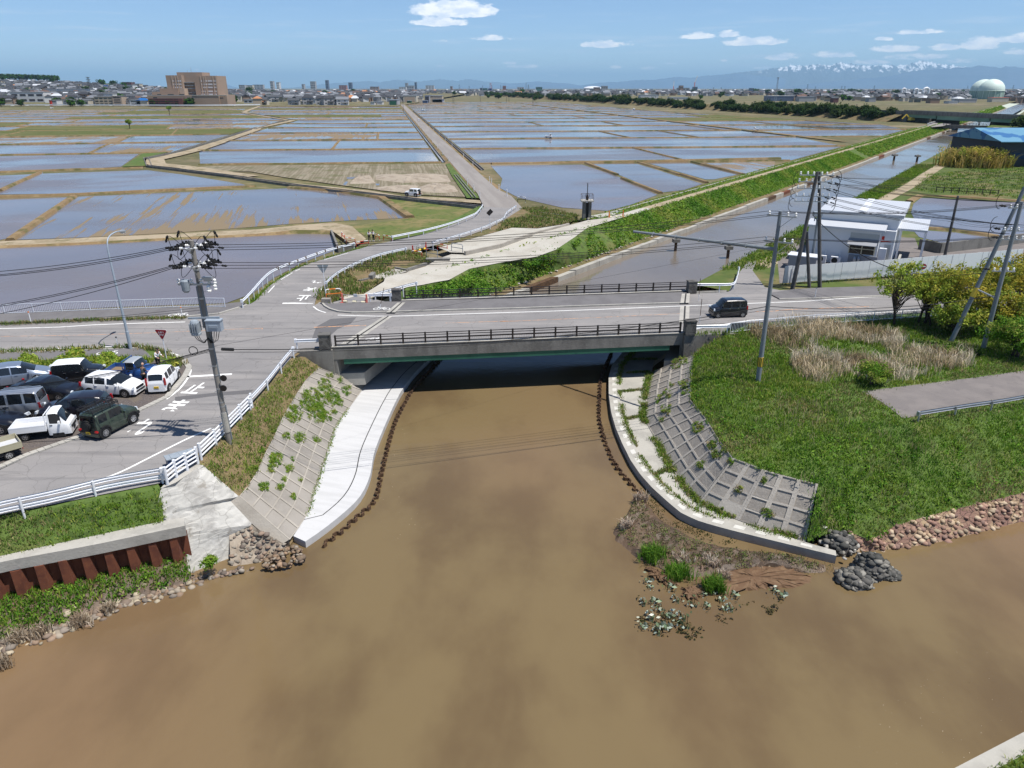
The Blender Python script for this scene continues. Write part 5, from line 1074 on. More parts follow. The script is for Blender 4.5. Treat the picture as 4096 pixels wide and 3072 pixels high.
c4 = at_h(UB,UT,ypt(600,1125).z); part(up_,'crossarm','steel_blue',lambda mb: mb.bar(c4 + Vector((-.95,-.2,0)),c4 + Vector((.9,-.2,.06)),.1,.1))
part(up_,'transformer','steel_blue',lambda mb: (mb.lathe([(.2,-1.0),(.29,-.95),(.29,-.85),(.26,-.8),(.26,-.2),(.2,-.08),(.06,-.04)],tuple(c4 + Vector((-.55,-.36,0))),16),[mb.box(tuple(c4 + Vector((-.55 + dx,-.36,-.5))),(.05,.62,.55)) for dx in (-.2,-.07,.07,.2)]))
part(up_,'transformer','lamp_grey',lambda mb: (mb.box(tuple(c4 + Vector((.62,-.4,-.38))),(.85,.45,.6)),mb.box(tuple(c4 + Vector((.62,-.64,-.38))),(.5,.04,.16)),mb.box(tuple(c4 + Vector((.62,-.4,-.04))),(.92,.5,.06))))
def tails(mb):
 for x in (-.68,-.55,-.42,.4,.55,.7,.85): mb.tube([c4 + Vector((x,-.4,-.7 if x > 0 else -1.0)),c4 + Vector((x * .8,-.4,-1.25)),c4 + Vector((x * .4,-.3,-1.5)),c4 + Vector((.02,-.2,-1.2))],.02,5)
part(up_,'cable_tail','wire',tails)
c5 = at_h(UB,UT,ypt(690,1545).z); part(up_,'cable_closure','black',lambda mb: mb.tube([c5 + Vector((.6,-.1,.02)),c5 + Vector((.65,-.1,.02)),c5 + Vector((1.35,-.12,0)),c5 + Vector((1.4,-.12,0))],[.03,.1,.1,.03],8))
part(up_,'cable_coil','wire',lambda mb: [mb.tube([c5 + Vector((-1.05 + .26 * math.cos(a),-.15,-.06 + .26 * math.sin(a))) for a in np.linspace(0,math.tau,20)],.018 + .006 * k,5) for k in (0,1)])
def mirrors(mb):
 for y in (268,350): c = PY('K',392,y,UB.y - .2); mb.disc(tuple(c),.2,'y',.06,20)
part(up_,'traffic_mirror','rail_brown',mirrors)
GB = P('M',1395,275,-.1); GT = vtop(GB,'I',246,290); gp = pole('slim grey pole with yellow-black band in the green bank, carrying a long pipe arm',GB,GT,'pole_grey',.19,.12)
part(gp,'warning_band','yellow',lambda mb: mb.tube([at_h(GB,GT,1.1),at_h(GB,GT,1.85)],.196,14))
part(gp,'warning_stripe','black',lambda mb: [mb.box(tuple(at_h(GB,GT,1.47) + Vector((.185 * math.sin(a),-.185 * math.cos(a),0))),(.045,.045,.74),a) for a in np.arange(0,6.28,.63)])
armz = GT.z - .2
GW = []
for k,(y,zz) in enumerate(((-.4,GT.z - .35),(-.4,GT.z - 2.15))):
 c = at_h(GB,GT,zz); part(gp,'crossarm','galv',lambda mb: (mb.bar(c + Vector((-.75,.45,0)),c + Vector((.95,-.55,0)),.08,.09),mb.bar(c + Vector((.8,-.45,0)),c + Vector((.1,-.1,-.75)),.04,.04)))
 for s in (-.62,.45,.9):
  q = c + Vector((s,-s * .59,.04)); part(gp,'insulator','porcelain',lambda mb: insulator(mb,q,1.15)); GW.append(q + Vector((0,0,.26)))
A0 = at_h(GB,GT,PY('I',195,600,GB.y).z); A1 = PY('H',1075,455,GB.y + 8.0)
A1 = Vector((A1.x,A1.y,A1.z)); pa = part(gp,'pipe_arm','pole_grey',lambda mb: mb.tube([A0,A1],[.13,.10],10))
part(gp,'flange','galv',lambda mb: [mb.tube([A0.lerp(A1,f),A0.lerp(A1,f + .006)],.17,10) for f in (.18,.34,.5,.67,.84)])
zb = -.12
Q1,Q2,Q3,Q4 = P('Z',62,1582,zb),P('Z',410,1560,zb),P('Z',278,1562,zb),P('Z',302,1280,zb)
T1,T2,T3,T4 = vtop(Q1,'Z',383,85),vtop(Q2,'Z',405,85),vtop(Q3,'Z',245,850),vtop(Q4,'Z',385,700)
q1 = pole('dark concrete pole leaning right, left one of the crossed pair at the white fence',Q1,T1,'pole_dark',.24,.16); q2 = pole('straight dark concrete pole, right one of the crossed pair at the white fence',Q2,T2,'pole_dark',.23,.15)
q3 = pole('short dark stub pole between the crossed pair before the white fence',Q3,T3,'pole_dark',.19,.16); q4 = pole('grey steel pole behind the white fence with switch box, beside the air conditioners',Q4,T4,'pole_grey',.2,.15)
part(q4,'switch_box','steel_blue',lambda mb: (mb.box(tuple(T4 + Vector((-.2,-.2,.8))),(1.0,.6,.45)),[mb.box(tuple(T4 + Vector((-.5 + .25 * i,-.3,.25))),(.1,.1,.7)) for i in range(4)]))
QW = []
for (x,y) in ((375,130),(372,215),(350,300),(345,400),(330,465)):
 c = PY('Z',x,y,Q1.y); c = at_h(Q1,T1,min(c.z,T1.z - .1))
 part(q1,'crossarm','galv',lambda mb: mb.bar(c + Vector((-1.7,.2,0)),c + Vector((1.7,-.3,0)),.09,.09))
 for s in (-1.6,-.9,-.3,.5,1.0,1.6):
  part(q1,'insulator','porcelain',lambda mb: insulator(mb,c + Vector((s,-.15 * s,.04)),1.35))
 for s in (1.2,1.9): part(q1,'sleeve','black',lambda mb: mb.tube([c + Vector((s + .12 * k,-.3,-.05 - .035 * k)) for k in range(5)],[.04,.09,.05,.08,.03],7)); QW.append(c + Vector((s + .5,-.3,-.2)))
 part(q1,'jumper','wire',lambda mb: mb.tube([c + Vector((2.0 + .5 * math.sin(a),-.3,-.3 + .8 * math.cos(a))) for a in np.linspace(0,3.0,9)],.03,5)); part(q1,'jumper','wire',lambda mb: mb.tube([c + Vector((-1.8 - .5 * math.sin(a),.2,-.4 + .7 * math.cos(a))) for a in np.linspace(0,3.0,9)],.025,5))
D_ = P('I',1568,672,zb); DT = vtop(D_,'I',1680,168); dp = pole('bare dark pole standing in the yard in front of the concrete block wall',D_,DT,'pole_dark',.2,.14)
dc = at_h(D_,DT,DT.z - 3.2); part(dp,'bracket','galv',lambda mb: mb.bar(dc + Vector((-.6,-.1,0)),dc + Vector((.5,-.1,.1)),.06,.06))
R1,R2 = P('I',1882,1400,zb),P('I',1625,1340,zb); RT1,RT2 = vtop(R1,'I',2195,215),vtop(R2,'I',2222,95)
r1 = pole('upright grey pole at the right edge in front of the bushes',R1,RT1,'pole_grey',.2,.14); r2 = pole('strongly leaning grey pole behind the upright one at the right edge',R2,RT2,'pole_grey',.2,.14)
part(r2,'warning_band','yellow',lambda mb: mb.tube([at_h(R2,RT2,3.9),at_h(R2,RT2,4.7)],.2,12)); RW = []
for z in (-.5,-2.3,-3.0,-5.6):
 c = at_h(R1,RT1,RT1.z + z); part(r1,'crossarm','galv',lambda mb: mb.bar(c + Vector((-.9,.1,0)),c + Vector((.9,-.1,0)),.09,.09))
 for s in (-.8,-.3,.3,.8): part(r1,'insulator','porcelain',lambda mb: insulator(mb,c + Vector((s,0,.05)),1.1)); RW.append(c + Vector((s,0,.3)))
 part(r1,'sleeve','black',lambda mb: mb.tube([c + Vector((-1.0 - .12 * k,.2,.1 + .02 * k)) for k in range(6)],[.04,.1,.06,.11,.06,.03],7)); part(r1,'jumper','wire',lambda mb: mb.tube([c + Vector((-1.5 - .4 * math.sin(a),.2,.5 + .6 * math.cos(a))) for a in np.linspace(0,3.2,9)],.025,5))
part(r1,'tie_bar','galv',lambda mb: mb.bar(at_h(R1,RT1,4.3),at_h(R2,RT2,4.6),.1,.1))
gl = 'power lines running left from the concrete pole'; gr = 'power lines between the concrete pole and the grey bank pole'; gq = 'power lines fanning from the crossed poles by the white building'; gR = 'power lines crossing in front of the white building'
for i,(p,y) in enumerate(zip(WL,(810,838,848,1100,1112,1175))):
 e = PY('E',0,y,UB.y + 2.0 - (i % 3) * .4); e = p + (e - p) * 1.25; wire(f'black power line leaving the concrete pole to the left, {["topmost","second from top","third from top","fourth from top","fifth from top","lowest"][i]} of six',p,e,.25,.019,gl)
 for f in ((.62,) if i in (0,1,3,4) else ()): pass
for i,p in enumerate(WR): wire(f'black power line from concrete pole across the river to grey pole, {["topmost","second","third","fourth","fifth","lowest"][i]} of six',p,GW[i],.5,.017,gr)
for i,(k,a,b) in enumerate((('E',(0,1395),(1725,1140)),('E',(0,1420),(1725,1163)))):
 s = at_h(UB,UT,ypt(530,990 + 35 * i).z); e = PY('E',a[0],a[1] - 130 - 20 * i,UB.y + 3); wire(f'thin service line left of the concrete pole, {"upper" if i == 0 else "lower"} of the lowest pair',s,s + (e - s) * 1.2,.2,.011,gl)
for i,y in enumerate((1575,1600,1620)):
 e = PY('J',0,440 + 12 * i,UB.y - 1.2); wire(f'black telephone cable sagging left over the parked cars, {["upper","middle","lower"][i]} of three',c5 + Vector((0,-.1,.05 - .07 * i)),c5 + (e - c5) * 1.15,.45,(.028,.02,.016)[i],'telephone cables over the parked cars')
tc = at_h(GB,GT,PY('I',140,1060,GB.y).z); wire('black telephone cable from the concrete pole over the bridge railing to the grey pole',c5 + Vector((1.4,-.1,0)),tc,.9,.026); wire('thin cable just below the telephone cable over the bridge railing',c5 + Vector((.1,0,-.2)),tc + Vector((0,0,-.25)),.9,.014)
wire('thick cable from the grey pole along the road to the bushes',tc,at_h(R1,RT1,4.6),.6,.024); wire('thin cable under the thick cable from the grey pole to the bushes',tc - Vector((0,0,.25)),at_h(R1,RT1,4.2),.5,.014)
for i in range(6): wire(f'power line from the grey pole to the upright right-edge pole, {["first","second","third","fourth","fifth","sixth"][i]} from the top',GW[i],RW[i] if i < 3 else RW[i + 5],.35,.016,gR)
for i,q in enumerate(QW):
 e = (RW + RW)[i] + Vector((.2,.3,.1)); wire(f'power line descending from the crossed poles to the right edge, number {["one","two","three","four","five","six","seven","eight","nine","ten"][i]} from the top',q,e,.4,.02,gq)
for i,y in enumerate((75,90,172,185)): p = QW[i // 2 * 2]; e = PY('I',2300,(-60,-20,60,5)[i],Q1.y + 6); wire(f'nearly level line from the crossed poles out of the right side, {["top","second","third","bottom"][i]} of four',p,e,.5,.016,gq)
wire('thick black cable hanging from the crossed poles down to the roadside trees',at_h(Q2,T2,7.6) + Vector((-.8,0,.3)),PY('I',1240,780,Q2.y - 10),.9,.04); wire('black cable from the thick cable end to the leaning right pole',PY('I',1240,780,Q2.y - 10),at_h(R2,RT2,6.0),.3,.028)
for i in range(3): wire(f'service line from the crossed poles to the bare yard pole, {["upper","middle","lower"][i]} of three',at_h(Q2,T2,10 - i * .9),dc + Vector((-.4,0,.3 * i)),.3,.014); wire(f'service line from the bare yard pole to the right edge, {["upper","middle","lower"][i]} of three',dc + Vector((-.4,0,.3 * i)),RW[5 + i],.3,.014)
wire('thin pale stay line over the canal between the concrete and crossed poles',at_h(UB,UT,6.2),at_h(Q1,T1,5.5),.2,.008)
# ------------------------------------------------------------------ street lamp, signs, posts
LB = P('E',1130,1505); Lb = vtop(LB,'E',932,650); Lh = PY('E',1040,488,LB.y + 2.6)
t = thing('street_lamp','tall blue-grey street lamp with curved arm over the main road','street lamp',tuple(LB))
mid_ = [Lb.lerp(Lh,f) for f in (.25,.55,.85)]; arc = [Lb,Lb + Vector((.0,.25,.75)),Lb + (Lh - Lb) * .4 + Vector((-.05,0,.62)),Lb + (Lh - Lb) * .75 + Vector((0,0,.35)),Lh]
mb = MB(); mb.tube([LB + Vector((0,0,-.3)),LB + Vector((0,0,1.6)),LB + Vector((0,0,1.62)),Lb] + [Vector(p) for p in smoothline(arc,12)[1:]],[.14,.135,.11,.07] + [.055] * 11,12); mb.build('pole',M['lamp_grey'],t,True,smooth='auto')
d = (Lh - arc[3]).normalized(); mb = MB(); mb.tube([Lh - d * .1,Lh + d * .1,Lh + d * .35,Lh + d * .65,Lh + d * .8],[.06,.13,.17,.14,.03],10); mb.build('lamp_head',M['galv'],t,True); mb = MB(); mb.box(tuple(Lh + d * .42 + Vector((0,0,-.12))),(.22,.4,.06)); mb.build('lens',M['porcelain'],t,True)
def tri_sign(label,base,zc_,size,facing,text=True,back='sign_back'):
 t = thing('stop_sign',label,'road sign',tuple(base),facing)
 mb = MB(); mb.tube([(0,0,-.3),(0,0,zc_ + size * .42)],.035,10); mb.build('post',M['white_paint'],t)
 def tri(s,y0,y1):
  r_ = .09 * s; pts = []
  for cx,cz,a0 in ((-s / 2 + r_,s * .43 - r_,90),(0,-s * .43 + r_ * 1.4,210),(s / 2 - r_,s * .43 - r_,-30)):
   for k in range(5): a = R(a0 + 120 * k / 4 * 1.0 - 0); pts.append((cx + r_ * math.cos(a),cz + r_ * math.sin(a)))
  n = len(pts); return [(x,y,zc_ + z_) for y in (y0,y1) for x,z_ in pts],[tuple(range(n)),tuple(range(2 * n - 1,n - 1,-1))] + [(i,n + i,n + (i + 1) % n,(i + 1) % n) for i in range(n)]
 mb = MB(); mb.m(0).add(*tri(size * 1.05,-.045,-.03)); mb.m(1).add(*tri(size,-.055,-.046))
 if text is False: mb = MB(); mb.m(2).add(*tri(size * 1.05,-.055,-.03))
 mb.build('panel',[M['sign_white'],M['sign_red'],M[back]],t)
 if text:
  mb = MB()
  for i,ch in enumerate('止まれ'): lay_glyph(ch,Vector(((i - 1) * size * .2,-.06,zc_ + size * .2)),(1,0,0),(0,0,1),size * .17,size * .17,None,mb)
  for i,ch in enumerate('STOP'): lay_glyph(ch,Vector(((i - 1.5) * size * .105,-.06,zc_ - size * .02)),(1,0,0),(0,0,1),size * .085,size * .15,None,mb)
  mb.build('lettering',M['sign_white'],t)
 return t
S1 = P('J',1848,175); tri_sign('red triangular stop sign with white lettering beside the car park',S1,PY('E',1378,1378,S1.y).z - .0,.95,R(-8))
S2 = P('G',642,1045,0); tri_sign('grey back of a triangular stop sign on a white post at the side road mouth',S2,PY('G',622,795,S2.y).z,1.05,R(190),text=False)
S3 = P('G',2026,458,-1.05); z3 = PY('G',2037,315,S3.y).z; t = thing('warning_sign','dark back of a diamond warning sign by the far bend guardrail','road sign',tuple(S3))
mb = MB(); mb.tube([(0,0,-.3),(0,0,z3 - S3.z)],.04,8); mb.build('post',M['white_paint'],t); mb = MB(); mb.bar((0,-.04,z3 - S3.z - .48),(0,-.04,z3 - S3.z + .48),.68,.03,up=(0,1,0)); mb.v = [((x + (z - (z3 - S3.z))) * .707,y,(z3 - S3.z) + ((z - (z3 - S3.z)) - x) * .707) for x,y,z in mb.v]; mb.build('panel',M['rail_brown'],t)
S4 = P('I',1380,800,0); t = thing('no_entry_sign','small round red sign before the white panel fence','road sign',tuple(S4)); z4 = PY('I',1391,738,S4.y).z
mb = MB(); mb.tube([(0,0,-.3),(0,0,z4 + .2)],.035,8); mb.build('post',M['white_paint'],t); mb = MB(); mb.disc((.1,-.06,z4),.32,'y',.02,24); mb.build('panel',M['sign_red'],t); mb = MB(); mb.box((.1,-.075,z4),(.42,.01,.12)); mb.build('bar',M['sign_white'],t)
def post_(label,base,h,r=.04,kind='delineator',cap='orange',group=None):
 t = thing('road_post',label,'road post',tuple(base),0,group); mb = MB(); mb.tube([(0,0,-.2),(0,0,h)],r,8); mb.build('shaft',M['sign_white'],t); mb = MB(); mb.tube([(0,0,h),(0,0,h + .09)],r * 1.6,8); mb.build('reflector',M[cap],t); return t
post_('short white road post with an orange cap on the left pavement kerb',P('E',268,1272,.1),.95); post_('short white road post by the bicycle marking near the concrete pole',P('E',1577,1230,.1),.95); post_('short leaning white post beside the street lamp base',P('E',1022,1492,0),.9,cap='rail_brown'); post_('short white post on the pavement before the white panel fence',P('I',525,985,.1),.9,cap='galv')
for (k,bx,by,tx,ty,lab) in (('G',1092,1145,1130,955,'leaning rust and white snow pole at the left end of the bridge'),('H',1597,1015,1612,832,'rust and white snow pole behind the dark kei van'),('H',1605,1190,1624,998,'rust and white snow pole beside the dark kei van')):
 b = P(k,bx,by); tp = vtop(b,k,tx,ty); t = thing('snow_pole',lab,'snow pole',tuple(b)); part(t,'lower_shaft','sign_white',lambda mb: mb.tube([b,b.lerp(tp,.3)],.035,6)); part(t,'upper_shaft','rust_brown',lambda mb: mb.tube([b.lerp(tp,.3),tp],.028,6))
dg = 'white delineator posts along the farm road'; proto = None
DP = [('G',1837,80),('G',1890,135),('G',1940,190),('G',2023,60),('G',2102,130),('G',2170,180),('H',55,165),('G',2040,75)]
DW = [P(k,x,y,-1.1) for k,x,y in DP] + [Vector((AX(y) - 3.0,y,-1.1)) for y in (236,262,290,322,350,380,408,440,470,500,540,590)] + [Vector((AX(y) + 3.1,y,-1.1)) for y in (222,250,295,330,370,412,450,495,550)]
for i,p in enumerate(DW):
 if i == 0: proto = post_('white delineator post standing on the verge of the straight farm road',p,1.25,.07,cap='sign_white',group=dg)
 else: dup(proto,p)
b = P('O',392,1002); t = thing('utility_box','dark blue steel box with a glazed lid behind the white guard pipes','box',tuple(b),R(38)); mb = MB(); mb.b(-.75,.75,-.3,.3,0,.6); mb.build('body',mat('box_blue',(.02,.05,.12),rough=.4),t); mb = MB(); mb.b(-.8,.8,-.35,.35,.603,.66); [mb.b(x - .02,x + .02,-.35,.35,.66,.68) for x in (-.5,0,.5)]; mb.build('lid',M['steel_blue'],t)
# ------------------------------------------------------------------ vehicles
def paint(name,c,metal=0.0,rough=.28): return mat(name,c,rough=rough,metal=metal,spec=.5,coat=.6)
PT = dict(white=paint('paint_white',(.80,.81,.82)),black=paint('paint_black',(.008,.009,.012)),navy=paint('paint_navy',(.007,.008,.013)),silver=paint('paint_silver',(.34,.37,.42),.55,.35),bluesilver=paint('paint_blue_silver',(.27,.32,.40),.55,.35),
   green=paint('paint_green',(.032,.048,.034),0,.4),blue=paint('paint_blue',(.025,.09,.30)),beige=paint('paint_beige',(.36,.33,.22),0,.55),dark=paint('paint_dark',(.012,.011,.017)),grey=paint('paint_grey',(.33,.35,.37)))
M['glass'] = mat('car_glass',(.012,.015,.018),rough=.06,spec=.7); M['chrome'] = mat('chrome',(.6,.6,.62),rough=.2,metal=.9); M['head_lens'] = mat('head_lens',(.62,.66,.7),rough=.1,spec=.7)
M['tail_lens'] = mat('tail_lens',(.35,.01,.012),rough=.15,spec=.6); M['plate_yellow'] = mat('plate_yellow',(.75,.5,.03),rough=.5); M['plate_white'] = mat('plate_white',(.75,.76,.74),rough=.5); M['trim'] = mat('trim',(.02,.02,.021),rough=.7)
M['rim'] = mat('rim',(.5,.51,.53),rough=.3,metal=.8)
def wheel(root,x,y,r,out,w=.19,spokes=5,rim='rim'):
 mb = MB(); prof = [(r * .62,-w / 2),(r * .93,-w / 2),(r,-w / 2 + .03),(r,w / 2 - .03),(r * .93,w / 2),(r * .62,w / 2)]; n = 24
 vs = [(x + 0 + rr * math.cos(a),y + o,r + rr * math.sin(a)) for rr,o in prof for a in [k * math.tau / n for k in range(n)]]
 mb.add(vs,[(i * n + j,i * n + (j + 1) % n,((i + 1) % 6) * n + (j + 1) % n,((i + 1) % 6) * n + j) for i in range(6) for j in range(n)]); t = mb.build('wheel',M['black'],root,smooth='auto')
 mb = MB(); mb.disc((x,y + out * (w / 2 - .05),r),r * .64,'y',.03,20); mb.build('wheel_well',M['trim'],t)
 mb = MB(); mb.disc((x,y + out * (w / 2 - .015),r),r * .65,'y',.03,20,r * .55); mb.disc((x,y + out * (w / 2 - .015),r),r * .16,'y',.04,12)
 for k in range(spokes): a = k * math.tau / spokes; mb.bar((x,y + out * (w / 2 - .015),r),(x + r * .6 * math.cos(a),y + out * (w / 2 - .015),r + r * .6 * math.sin(a)),r * .15,.025,up=(0,1,0))
 mb.build('rim',M[rim],t)
def car_shell(root,prof,belt,W,wins,screen,rearw,m,roofm=None,taper=.16,wr=.80,ox=0.0,zb=.22,nst=76,roof_from=None):
 """loft a body along a side profile; faces of the grid become body, windows, windscreen, rear window and roof"""
 A = np.array(prof,float); ds = np.concatenate([[0],np.cumsum(np.linalg.norm(np.diff(A,axis=0),axis=1))]); s = np.unique(np.concatenate([np.linspace(0,ds[-1],nst),ds])); X = np.interp(s,ds,A[:,0]); Zt = np.interp(s,ds,A[:,1])
 ker = np.array([.25,.5,.25]); Z2 = np.convolve(np.pad(Zt,1,'edge'),ker,'valid'); X2 = np.convolve(np.pad(X,1,'edge'),ker,'valid'); X,Zt = X2,Z2
 bz = np.interp(X,[p[0] for p in belt],[p[1] for p in belt]); x0,x1 = A[:,0].min(),A[:,0].max(); L = x1 - x0; u = np.abs((X - (x0 + x1) / 2) / (L / 2)); w = W / 2 * (1 - taper * np.clip((u - .62) / .38,0,1) ** 2.2)
 rows = []
 for x,zt,b,ww in zip(X,Zt,bz,w):
  c = min(max((zt - b) / .3,0),1); b = min(b,zt - .035); rw = ww * (wr * c + .86 * (1 - c)); zb_ = min(zb,zt - .08)
  lv = [(ww * .80,zb_ - .02),(ww * .965,zb_),(ww,zb_ + (b - zb_) * .45),(ww * .99,zb_ + (b - zb_) * .85),(ww * (.955 * c + .93 * (1 - c)),b),(rw * (1.0 * c + .95 * (1 - c)),zt - (.10 * c + .015 * (1 - c))),(rw * .90,zt - .028 * c - .006),(rw * .5,zt),(0,zt + .006)]
  rows.append([(x,y,z) for y,z in lv] + [(x,-y,z) for y,z in lv[-2::-1]])
 G = np.array(rows); n,k = G.shape[:2]; parts = {}
 def face_kind(i,j):
  xm = (X[i] + X[i + 1]) / 2; zm = (Zt[i] + Zt[i + 1]) / 2; jj = j if j < 8 else 15 - j
  if jj == 4:
   for q,(a,b) in enumerate(wins):
    if a <= xm <= b and zm > np.interp(xm,[p[0] for p in belt],[p[1] for p in belt]) + .15: return f'window{q}{"l" if j < 8 else "r"}'
  if jj >= 5:
   if screen and screen[0] <= xm <= screen[1] and zm > screen[2]: return 'windscreen'
   if rearw and xm <= rearw[0] and rearw[1] <= zm <= rearw[2] and jj >= 6 - (zm < 0): return 'rear_window'
   if roofm and zm > roof_from: return 'roof'
  return 'body'
 for i in range(n - 1):
  for j in range(k - 1): parts.setdefault(face_kind(i,j),[]).append((i * k + j,i * k + j + 1,(i + 1) * k + j + 1,(i + 1) * k + j))
 parts['body'] += [tuple(range(k - 1,-1,-1)),tuple((n - 1) * k + j for j in range(k)),] + [(i * k + k - 1,i * k,(i + 1) * k,(i + 1) * k + k - 1) for i in range(n - 1)]
 V = [(p[0] + ox,p[1],p[2]) for p in G.reshape(-1,3)]
 for nm,fs in parts.items():
  use = sorted({i for f in fs for i in f}); mp = {a: b for b,a in enumerate(use)}; mb = MB(); mb.add([V[i] for i in use],[tuple(mp[i] for i in f[::-1]) for f in fs])
  base = nm.rstrip('lr0123456789') if nm.startswith('window') else nm
  mb.build(base,m if base == 'body' else (roofm if base == 'roof' else M['glass']),root,smooth='auto')
 return G,X,Zt,w
def ends(root,W,x0,x1,zh,zt,plate,lamp=(.34,.16),tail=(.14,.34),grille=True,zg=.5,mir=None,wide=.78,platez=.55):
 for s in (-1,1):
  mb = MB(); mb.box((x1 - .10,s * W / 2 * wide,zh),(.14,lamp[0],lamp[1]),s * -.35,.8); mb.build('headlight',M['head_lens'],root)
  mb = MB(); mb.box((x0 + .06,s * W / 2 * .86,zt),(.14,tail[0],tail[1]),0,.85); mb.build('taillight',M['tail_lens'],root)
  if mir: mb = MB(); mb.box((mir[0],s * (W / 2 + .09),mir[1]),(.11,.2,.15),0,.85); mb.build('mirror',mir[2],root)
 if grille: mb = MB(); mb.box((x1 - .01,0,zg),(.05,W * .5,.14)); mb.box((x1 - .01,0,zg - .22),(.05,W * .6,.1)); mb.build('grille',M['trim'],root)
 mb = MB(); mb.box((x0 - .005,0,platez),(.03,.33,.165)); [mb.m(1).box((x0 - .022,-.1 + .05 * q,platez - .02),(.004,.028,.07)) for q in range(5)]; mb.build('number_plate',[M[plate],M['trim']],root)
def place(root,rear,front,W,side,wb=None):
 """stand the vehicle on two visible wheel contact points; side = +1 when those are its left wheels"""
 d = (front - rear); d.z = 0; a = math.atan2(d.y,d.x); n = Vector((-math.sin(a),math.cos(a),0)); c = (rear + front) / 2 - n * side * (W / 2 - .1); root.location = (c.x,c.y,(rear.z + front.z) / 2); root.rotation_euler = (0,0,a)
def std_car(label,cat,kind,col,rear,front,side,name='parked_car',group='cars in the gravel car park',plate='plate_white',roofm=None,extra=None,xoff=None):
 t = thing(name,label,cat,(0,0,0),0,group); S = CARS[kind]; L,W,H = S['dim']
 car_shell(t,S['prof'],S['belt'],W,S['wins'],S['screen'],S['rearw'],PT[col],PT[roofm] if roofm else None,wr=S.get('wr',.8),taper=S.get('taper',.16),roof_from=H - .12)
 wb = S['wb']; x0,x1 = -L / 2,L / 2; mid = S.get('mid',0.0)
 for s in (-1,1):
  for x in (mid - wb / 2,mid + wb / 2):
   mb = MB(); mb.disc((x,s * (W / 2 - .06),S['r'] + .03),S['r'] + .07,'y',.14,24); mb.build('wheel_arch',M['trim'],t); wheel(t,x,s * (W / 2 - .075),S['r'],s,spokes=S.get('spokes',5))
 ends(t,W,x0 + S.get('e0',0),x1 - S.get('e1',.0),S['zh'],S['zt'],plate,mir=(S['mir'][0],S['mir'][1],PT[col]),lamp=S.get('lamp',(.34,.16)),tail=S.get('tail',(.14,.34)),zg=S['zh'] - .08,wide=S.get('wide',.78),platez=S.get('pz',.6))
 for s in (-1,1):
  for x in S['handles']: mb = MB(); mb.box((x,s * (W / 2 + .005),S['hz']),(.2,.03,.035)); mb.build('door_handle',PT[col] if col not in ('black','navy') else M['chrome'],t)
  for x in S['doors']: mb = MB(); mb.box((x,s * (W / 2 * .995 - .004),.62),(.012,.02,.62)); mb.build('door_seam',M['trim'],t)
  mb = MB(); mb.box((mid,s * (W / 2 - .04),.215),(wb - S['r'] * 2 - .16,.07,.06)); mb.build('sill',M['trim'],t)
 if extra: extra(t,S)
 place(t,rear,front,W,side)
 if mid: a = t.rotation_euler.z; t.location -= Vector((math.cos(a),math.sin(a),0)) * mid
 return t
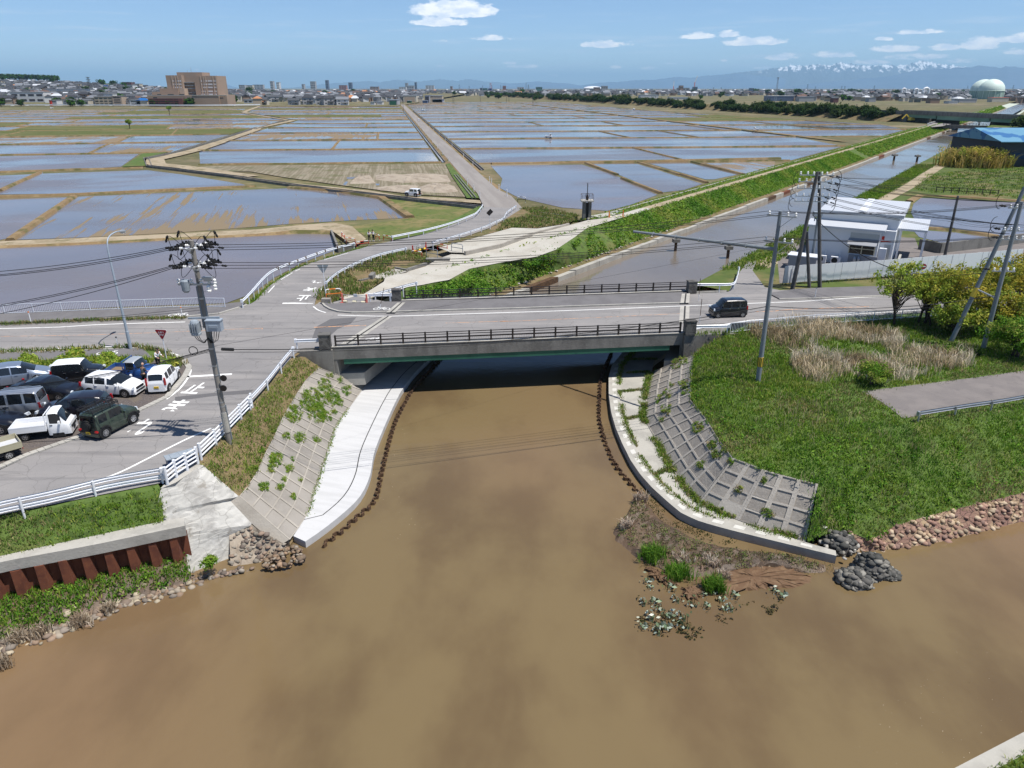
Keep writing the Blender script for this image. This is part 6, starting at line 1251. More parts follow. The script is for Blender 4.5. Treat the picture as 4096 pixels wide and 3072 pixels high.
CARS = dict(
 hatch=dict(dim=(4.1,1.7,1.52),wb=2.6,r=.30,prof=[(-2.05,.32),(-2.04,.72),(-1.93,1.0),(-1.72,1.38),(-1.45,1.49),(-.5,1.525),(.2,1.47),(.5,1.36),(1.18,1.02),(1.72,.86),(1.98,.70),(2.05,.45),(2.04,.3)],belt=[(-2.05,1.03),(-.9,.98),(.9,.92),(1.2,.92),(2.05,.6)],wins=[(-1.55,-.92),(-.82,-.02),(.06,.82)],screen=(.36,1.12,1.02),rearw=(-1.72,1.02,1.36),zh=.70,zt=.88,mir=(.82,1.0),handles=(-.75,.15),hz=.87,doors=(-.87,.02,1.0),mid=.02),
 sedan=dict(dim=(4.85,1.8,1.47),wb=2.78,r=.33,prof=[(-2.42,.36),(-2.41,.82),(-2.32,.98),(-1.75,1.03),(-1.1,1.33),(-.6,1.45),(.1,1.47),(.5,1.38),(1.15,1.02),(1.9,.92),(2.32,.74),(2.42,.5),(2.41,.33)],belt=[(-2.42,.98),(-1,.96),(1,.93),(2.42,.66)],wins=[(-1.35,-.95),(-.88,-.05),(.03,.88)],screen=(.33,1.14,1.02),rearw=(-.95,1.08,1.36),zh=.70,zt=.84,mir=(.85,1.0),handles=(-.7,.25),hz=.86,doors=(-.92,-.01,1.0),lamp=(.42,.18)),
 mpv=dict(dim=(4.55,1.72,1.6),wb=2.75,r=.31,prof=[(-2.27,.34),(-2.26,.8),(-2.15,1.1),(-1.95,1.45),(-1.6,1.56),(-.4,1.6),(.3,1.54),(.6,1.43),(1.35,1.03),(1.95,.84),(2.2,.68),(2.27,.46),(2.26,.32)],belt=[(-2.27,1.02),(.9,.93),(2.27,.62)],wins=[(-1.95,-1.25),(-1.15,-.25),(-.15,.85)],screen=(.45,1.3,1.02),rearw=(-2.0,1.05,1.42),zh=.72,zt=.95,mir=(.9,1.0),handles=(-.95,.1),hz=.86,doors=(-1.2,-.2,1.05),lamp=(.4,.2)),
 suv=dict(dim=(4.3,1.75,1.6),wb=2.6,r=.33,prof=[(-2.15,.38),(-2.14,.85),(-2.05,1.08),(-1.85,1.44),(-1.55,1.55),(-.5,1.59),(.15,1.54),(.45,1.42),(1.1,1.06),(1.75,.96),(2.08,.78),(2.15,.5),(2.14,.36)],belt=[(-2.15,1.1),(-1,1.03),(1,.96),(2.15,.7)],wins=[(-1.65,-1.0),(-.92,-.08),(.0,.8)],screen=(.3,1.08,1.06),rearw=(-1.86,1.1,1.42),zh=.76,zt=.95,mir=(.8,1.04),handles=(-.8,.1),hz=.9,doors=(-.96,-.04,.95)),
 tall=dict(dim=(3.4,1.475,1.73),wb=2.46,r=.27,prof=[(-1.70,.3),(-1.70,.9),(-1.66,1.15),(-1.58,1.62),(-1.42,1.71),(-.5,1.74),(.45,1.72),(.65,1.64),(1.12,1.08),(1.5,.98),(1.66,.82),(1.7,.55),(1.69,.28)],belt=[(-1.7,1.02),(1,.98),(1.7,.75)],wins=[(-1.5,-.92),(-.84,-.05),(.03,.86)],screen=(.6,1.12,1.06),rearw=(-1.56,1.08,1.6),zh=.82,zt=.95,mir=(.88,1.08),handles=(-.72,.12),hz=.9,doors=(-.88,-.01,.95),wr=.88,taper=.1,pz=.5),
 kei=dict(dim=(3.4,1.475,1.6),wb=2.4,r=.27,prof=[(-1.70,.3),(-1.69,.8),(-1.62,1.05),(-1.48,1.46),(-1.25,1.57),(-.4,1.6),(.3,1.54),(.55,1.44),(1.12,1.02),(1.48,.88),(1.65,.72),(1.7,.5),(1.69,.28)],belt=[(-1.7,1.02),(1,.93),(1.7,.66)],wins=[(-1.35,-.85),(-.78,.0),(.08,.8)],screen=(.45,1.1,1.02),rearw=(-1.46,1.03,1.45),zh=.74,zt=.95,mir=(.82,1.0),handles=(-.68,.18),hz=.86,doors=(-.82,.04,.92),wr=.82,taper=.2,tail=(.13,.55),pz=.52),
 cross=dict(dim=(3.4,1.475,1.66),wb=2.42,r=.29,prof=[(-1.70,.34),(-1.70,.9),(-1.66,1.1),(-1.56,1.55),(-1.42,1.64),(-.4,1.67),(.35,1.64),(.5,1.58),(.86,1.12),(1.5,1.02),(1.66,.84),(1.7,.55),(1.69,.32)],belt=[(-1.7,1.06),(1,1.0),(1.7,.76)],wins=[(-1.5,-.95),(-.85,-.05),(.05,.72)],screen=(.46,.86,1.12),rearw=(-1.55,1.1,1.52),zh=.84,zt=.95,mir=(.72,1.08),handles=(-.7,.15),hz=.92,doors=(-.9,0,.85),wr=.88,taper=.1),
 van=dict(dim=(3.4,1.475,1.88),wb=2.4,r=.27,prof=[(-1.70,.3),(-1.70,1.0),(-1.68,1.2),(-1.60,1.76),(-1.46,1.86),(-.3,1.89),(.75,1.85),(.98,1.74),(1.42,1.12),(1.62,.98),(1.68,.7),(1.7,.45),(1.69,.28)],belt=[(-1.7,1.1),(1,1.05),(1.7,.8)],wins=[(-1.52,-.85),(-.72,.12),(.3,1.05)],screen=(.92,1.42,1.1),rearw=(-1.58,1.14,1.74),zh=.78,zt=.9,mir=(1.05,1.15),handles=(.3,.45),hz=.95,doors=(-.78,.2,1.08),wr=.9,taper=.08,tail=(.12,.4)),
 jeep=dict(dim=(3.45,1.5,1.72),wb=2.25,r=.345,prof=[(-1.62,.5),(-1.62,1.0),(-1.60,1.2),(-1.55,1.62),(-1.44,1.70),(-.2,1.72),(.32,1.69),(.42,1.63),(.68,1.16),(.78,1.13),(1.45,1.08),(1.6,.98),(1.66,.7),(1.66,.45)],belt=[(-1.62,1.08),(.7,1.06),(1.66,.96)],wins=[(-1.4,-.78),(-.58,.42)],screen=(.36,.70,1.16),rearw=(-1.55,1.16,1.6),zh=.86,zt=.62,mir=(.5,1.12),handles=(-.42,),hz=.95,doors=(-.68,.56),wr=.9,taper=.05,tail=(.2,.1),pz=.5,lamp=(.2,.2),spokes=8,e0=.0))
def jeep_extra(t,S):
 mb = MB(); mb.disc((-1.74,-.0,.98),.345,'x',.2,24); mb.build('spare_wheel',M['black'],t); mb = MB(); mb.disc((-1.85,0,.98),.27,'x',.03,24); mb.build('wheel_cover',M['trim'],t)
 mb = MB(); mb.box((-1.66,0,.56),(.12,1.46,.16)); mb.build('bumper',M['trim'],t); mb = MB(); mb.box((1.68,0,.58),(.14,1.46,.2)); mb.build('bumper',M['trim'],t)
 for s in (-1,1):
  for x in (-1.125,1.125):
   mb = MB(); n = 12
   for q in range(n): a0,a1 = math.pi * q / n,math.pi * (q + 1) / n; mb.bar((x + .45 * math.cos(a0),s * .77,.36 + .45 * math.sin(a0)),(x + .45 * math.cos(a1),s * .77,.36 + .45 * math.sin(a1)),.09,.06,up=(0,1,0))
   mb.build('fender_flare',M['trim'],t)
def rack_extra(t,S):
 jeep_extra(t,S); mb = MB(); z = 1.86
 for y in (-.62,.62): mb.bar((-1.6,y,z),(.35,y,z),.04,.04); mb.bar((-1.6,y,z + .13),(.35,y,z + .13),.035,.035)
 for x in np.linspace(-1.6,.35,12): mb.bar((x,-.62,z),(x,.62,z),.035,.03)
 for y in np.linspace(-.5,.5,5): mb.bar((-1.6,y,z + .01),(.35,y,z + .01),.03,.02)
 for x in (-1.6,.35): mb.bar((x,-.62,z + .13),(x,.62,z + .13),.035,.035)
 for x in (-1.6,-.9,-.25,.35):
  for y in (-.62,.62): mb.bar((x,y,1.66),(x,y,z + .13),.035,.035)
 mb.build('roof_rack',M['trim'],t)
 mb = MB(); [mb.bar((-1.67,y,.75),(-1.62,y,1.7),.03,.03) for y in (-.3,-.6)]; [mb.bar((-1.67 + .05 * q / 6,-.3,.8 + .14 * q),(-1.67 + .05 * q / 6,-.6,.8 + .14 * q),.03,.03) for q in range(7)]; mb.build('rear_ladder',M['trim'],t)
 mb = MB(); mb.tube([(.55,.68,1.1),(.58,.72,1.75)],.03,6); mb.box((.3,.70,1.75),(.5,.05,.05)); mb.build('snorkel_bracket',M['trim'],t)
def hp(k,q): return P(k,q[0],q[1],q[2] if len(q) > 2 else .015)
std_car('white hatchback in the car park, between a black sedan and a white mini car','car','hatch','white',hp('J',(1000,562)),hp('J',(1412,580)),-1)
std_car('black sedan with chrome grille, nose toward the white hatchback','car','sedan','navy',hp('J',(235,612)),hp('J',(700,628)),-1)
std_car('blue-silver people carrier at the top left of the car park beside the grass','car','mpv','bluesilver',hp('J',(-20,488)),hp('J',(405,425)),-1)
std_car('black boxy mini car with a white roof, parked against the grass strip','car','cross','black',hp('J',(680,440)),hp('J',(1045,412)),-1,roofm='white',plate='plate_yellow')
std_car('white mini car seen from behind with tall red tail lamps, by the car park kerb','car','kei','white',hp('J',(1868,512)),hp('J',(1975,372)),-1,plate='plate_yellow')
std_car('silver delivery van facing left at the left edge of the car park','van','van','silver',hp('J',(385,803)),hp('J',(-35,832)),1)
std_car('dark crossover partly hidden behind the green off-roader and the white mini truck','car','suv','dark',hp('J',(1025,815)),hp('J',(600,850)),1)
std_car('dark green boxy off-roader with black roof rack, ladder and spare wheel','off-roader','jeep','green',hp('J',(1172,1022)),hp('J',(1472,862)),-1,name='off_roader',plate='plate_yellow',extra=rack_extra)
std_car('nose of a black car cut off by the left edge of the photo','car','sedan','navy',hp('J',(-440,1010)),hp('J',(-20,990)),-1)
std_car('black tall mini van driving on the bridge road by the right joint','van','tall','navy',hp('H',(1942,1144,0)),hp('H',(1755,1150,0)),1,name='mini_van',group='cars on the roads',plate='plate_yellow')
std_car('white boxy off-roader parked on the dirt track beside the fallow plots','off-roader','jeep','white',hp('G',(1405,186,-1.28)),hp('G',(1322,180,-1.28)),1,name='off_roader',group='cars on the roads',extra=jeep_extra,plate='plate_yellow')
std_car('small white car driving away on the long straight farm road','car','kei','white',P('BB',545,492,-1.09),P('BB',541,480,-1.09),1,name='car',group='cars on the roads',plate='plate_yellow')
M['bed_steel'] = mat('bed_steel',(.5,.51,.53),rough=.5)
def kei_truck(label,col,rear,front,side,bedcol=None,group='mini trucks',name='mini_truck',cab=True,plate='plate_yellow',cabtype=0,load=None):
 t = thing(name,label,'mini truck',(0,0,0),0,group); W,wb = 1.475,1.9; m = PT[col]; bm_ = PT[bedcol or col]
 if cab:
  if cabtype == 0: car_shell(t,[(.42,.5),(.42,1.2),(.45,1.66),(.58,1.74),(1.0,1.75),(1.12,1.69),(1.52,1.02),(1.66,.86),(1.7,.55),(1.69,.32)],[(.4,1.03),(1.7,.92)],W,[(.56,1.22)],(1.1,1.5,1.04),None,m,taper=.06,wr=.86,nst=44)
  else: car_shell(t,[(-.15,.5),(-.15,1.15),(-.13,1.6),(.0,1.66),(.6,1.66),(.7,1.6),(.95,1.08),(1.0,1.06),(1.62,1.0),(1.7,.9),(1.72,.5)],[(-.2,1.02),(1.72,.96)],W,[(.0,.66)],(.68,.95,1.08),None,m,PT['grey'],taper=.05,wr=.9,nst=50,roof_from=1.5)
  cx = 1.7; xm = 1.15 if cabtype == 0 else .72
  for s in (-1,1):
   mb = MB(); mb.box((cx - .05,s * .55,.78),(.1,.3,.2),s * -.2,.85); mb.build('headlight',M['head_lens'],t); mb = MB(); mb.box((xm,s * .83,1.1),(.1,.18,.18),0,.9); mb.build('mirror',m,t); mb = MB(); mb.box((xm - .5,s * .742,.92),(.16,.03,.035)); mb.build('door_handle',M['trim'],t)
  mb = MB(); mb.box((cx - .0,0,.62),(.05,.95,.12)); mb.box((cx,0,.42),(.05,.34,.16)); mb.build('grille',M['trim'],t)
 b1 = .36 if cabtype == 0 else -.22; b0 = -1.7; fz = .68
 mb = MB(); mb.b(b0,b1,-W / 2 + .03,W / 2 - .03,fz - .09,fz); mb.build('bed_floor',M['bed_steel'] if load is None and cab else bm_ if load is None else M[load],t)
 for y in (-1,1): mb = MB(); mb.b(b0,b1,y * W / 2 - .02,y * W / 2 + .02,fz - .1,fz + .29); mb.b(b0,b1,y * (W / 2 + .012) - .012,y * (W / 2 + .012) + .012,fz + .24,fz + .31); mb.build('side_gate',bm_,t)
 mb = MB(); mb.b(b0 - .02,b0 + .02,-W / 2,W / 2,fz - .1,fz + .29); mb.build('tail_gate',bm_,t)
 mb = MB(); mb.bar((b1,-W / 2,fz + .95),(b1,W / 2,fz + .95),.05,.05); [mb.bar((b1,y,fz),(b1,y,fz + .95),.05,.05) for y in (-.7,0,.7)]; mb.b(b1 - .02,b1 + .02,-W / 2,W / 2,fz,fz + .35); mb.build('cab_guard',m if cab else bm_,t)
 mb = MB(); mb.b(-1.65,1.6,-.45,.45,.36,.5); mb.b(-.75,-.25,.5,.68,.3,.55); mb.build('chassis',M['trim'],t)
 for s in (-1,1):
  for x in (-.95,.95): wheel(t,x,s * (W / 2 - .1),.27,s,.15,6,'rim' if cab else 'trim'); 
  mb = MB(); mb.box((.95,s * (W / 2 - .06),.3),(.72,.1,.44),0,.8); mb.build('wheel_arch',M['trim'],t); mb = MB(); mb.box((-1.71,s * .55,.5),(.05,.22,.11)); mb.build('taillight',M['tail_lens'],t)
 mb = MB(); mb.box((-1.72,0,.42),(.03,.33,.165)); mb.build('number_plate',M[plate],t); place(t,rear,front,W,side); return t
kei_truck('white mini truck with an empty flat bed, between the silver van and the beige truck','white',hp('J',(292,1062)),hp('J',(665,1020)),-1,group='cars in the gravel car park')
kei_truck('beige weathered mini truck bed cut off by the left edge of the photo','beige',hp('J',(122,1262)),hp('J',(-320,1390)),1,group='cars in the gravel car park')
kei_truck('old blue pickup with grey cab roof and open brown bed, by the white mini car','blue',hp('J',(1262,405)),hp('J',(1590,412)),-1,group='cars in the gravel car park',cabtype=1,load='soil')
ft = 'tiny white trucks out among the paddies'
kei_truck('tiny white flat-bed truck on a levee in the middle of the right paddies','white',P('C',372,706,-1.2),P('C',408,706,-1.2),-1,group=ft)
kei_truck('tiny white truck on the oblique farm track near the right edge of the paddies','white',P('C',2072,648,-1.2),P('C',2050,648,-1.2),1,group=ft); kei_truck('far white truck standing on the levee close to the hedge embankment','white',P('C',1082,482,-1.2),P('C',1066,481,-1.2),1,group=ft)
kei_truck('tiny white truck just right of the straight farm road below the sheds','white',P('BB',630,358,-1.2),P('BB',575,357,-1.2),1,group=ft)
kei_truck('tiny white truck on the grass at the foot of the town on the left','white',P('V',845,530,-1.4),P('V',800,531,-1.4),1,group=ft)
# ------------------------------------------------------------------ people
def skin(name,J,E,rad,m,parent,sub=2):
 me = bpy.data.meshes.new(name); me.from_pydata(J,E,[]); o = bpy.data.objects.new(name,me); COL.objects.link(o)
 o.modifiers.new('s','SKIN'); o.modifiers.new('u','SUBSURF').levels = sub; o.modifiers['u'].render_levels = sub
 for i,r in enumerate(rad): me.skin_vertices[0].data[i].radius = (r,r)
 me.skin_vertices[0].data[0].use_root = True
 bpy.context.view_layer.update(); e = o.evaluated_get(bpy.context.evaluated_depsgraph_get()); n = bpy.data.meshes.new_from_object(e); o.modifiers.clear(); o.data = n; n.materials.clear(); n.materials.append(m); n.polygons.foreach_set('use_smooth',[True] * len(n.polygons)); o.parent = parent; return o
M['skin'] = mat('skin',(.48,.29,.2),rough=.6); M['hair'] = mat('hair',(.012,.01,.009),rough=.6); M['white_shirt'] = mat('white_shirt',(.78,.78,.8),rough=.9); M['black_cloth'] = mat('black_cloth',(.014,.014,.016),rough=.9); M['grey_shirt'] = mat('grey_shirt',(.075,.085,.09),rough=.9); M['shoe'] = mat('shoe',(.6,.6,.6),rough=.7)
def person(label,loc,rz,shirt,trousers,hair,lean=0.0,arms='phone',hsc=1.0,long_hair=False):
 t = thing('person',label,'person',tuple(loc),rz); k = hsc
 def bend(z,x=0.0,y=0.0): a = max(0,z - .92) * lean; return (x * k,(y - a) * k,z * k)        # faces -y
 sh,hip = .18,.1; J = [bend(.93),bend(1.18),bend(1.40),bend(1.47),bend(1.53,0,-.01)]; E = [(0,1),(1,2),(2,3),(3,4)]; Rr = [.12,.115,.12,.055,.05]
 hands = []
 for s in (-1,1):
  i = len(J); J += [bend(.9,s * hip),(s * (hip + .01) * k,-.02 * k,.5 * k),(s * (hip + .02) * k,.02 * k,.09 * k),(s * (hip + .03) * k,-.15 * k,.04 * k)]; E += [(0,i),(i,i + 1),(i + 1,i + 2),(i + 2,i + 3)]; Rr += [.085,.058,.04,.035]
  i = len(J)
  el,wr_ = (bend(1.12,s * .25,-.02),bend(1.16,s * .09,-.30)) if arms == 'phone' else ((bend(1.12,s * .25,.03),bend(.88,s * .24,-.08)) if arms == 'down' else (bend(1.15,s * .24,-.1),bend(1.08,s * .22,-.36)))
  J += [bend(1.38,s * sh),el,wr_]; E += [(2,i),(i,i + 1),(i + 1,i + 2)]; Rr += [.055,.042,.030]; w = Vector(wr_); d = (w - Vector(el)).normalized(); hands.append((w,d,s))
 body = skin('body',J,E,[r * k for r in Rr],M['skin'],t)
 for w,d,s in hands:
  sd = d.cross(Vector((0,0,1))).normalized() * s; pj = [w,w + d * .05,w + d * .085]; pe = [(0,1),(1,2)]; pr = [.026,.034,.03]
  for q in range(4): i = len(pj); b = w + d * .085 + sd * (.024 * (q - 1.5)); f = d * (.03 + .006 * (q in (1,2))) + Vector((0,0,-.012)); pj += [b,b + f,b + f * 1.7 + Vector((0,0,-.012))]; pe += [(2,i),(i,i + 1),(i + 1,i + 2)]; pr += [.011,.009,.008]
  i = len(pj); pj += [w + d * .03 + sd * -.04,w + d * .075 + sd * -.06]; pe += [(1,i),(i,i + 1)]; pr += [.012,.009]; skin('hand',[tuple(p) for p in pj],pe,[r * k for r in pr],M['skin'],body,1)
 hz = 1.66; c = bend(hz,0,-.03 - lean * .1); hb = bmesh.new(); bmesh.ops.create_uvsphere(hb,u_segments=20,v_segments=14,radius=1)
 for v in hb.verts:
  x,y,z = v.co; f = 1 - .22 * max(0,-z) ** 1.5; v.co = Vector((c[0] + x * .078 * f * k,c[1] + (y * .098 * f - (.022 if abs(x) < .16 and y < -.8 and -.25 < z < .05 else 0)) * k,c[2] + z * .118 * k))
 me = bpy.data.meshes.new('head'); hb.to_mesh(me); hb.free(); me.materials.append(M['skin']); me.polygons.foreach_set('use_smooth',[True] * len(me.polygons)); o = bpy.data.objects.new('head',me); COL.objects.link(o); o.parent = t
 mb = MB(); [mb.box((c[0] + s * .03 * k,c[1] - .092 * k,c[2] + .005),(.02,.012,.01)) for s in (-1,1)]; mb.box((c[0],c[1] - .088 * k,c[2] - .062 * k),(.04,.01,.01)); mb.build('face_features',M['hair'],o); mb = MB(); [mb.box((c[0] + s * .08 * k,c[1],c[2]),(.02,.04,.06)) for s in (-1,1)]; mb.build('ear',M['skin'],o)
 if hair:
  mb = MB(); n = 18; rows = []
  for q in range(8): th = math.pi / 2 * q / 7 * (1.15); rows.append([(c[0] + .088 * k * math.sin(th) * math.cos(a),c[1] + .012 + .108 * k * math.sin(th) * math.sin(a),c[2] + .02 + .118 * k * math.cos(th) - (.0 if math.sin(a) < -.3 or not long_hair else .12 * (q / 7) ** 2)) for a in [j * math.tau / n for j in range(n)]])
  mb.add([p for r_ in rows for p in r_],[(i * n + j,(i + 1) * n + j,(i + 1) * n + (j + 1) % n,i * n + (j + 1) % n) for i in range(7) for j in range(n)]); mb.build('hair',M['hair'],o,smooth=True)
 sJ,sE,sR = [bend(.96),bend(1.18),bend(1.40)],[(0,1),(1,2)],[.15,.14,.145]
 for w,d,s in hands: i = len(sJ); el = Vector(w) - d * .28 * k; sJ += [bend(1.385,s * sh),tuple(el),tuple(el + d * (.2 if shirt == 'white_shirt' else -.06))]; sE += [(2,i),(i,i + 1),(i + 1,i + 2)]; sR += [.07,.056,.046]
 skin('shirt',sJ,sE,[r * k for r in sR],M[shirt],t)
 tJ,tE,tR = [bend(.95)],[],[.14]
 for s in (-1,1): i = len(tJ); tJ += [bend(.86,s * hip),(s * (hip + .01) * k,-.02 * k,.5 * k),(s * (hip + .02) * k,.02 * k,.12 * k)]; tE += [(0,i),(i,i + 1),(i + 1,i + 2)]; tR += [.105,.075,.06]
 skin('trousers',tJ,tE,[r * k for r in tR],M[trousers],t)
 for s in (-1,1): mb = MB(); mb.box((s * .12 * k,-.06 * k,.045),(.1,.27,.09),0,.8); mb.build('shoe',M['shoe'],t)
 return t
person('person in white top bending over a phone, left of the pair by the hoops',P('G',1008,560,-.88),R(25),'white_shirt','black_cloth',True,.22)
person('person in white top with longer dark hair, right of the pair by the hoops',P('G',1045,558,-.88),R(-30),'white_shirt','black_cloth',True,.15,long_hair=True)
person('bald person in a dark grey t-shirt working at the open door of the blue pickup',P('J',1612,452,.015),R(160),'grey_shirt','black_cloth',False,.1,'reach',1.02)
person('person with dark hair in a white shirt standing behind the white mini car',P('J',1762,262,.015),R(60),'white_shirt','black_cloth',True,.3,'reach')
# ------------------------------------------------------------------ right bank: yard, white building, trees, reeds
sheet('ground',[Vector((-95,49,-.03)),Vector((-95,58,-.03))] + PL('J',[(0,40),(1500,10),(1900,75),(2060,170),(2110,260),(2050,360),(1800,590),(300,1230),(0,1360)],-.03) + [Vector((-95,30,-.03))],M['grass_ground'])
sheet('ground',[cpt(27.4,79,-.14),cpt(27.4,470,-.14),Vector((420,470,-.14)),Vector((420,62,-.14)),Vector((55,68,-.14)),Vector((24,76,-.14))],mat('right_meadow',(.075,.105,.022),[((.17,.135,.06),.09,.48,.62,.8),((.05,.08,.016),.6,.48,.66,.7)],rough=.95))
structure(grid_mb(grid_loft([[cpt(22.6,y,-4.3) for y in (76,84,92)],[cpt(27.6,y,-.13) for y in (76,84,92)]],8,3)),'grass_bank',M['grass_ground'])
sheet('yard',[Vector((p[0],p[1],-.115)) for p in ((30.6,79.4),(43,82.2),(61.4,87.6),(95,99),(95,108),(74,102.6),(57.8,95.6),(56.6,98.4),(60,106),(46,110),(36,96))],M['path_asphalt'])
stripe(PL('I',[(60,740),(200,690),(330,600),(700,370),(1080,200),(1290,88),(1420,0)],-.13) + PL('D',[(1690,840),(1850,720),(1990,625)],-.13),2.6,M['farm_track'],.012,60,name='bank_path',smooth=False)
for q in ([(1365,500),(1312,440),(1640,460),(1950,500),(2000,520),(1540,545)],[(1300,300),(1320,232),(1380,185),(1700,195),(2500,235),(2500,500),(2010,495),(1700,440),(1350,405)]): sheet('pond_water',PL('I',q,-.10),M['paddy_deep'])
LEV = MB(); L0 = PL('I',[(1310,425),(1650,450),(2000,498)],-.14); [levee(a,b,1.6,.3,-.14) for a,b in zip(L0,L0[1:])]; L0 = PL('I',[(1280,215),(1370,170),(1700,180),(2300,222)],-.14); [levee(a,b,1.8,.3,-.14) for a,b in zip(L0,L0[1:])]
o = LEV.build('paddy_levee',M['levee'],kind='structure')
E1,N1,O1 = Vector((.86,-.51,0)),Vector((.51,.86,0)),Vector((38.0,91.6,-.12))
def wb(e,n,z=0.0): return O1 + E1 * e + N1 * n + Vector((0,0,z))
M['white_panel'] = mat('white_panel',(.70,.715,.74),[((.61,.635,.67),2.2,.48,.52,.5,(1.6,1.6,0),'wave')],rough=.5); M['roof_white'] = mat('roof_white',(.56,.58,.61),[((.46,.485,.52),1.6,.4,.6,.6,(1,1,0,.53),'wave')],rough=.45,metal=.2); M['grey_wall'] = mat('grey_wall',(.28,.29,.31)); M['dark_win'] = mat('dark_window',(.04,.032,.025),rough=.15,spec=.6)
house = thing('office_building','white flat-roofed two-level metal building behind the white panel fence','building',tuple(O1))
def hb_(name,m,e0,e1,n0,n1,z0,z1,z2=None,par=None):
 mb = MB(); q = [wb(e0,n0),wb(e1,n0),wb(e1,n1),wb(e0,n1)]; mb.prism([(p.x,p.y) for p in q],z0 - .12,z1 - .12 if z2 is None else [z1 - .12,z1 - .12,z2 - .12,z2 - .12]); return mb.build(name,M[m] if isinstance(m,str) else m,par or house,True)
hb_('wall','white_panel',0,8.3,0,2.6,0,4.35); hb_('wall','white_panel',.9,9.9,2.6,13,0,5.75); hb_('wall','white_panel',8.3,9.9,1.6,2.6,0,4.3); hb_('plinth','grey_wall',5.2,8.5,-.25,0,0,1.3)
rf = hb_('roof','roof_white',-.3,8.8,-.5,2.5,4.36,4.62,4.95); rf2 = hb_('roof','roof_white',.6,10.4,2.2,13.4,5.76,6.15,6.45); hb_('ridge_strip','white_paint',5.2,6.0,2.4,13.2,6.2,6.3,6.55,rf2); rf3 = hb_('roof','roof_white',9.9,13.2,4.5,12.5,4.0,4.25,4.45)
for e,n in ((12.9,4.8),(12.9,8.5),(12.9,12.2),(10.2,4.8)): hb_('canopy_post','white_paint',e,e + .22,n,n + .22,0,4.0)
w = hb_('window','dark_win',5.1,8.0,-.04,0,1.45,2.75); [hb_('window_bar','cream',5.1 + i * 1.45 - .05,5.1 + i * 1.45 + .05,-.08,-.041,1.4,2.8,None,w) for i in range(3)]; hb_('window_bar','cream',5.1,8.0,-.075,-.042,2.05,2.13,None,w)
mb = MB(); q = [wb(4.9,-.04,3.35),wb(8.2,-.04,3.35),wb(8.2,-1.2,2.75),wb(4.9,-1.2,2.75)]; mb.add([p + Vector((0,0,z)) for z in (0,-.07) for p in q],[(0,1,2,3),(7,6,5,4),(0,4,5,1),(1,5,6,2),(2,6,7,3),(3,7,4,0)]); mb.build('awning',M['grey_wall'],house,True)
hb_('recess_panel','galv',5.0,8.25,-.03,-.001,2.8,4.0); hb_('door','galv',8.9,9.6,1.52,1.6,.6,2.6); hb_('meter_cabinet','white_paint',8.5,9.3,.3,.95,.3,2.3); hb_('step','concrete_pale',9.3,10.6,.4,1.55,0,.55); hb_('ramp_wall','concrete_pale',10.7,10.95,.2,3.2,0,1.3)
hb_('wall_lettering','red_paint',8.45,8.75,1.57,1.6,3.15,3.6); hb_('wall_lettering','red_paint',8.4,9.5,1.57,1.6,2.9,3.05)
def ac(label,e):
 t = thing('air_conditioner',label,'air conditioner',tuple(wb(e,-1.0)),math.atan2(E1.y,E1.x)); mb = MB(); mb.box((0,0,.55),(1.15,.42,.9)); mb.build('casing',M['white_panel'],t); mb = MB(); mb.disc((-.12,-.22,.56),.36,'y',.03,24); mb.build('fan_grille',M['trim'],t); mb = MB(); mb.tube([(.3,.25,.5),(.3,.6,.9),(.3,.75,1.6)],.06,6); mb.build('duct',M['white_panel'],t)
ac('left outdoor air conditioning unit against the white building',2.2); ac('right outdoor air conditioning unit against the white building',3.9)
t = thing('gas_cylinder_rack','pair of pale gas cylinders under the awning of the white building','gas cylinder',tuple(wb(6.2,-.6))); [part(t,'cylinder','galv',lambda mb: mb.lathe([(.1,0),(.19,.03),(.19,.95),(.1,1.1),(.05,1.2)],(dx,0,0),14),False) for dx in (-.25,.25)]
t = thing('storage_shed','low grey metal shed with a white lid at the left end of the white fence','shed',tuple(P('I',420,752,-.12)),math.atan2(E1.y,E1.x)); part(t,'wall','grey_wall',lambda mb: mb.box((0,0,.8),(3.2,1.8,1.6)),False); part(t,'roof','white_paint',lambda mb: mb.box((0,0,1.66),(3.5,2.1,.1)),False)
fp = resample([Vector((30.7,78.6,-.1)),Vector((43.2,81.6,-.1)),Vector((61.4,87.1,-.1)),Vector((63.5,87.8,-.1))],38); t = thing('panel_fence','long white sheet metal fence along the road in front of the white building','fence',tuple(fp[0]))
mb = MB(); mb2 = MB()
for a,b in zip(fp,fp[1:]):
 a,b = Vector(a),Vector(b); q = Vector((0,.03 * rng.normal(),0)); mb.bar(a + Vector((0,0,1.2)) + q,a.lerp(b,.97) + Vector((0,0,1.2)) + q,.03,1.95); mb2.bar(a + Vector((.0,.14,-.2)),a + Vector((0,.14,2.1)),.06,.06)
mb.build('sheeting',M['white_panel'],t,True); mb2.bar(Vector(fp[0]) + Vector((0,.14,1.8)),Vector(fp[-1]) + Vector((0,.14,1.8)),.05,.05); mb2.build('frame',M['galv'],t,True)
mb = MB(); wv = [Vector((56.45,98.3,0)),Vector((57.8,95.45,0)),Vector((74,102.5,0)),Vector((110,119,0))]; [mb.bar(a + Vector((0,0,.55)),b + Vector((0,0,.55)),.25,1.4) for a,b in zip(wv,wv[1:])]; tag(mb.build('block_wall',M['concrete_dark']),'grey concrete block wall between the yard and the ponds','wall')
t = thing('blue_barrel','small blue drum at the right end of the white fence','barrel',tuple(P('I',2092,755,-.1))); part(t,'drum','blue_barrel',lambda mb: mb.lathe([(.28,0),(.3,.04),(.3,.3),(.315,.33),(.3,.36),(.3,.85),(.26,.9)],(0,0,0),16),False)
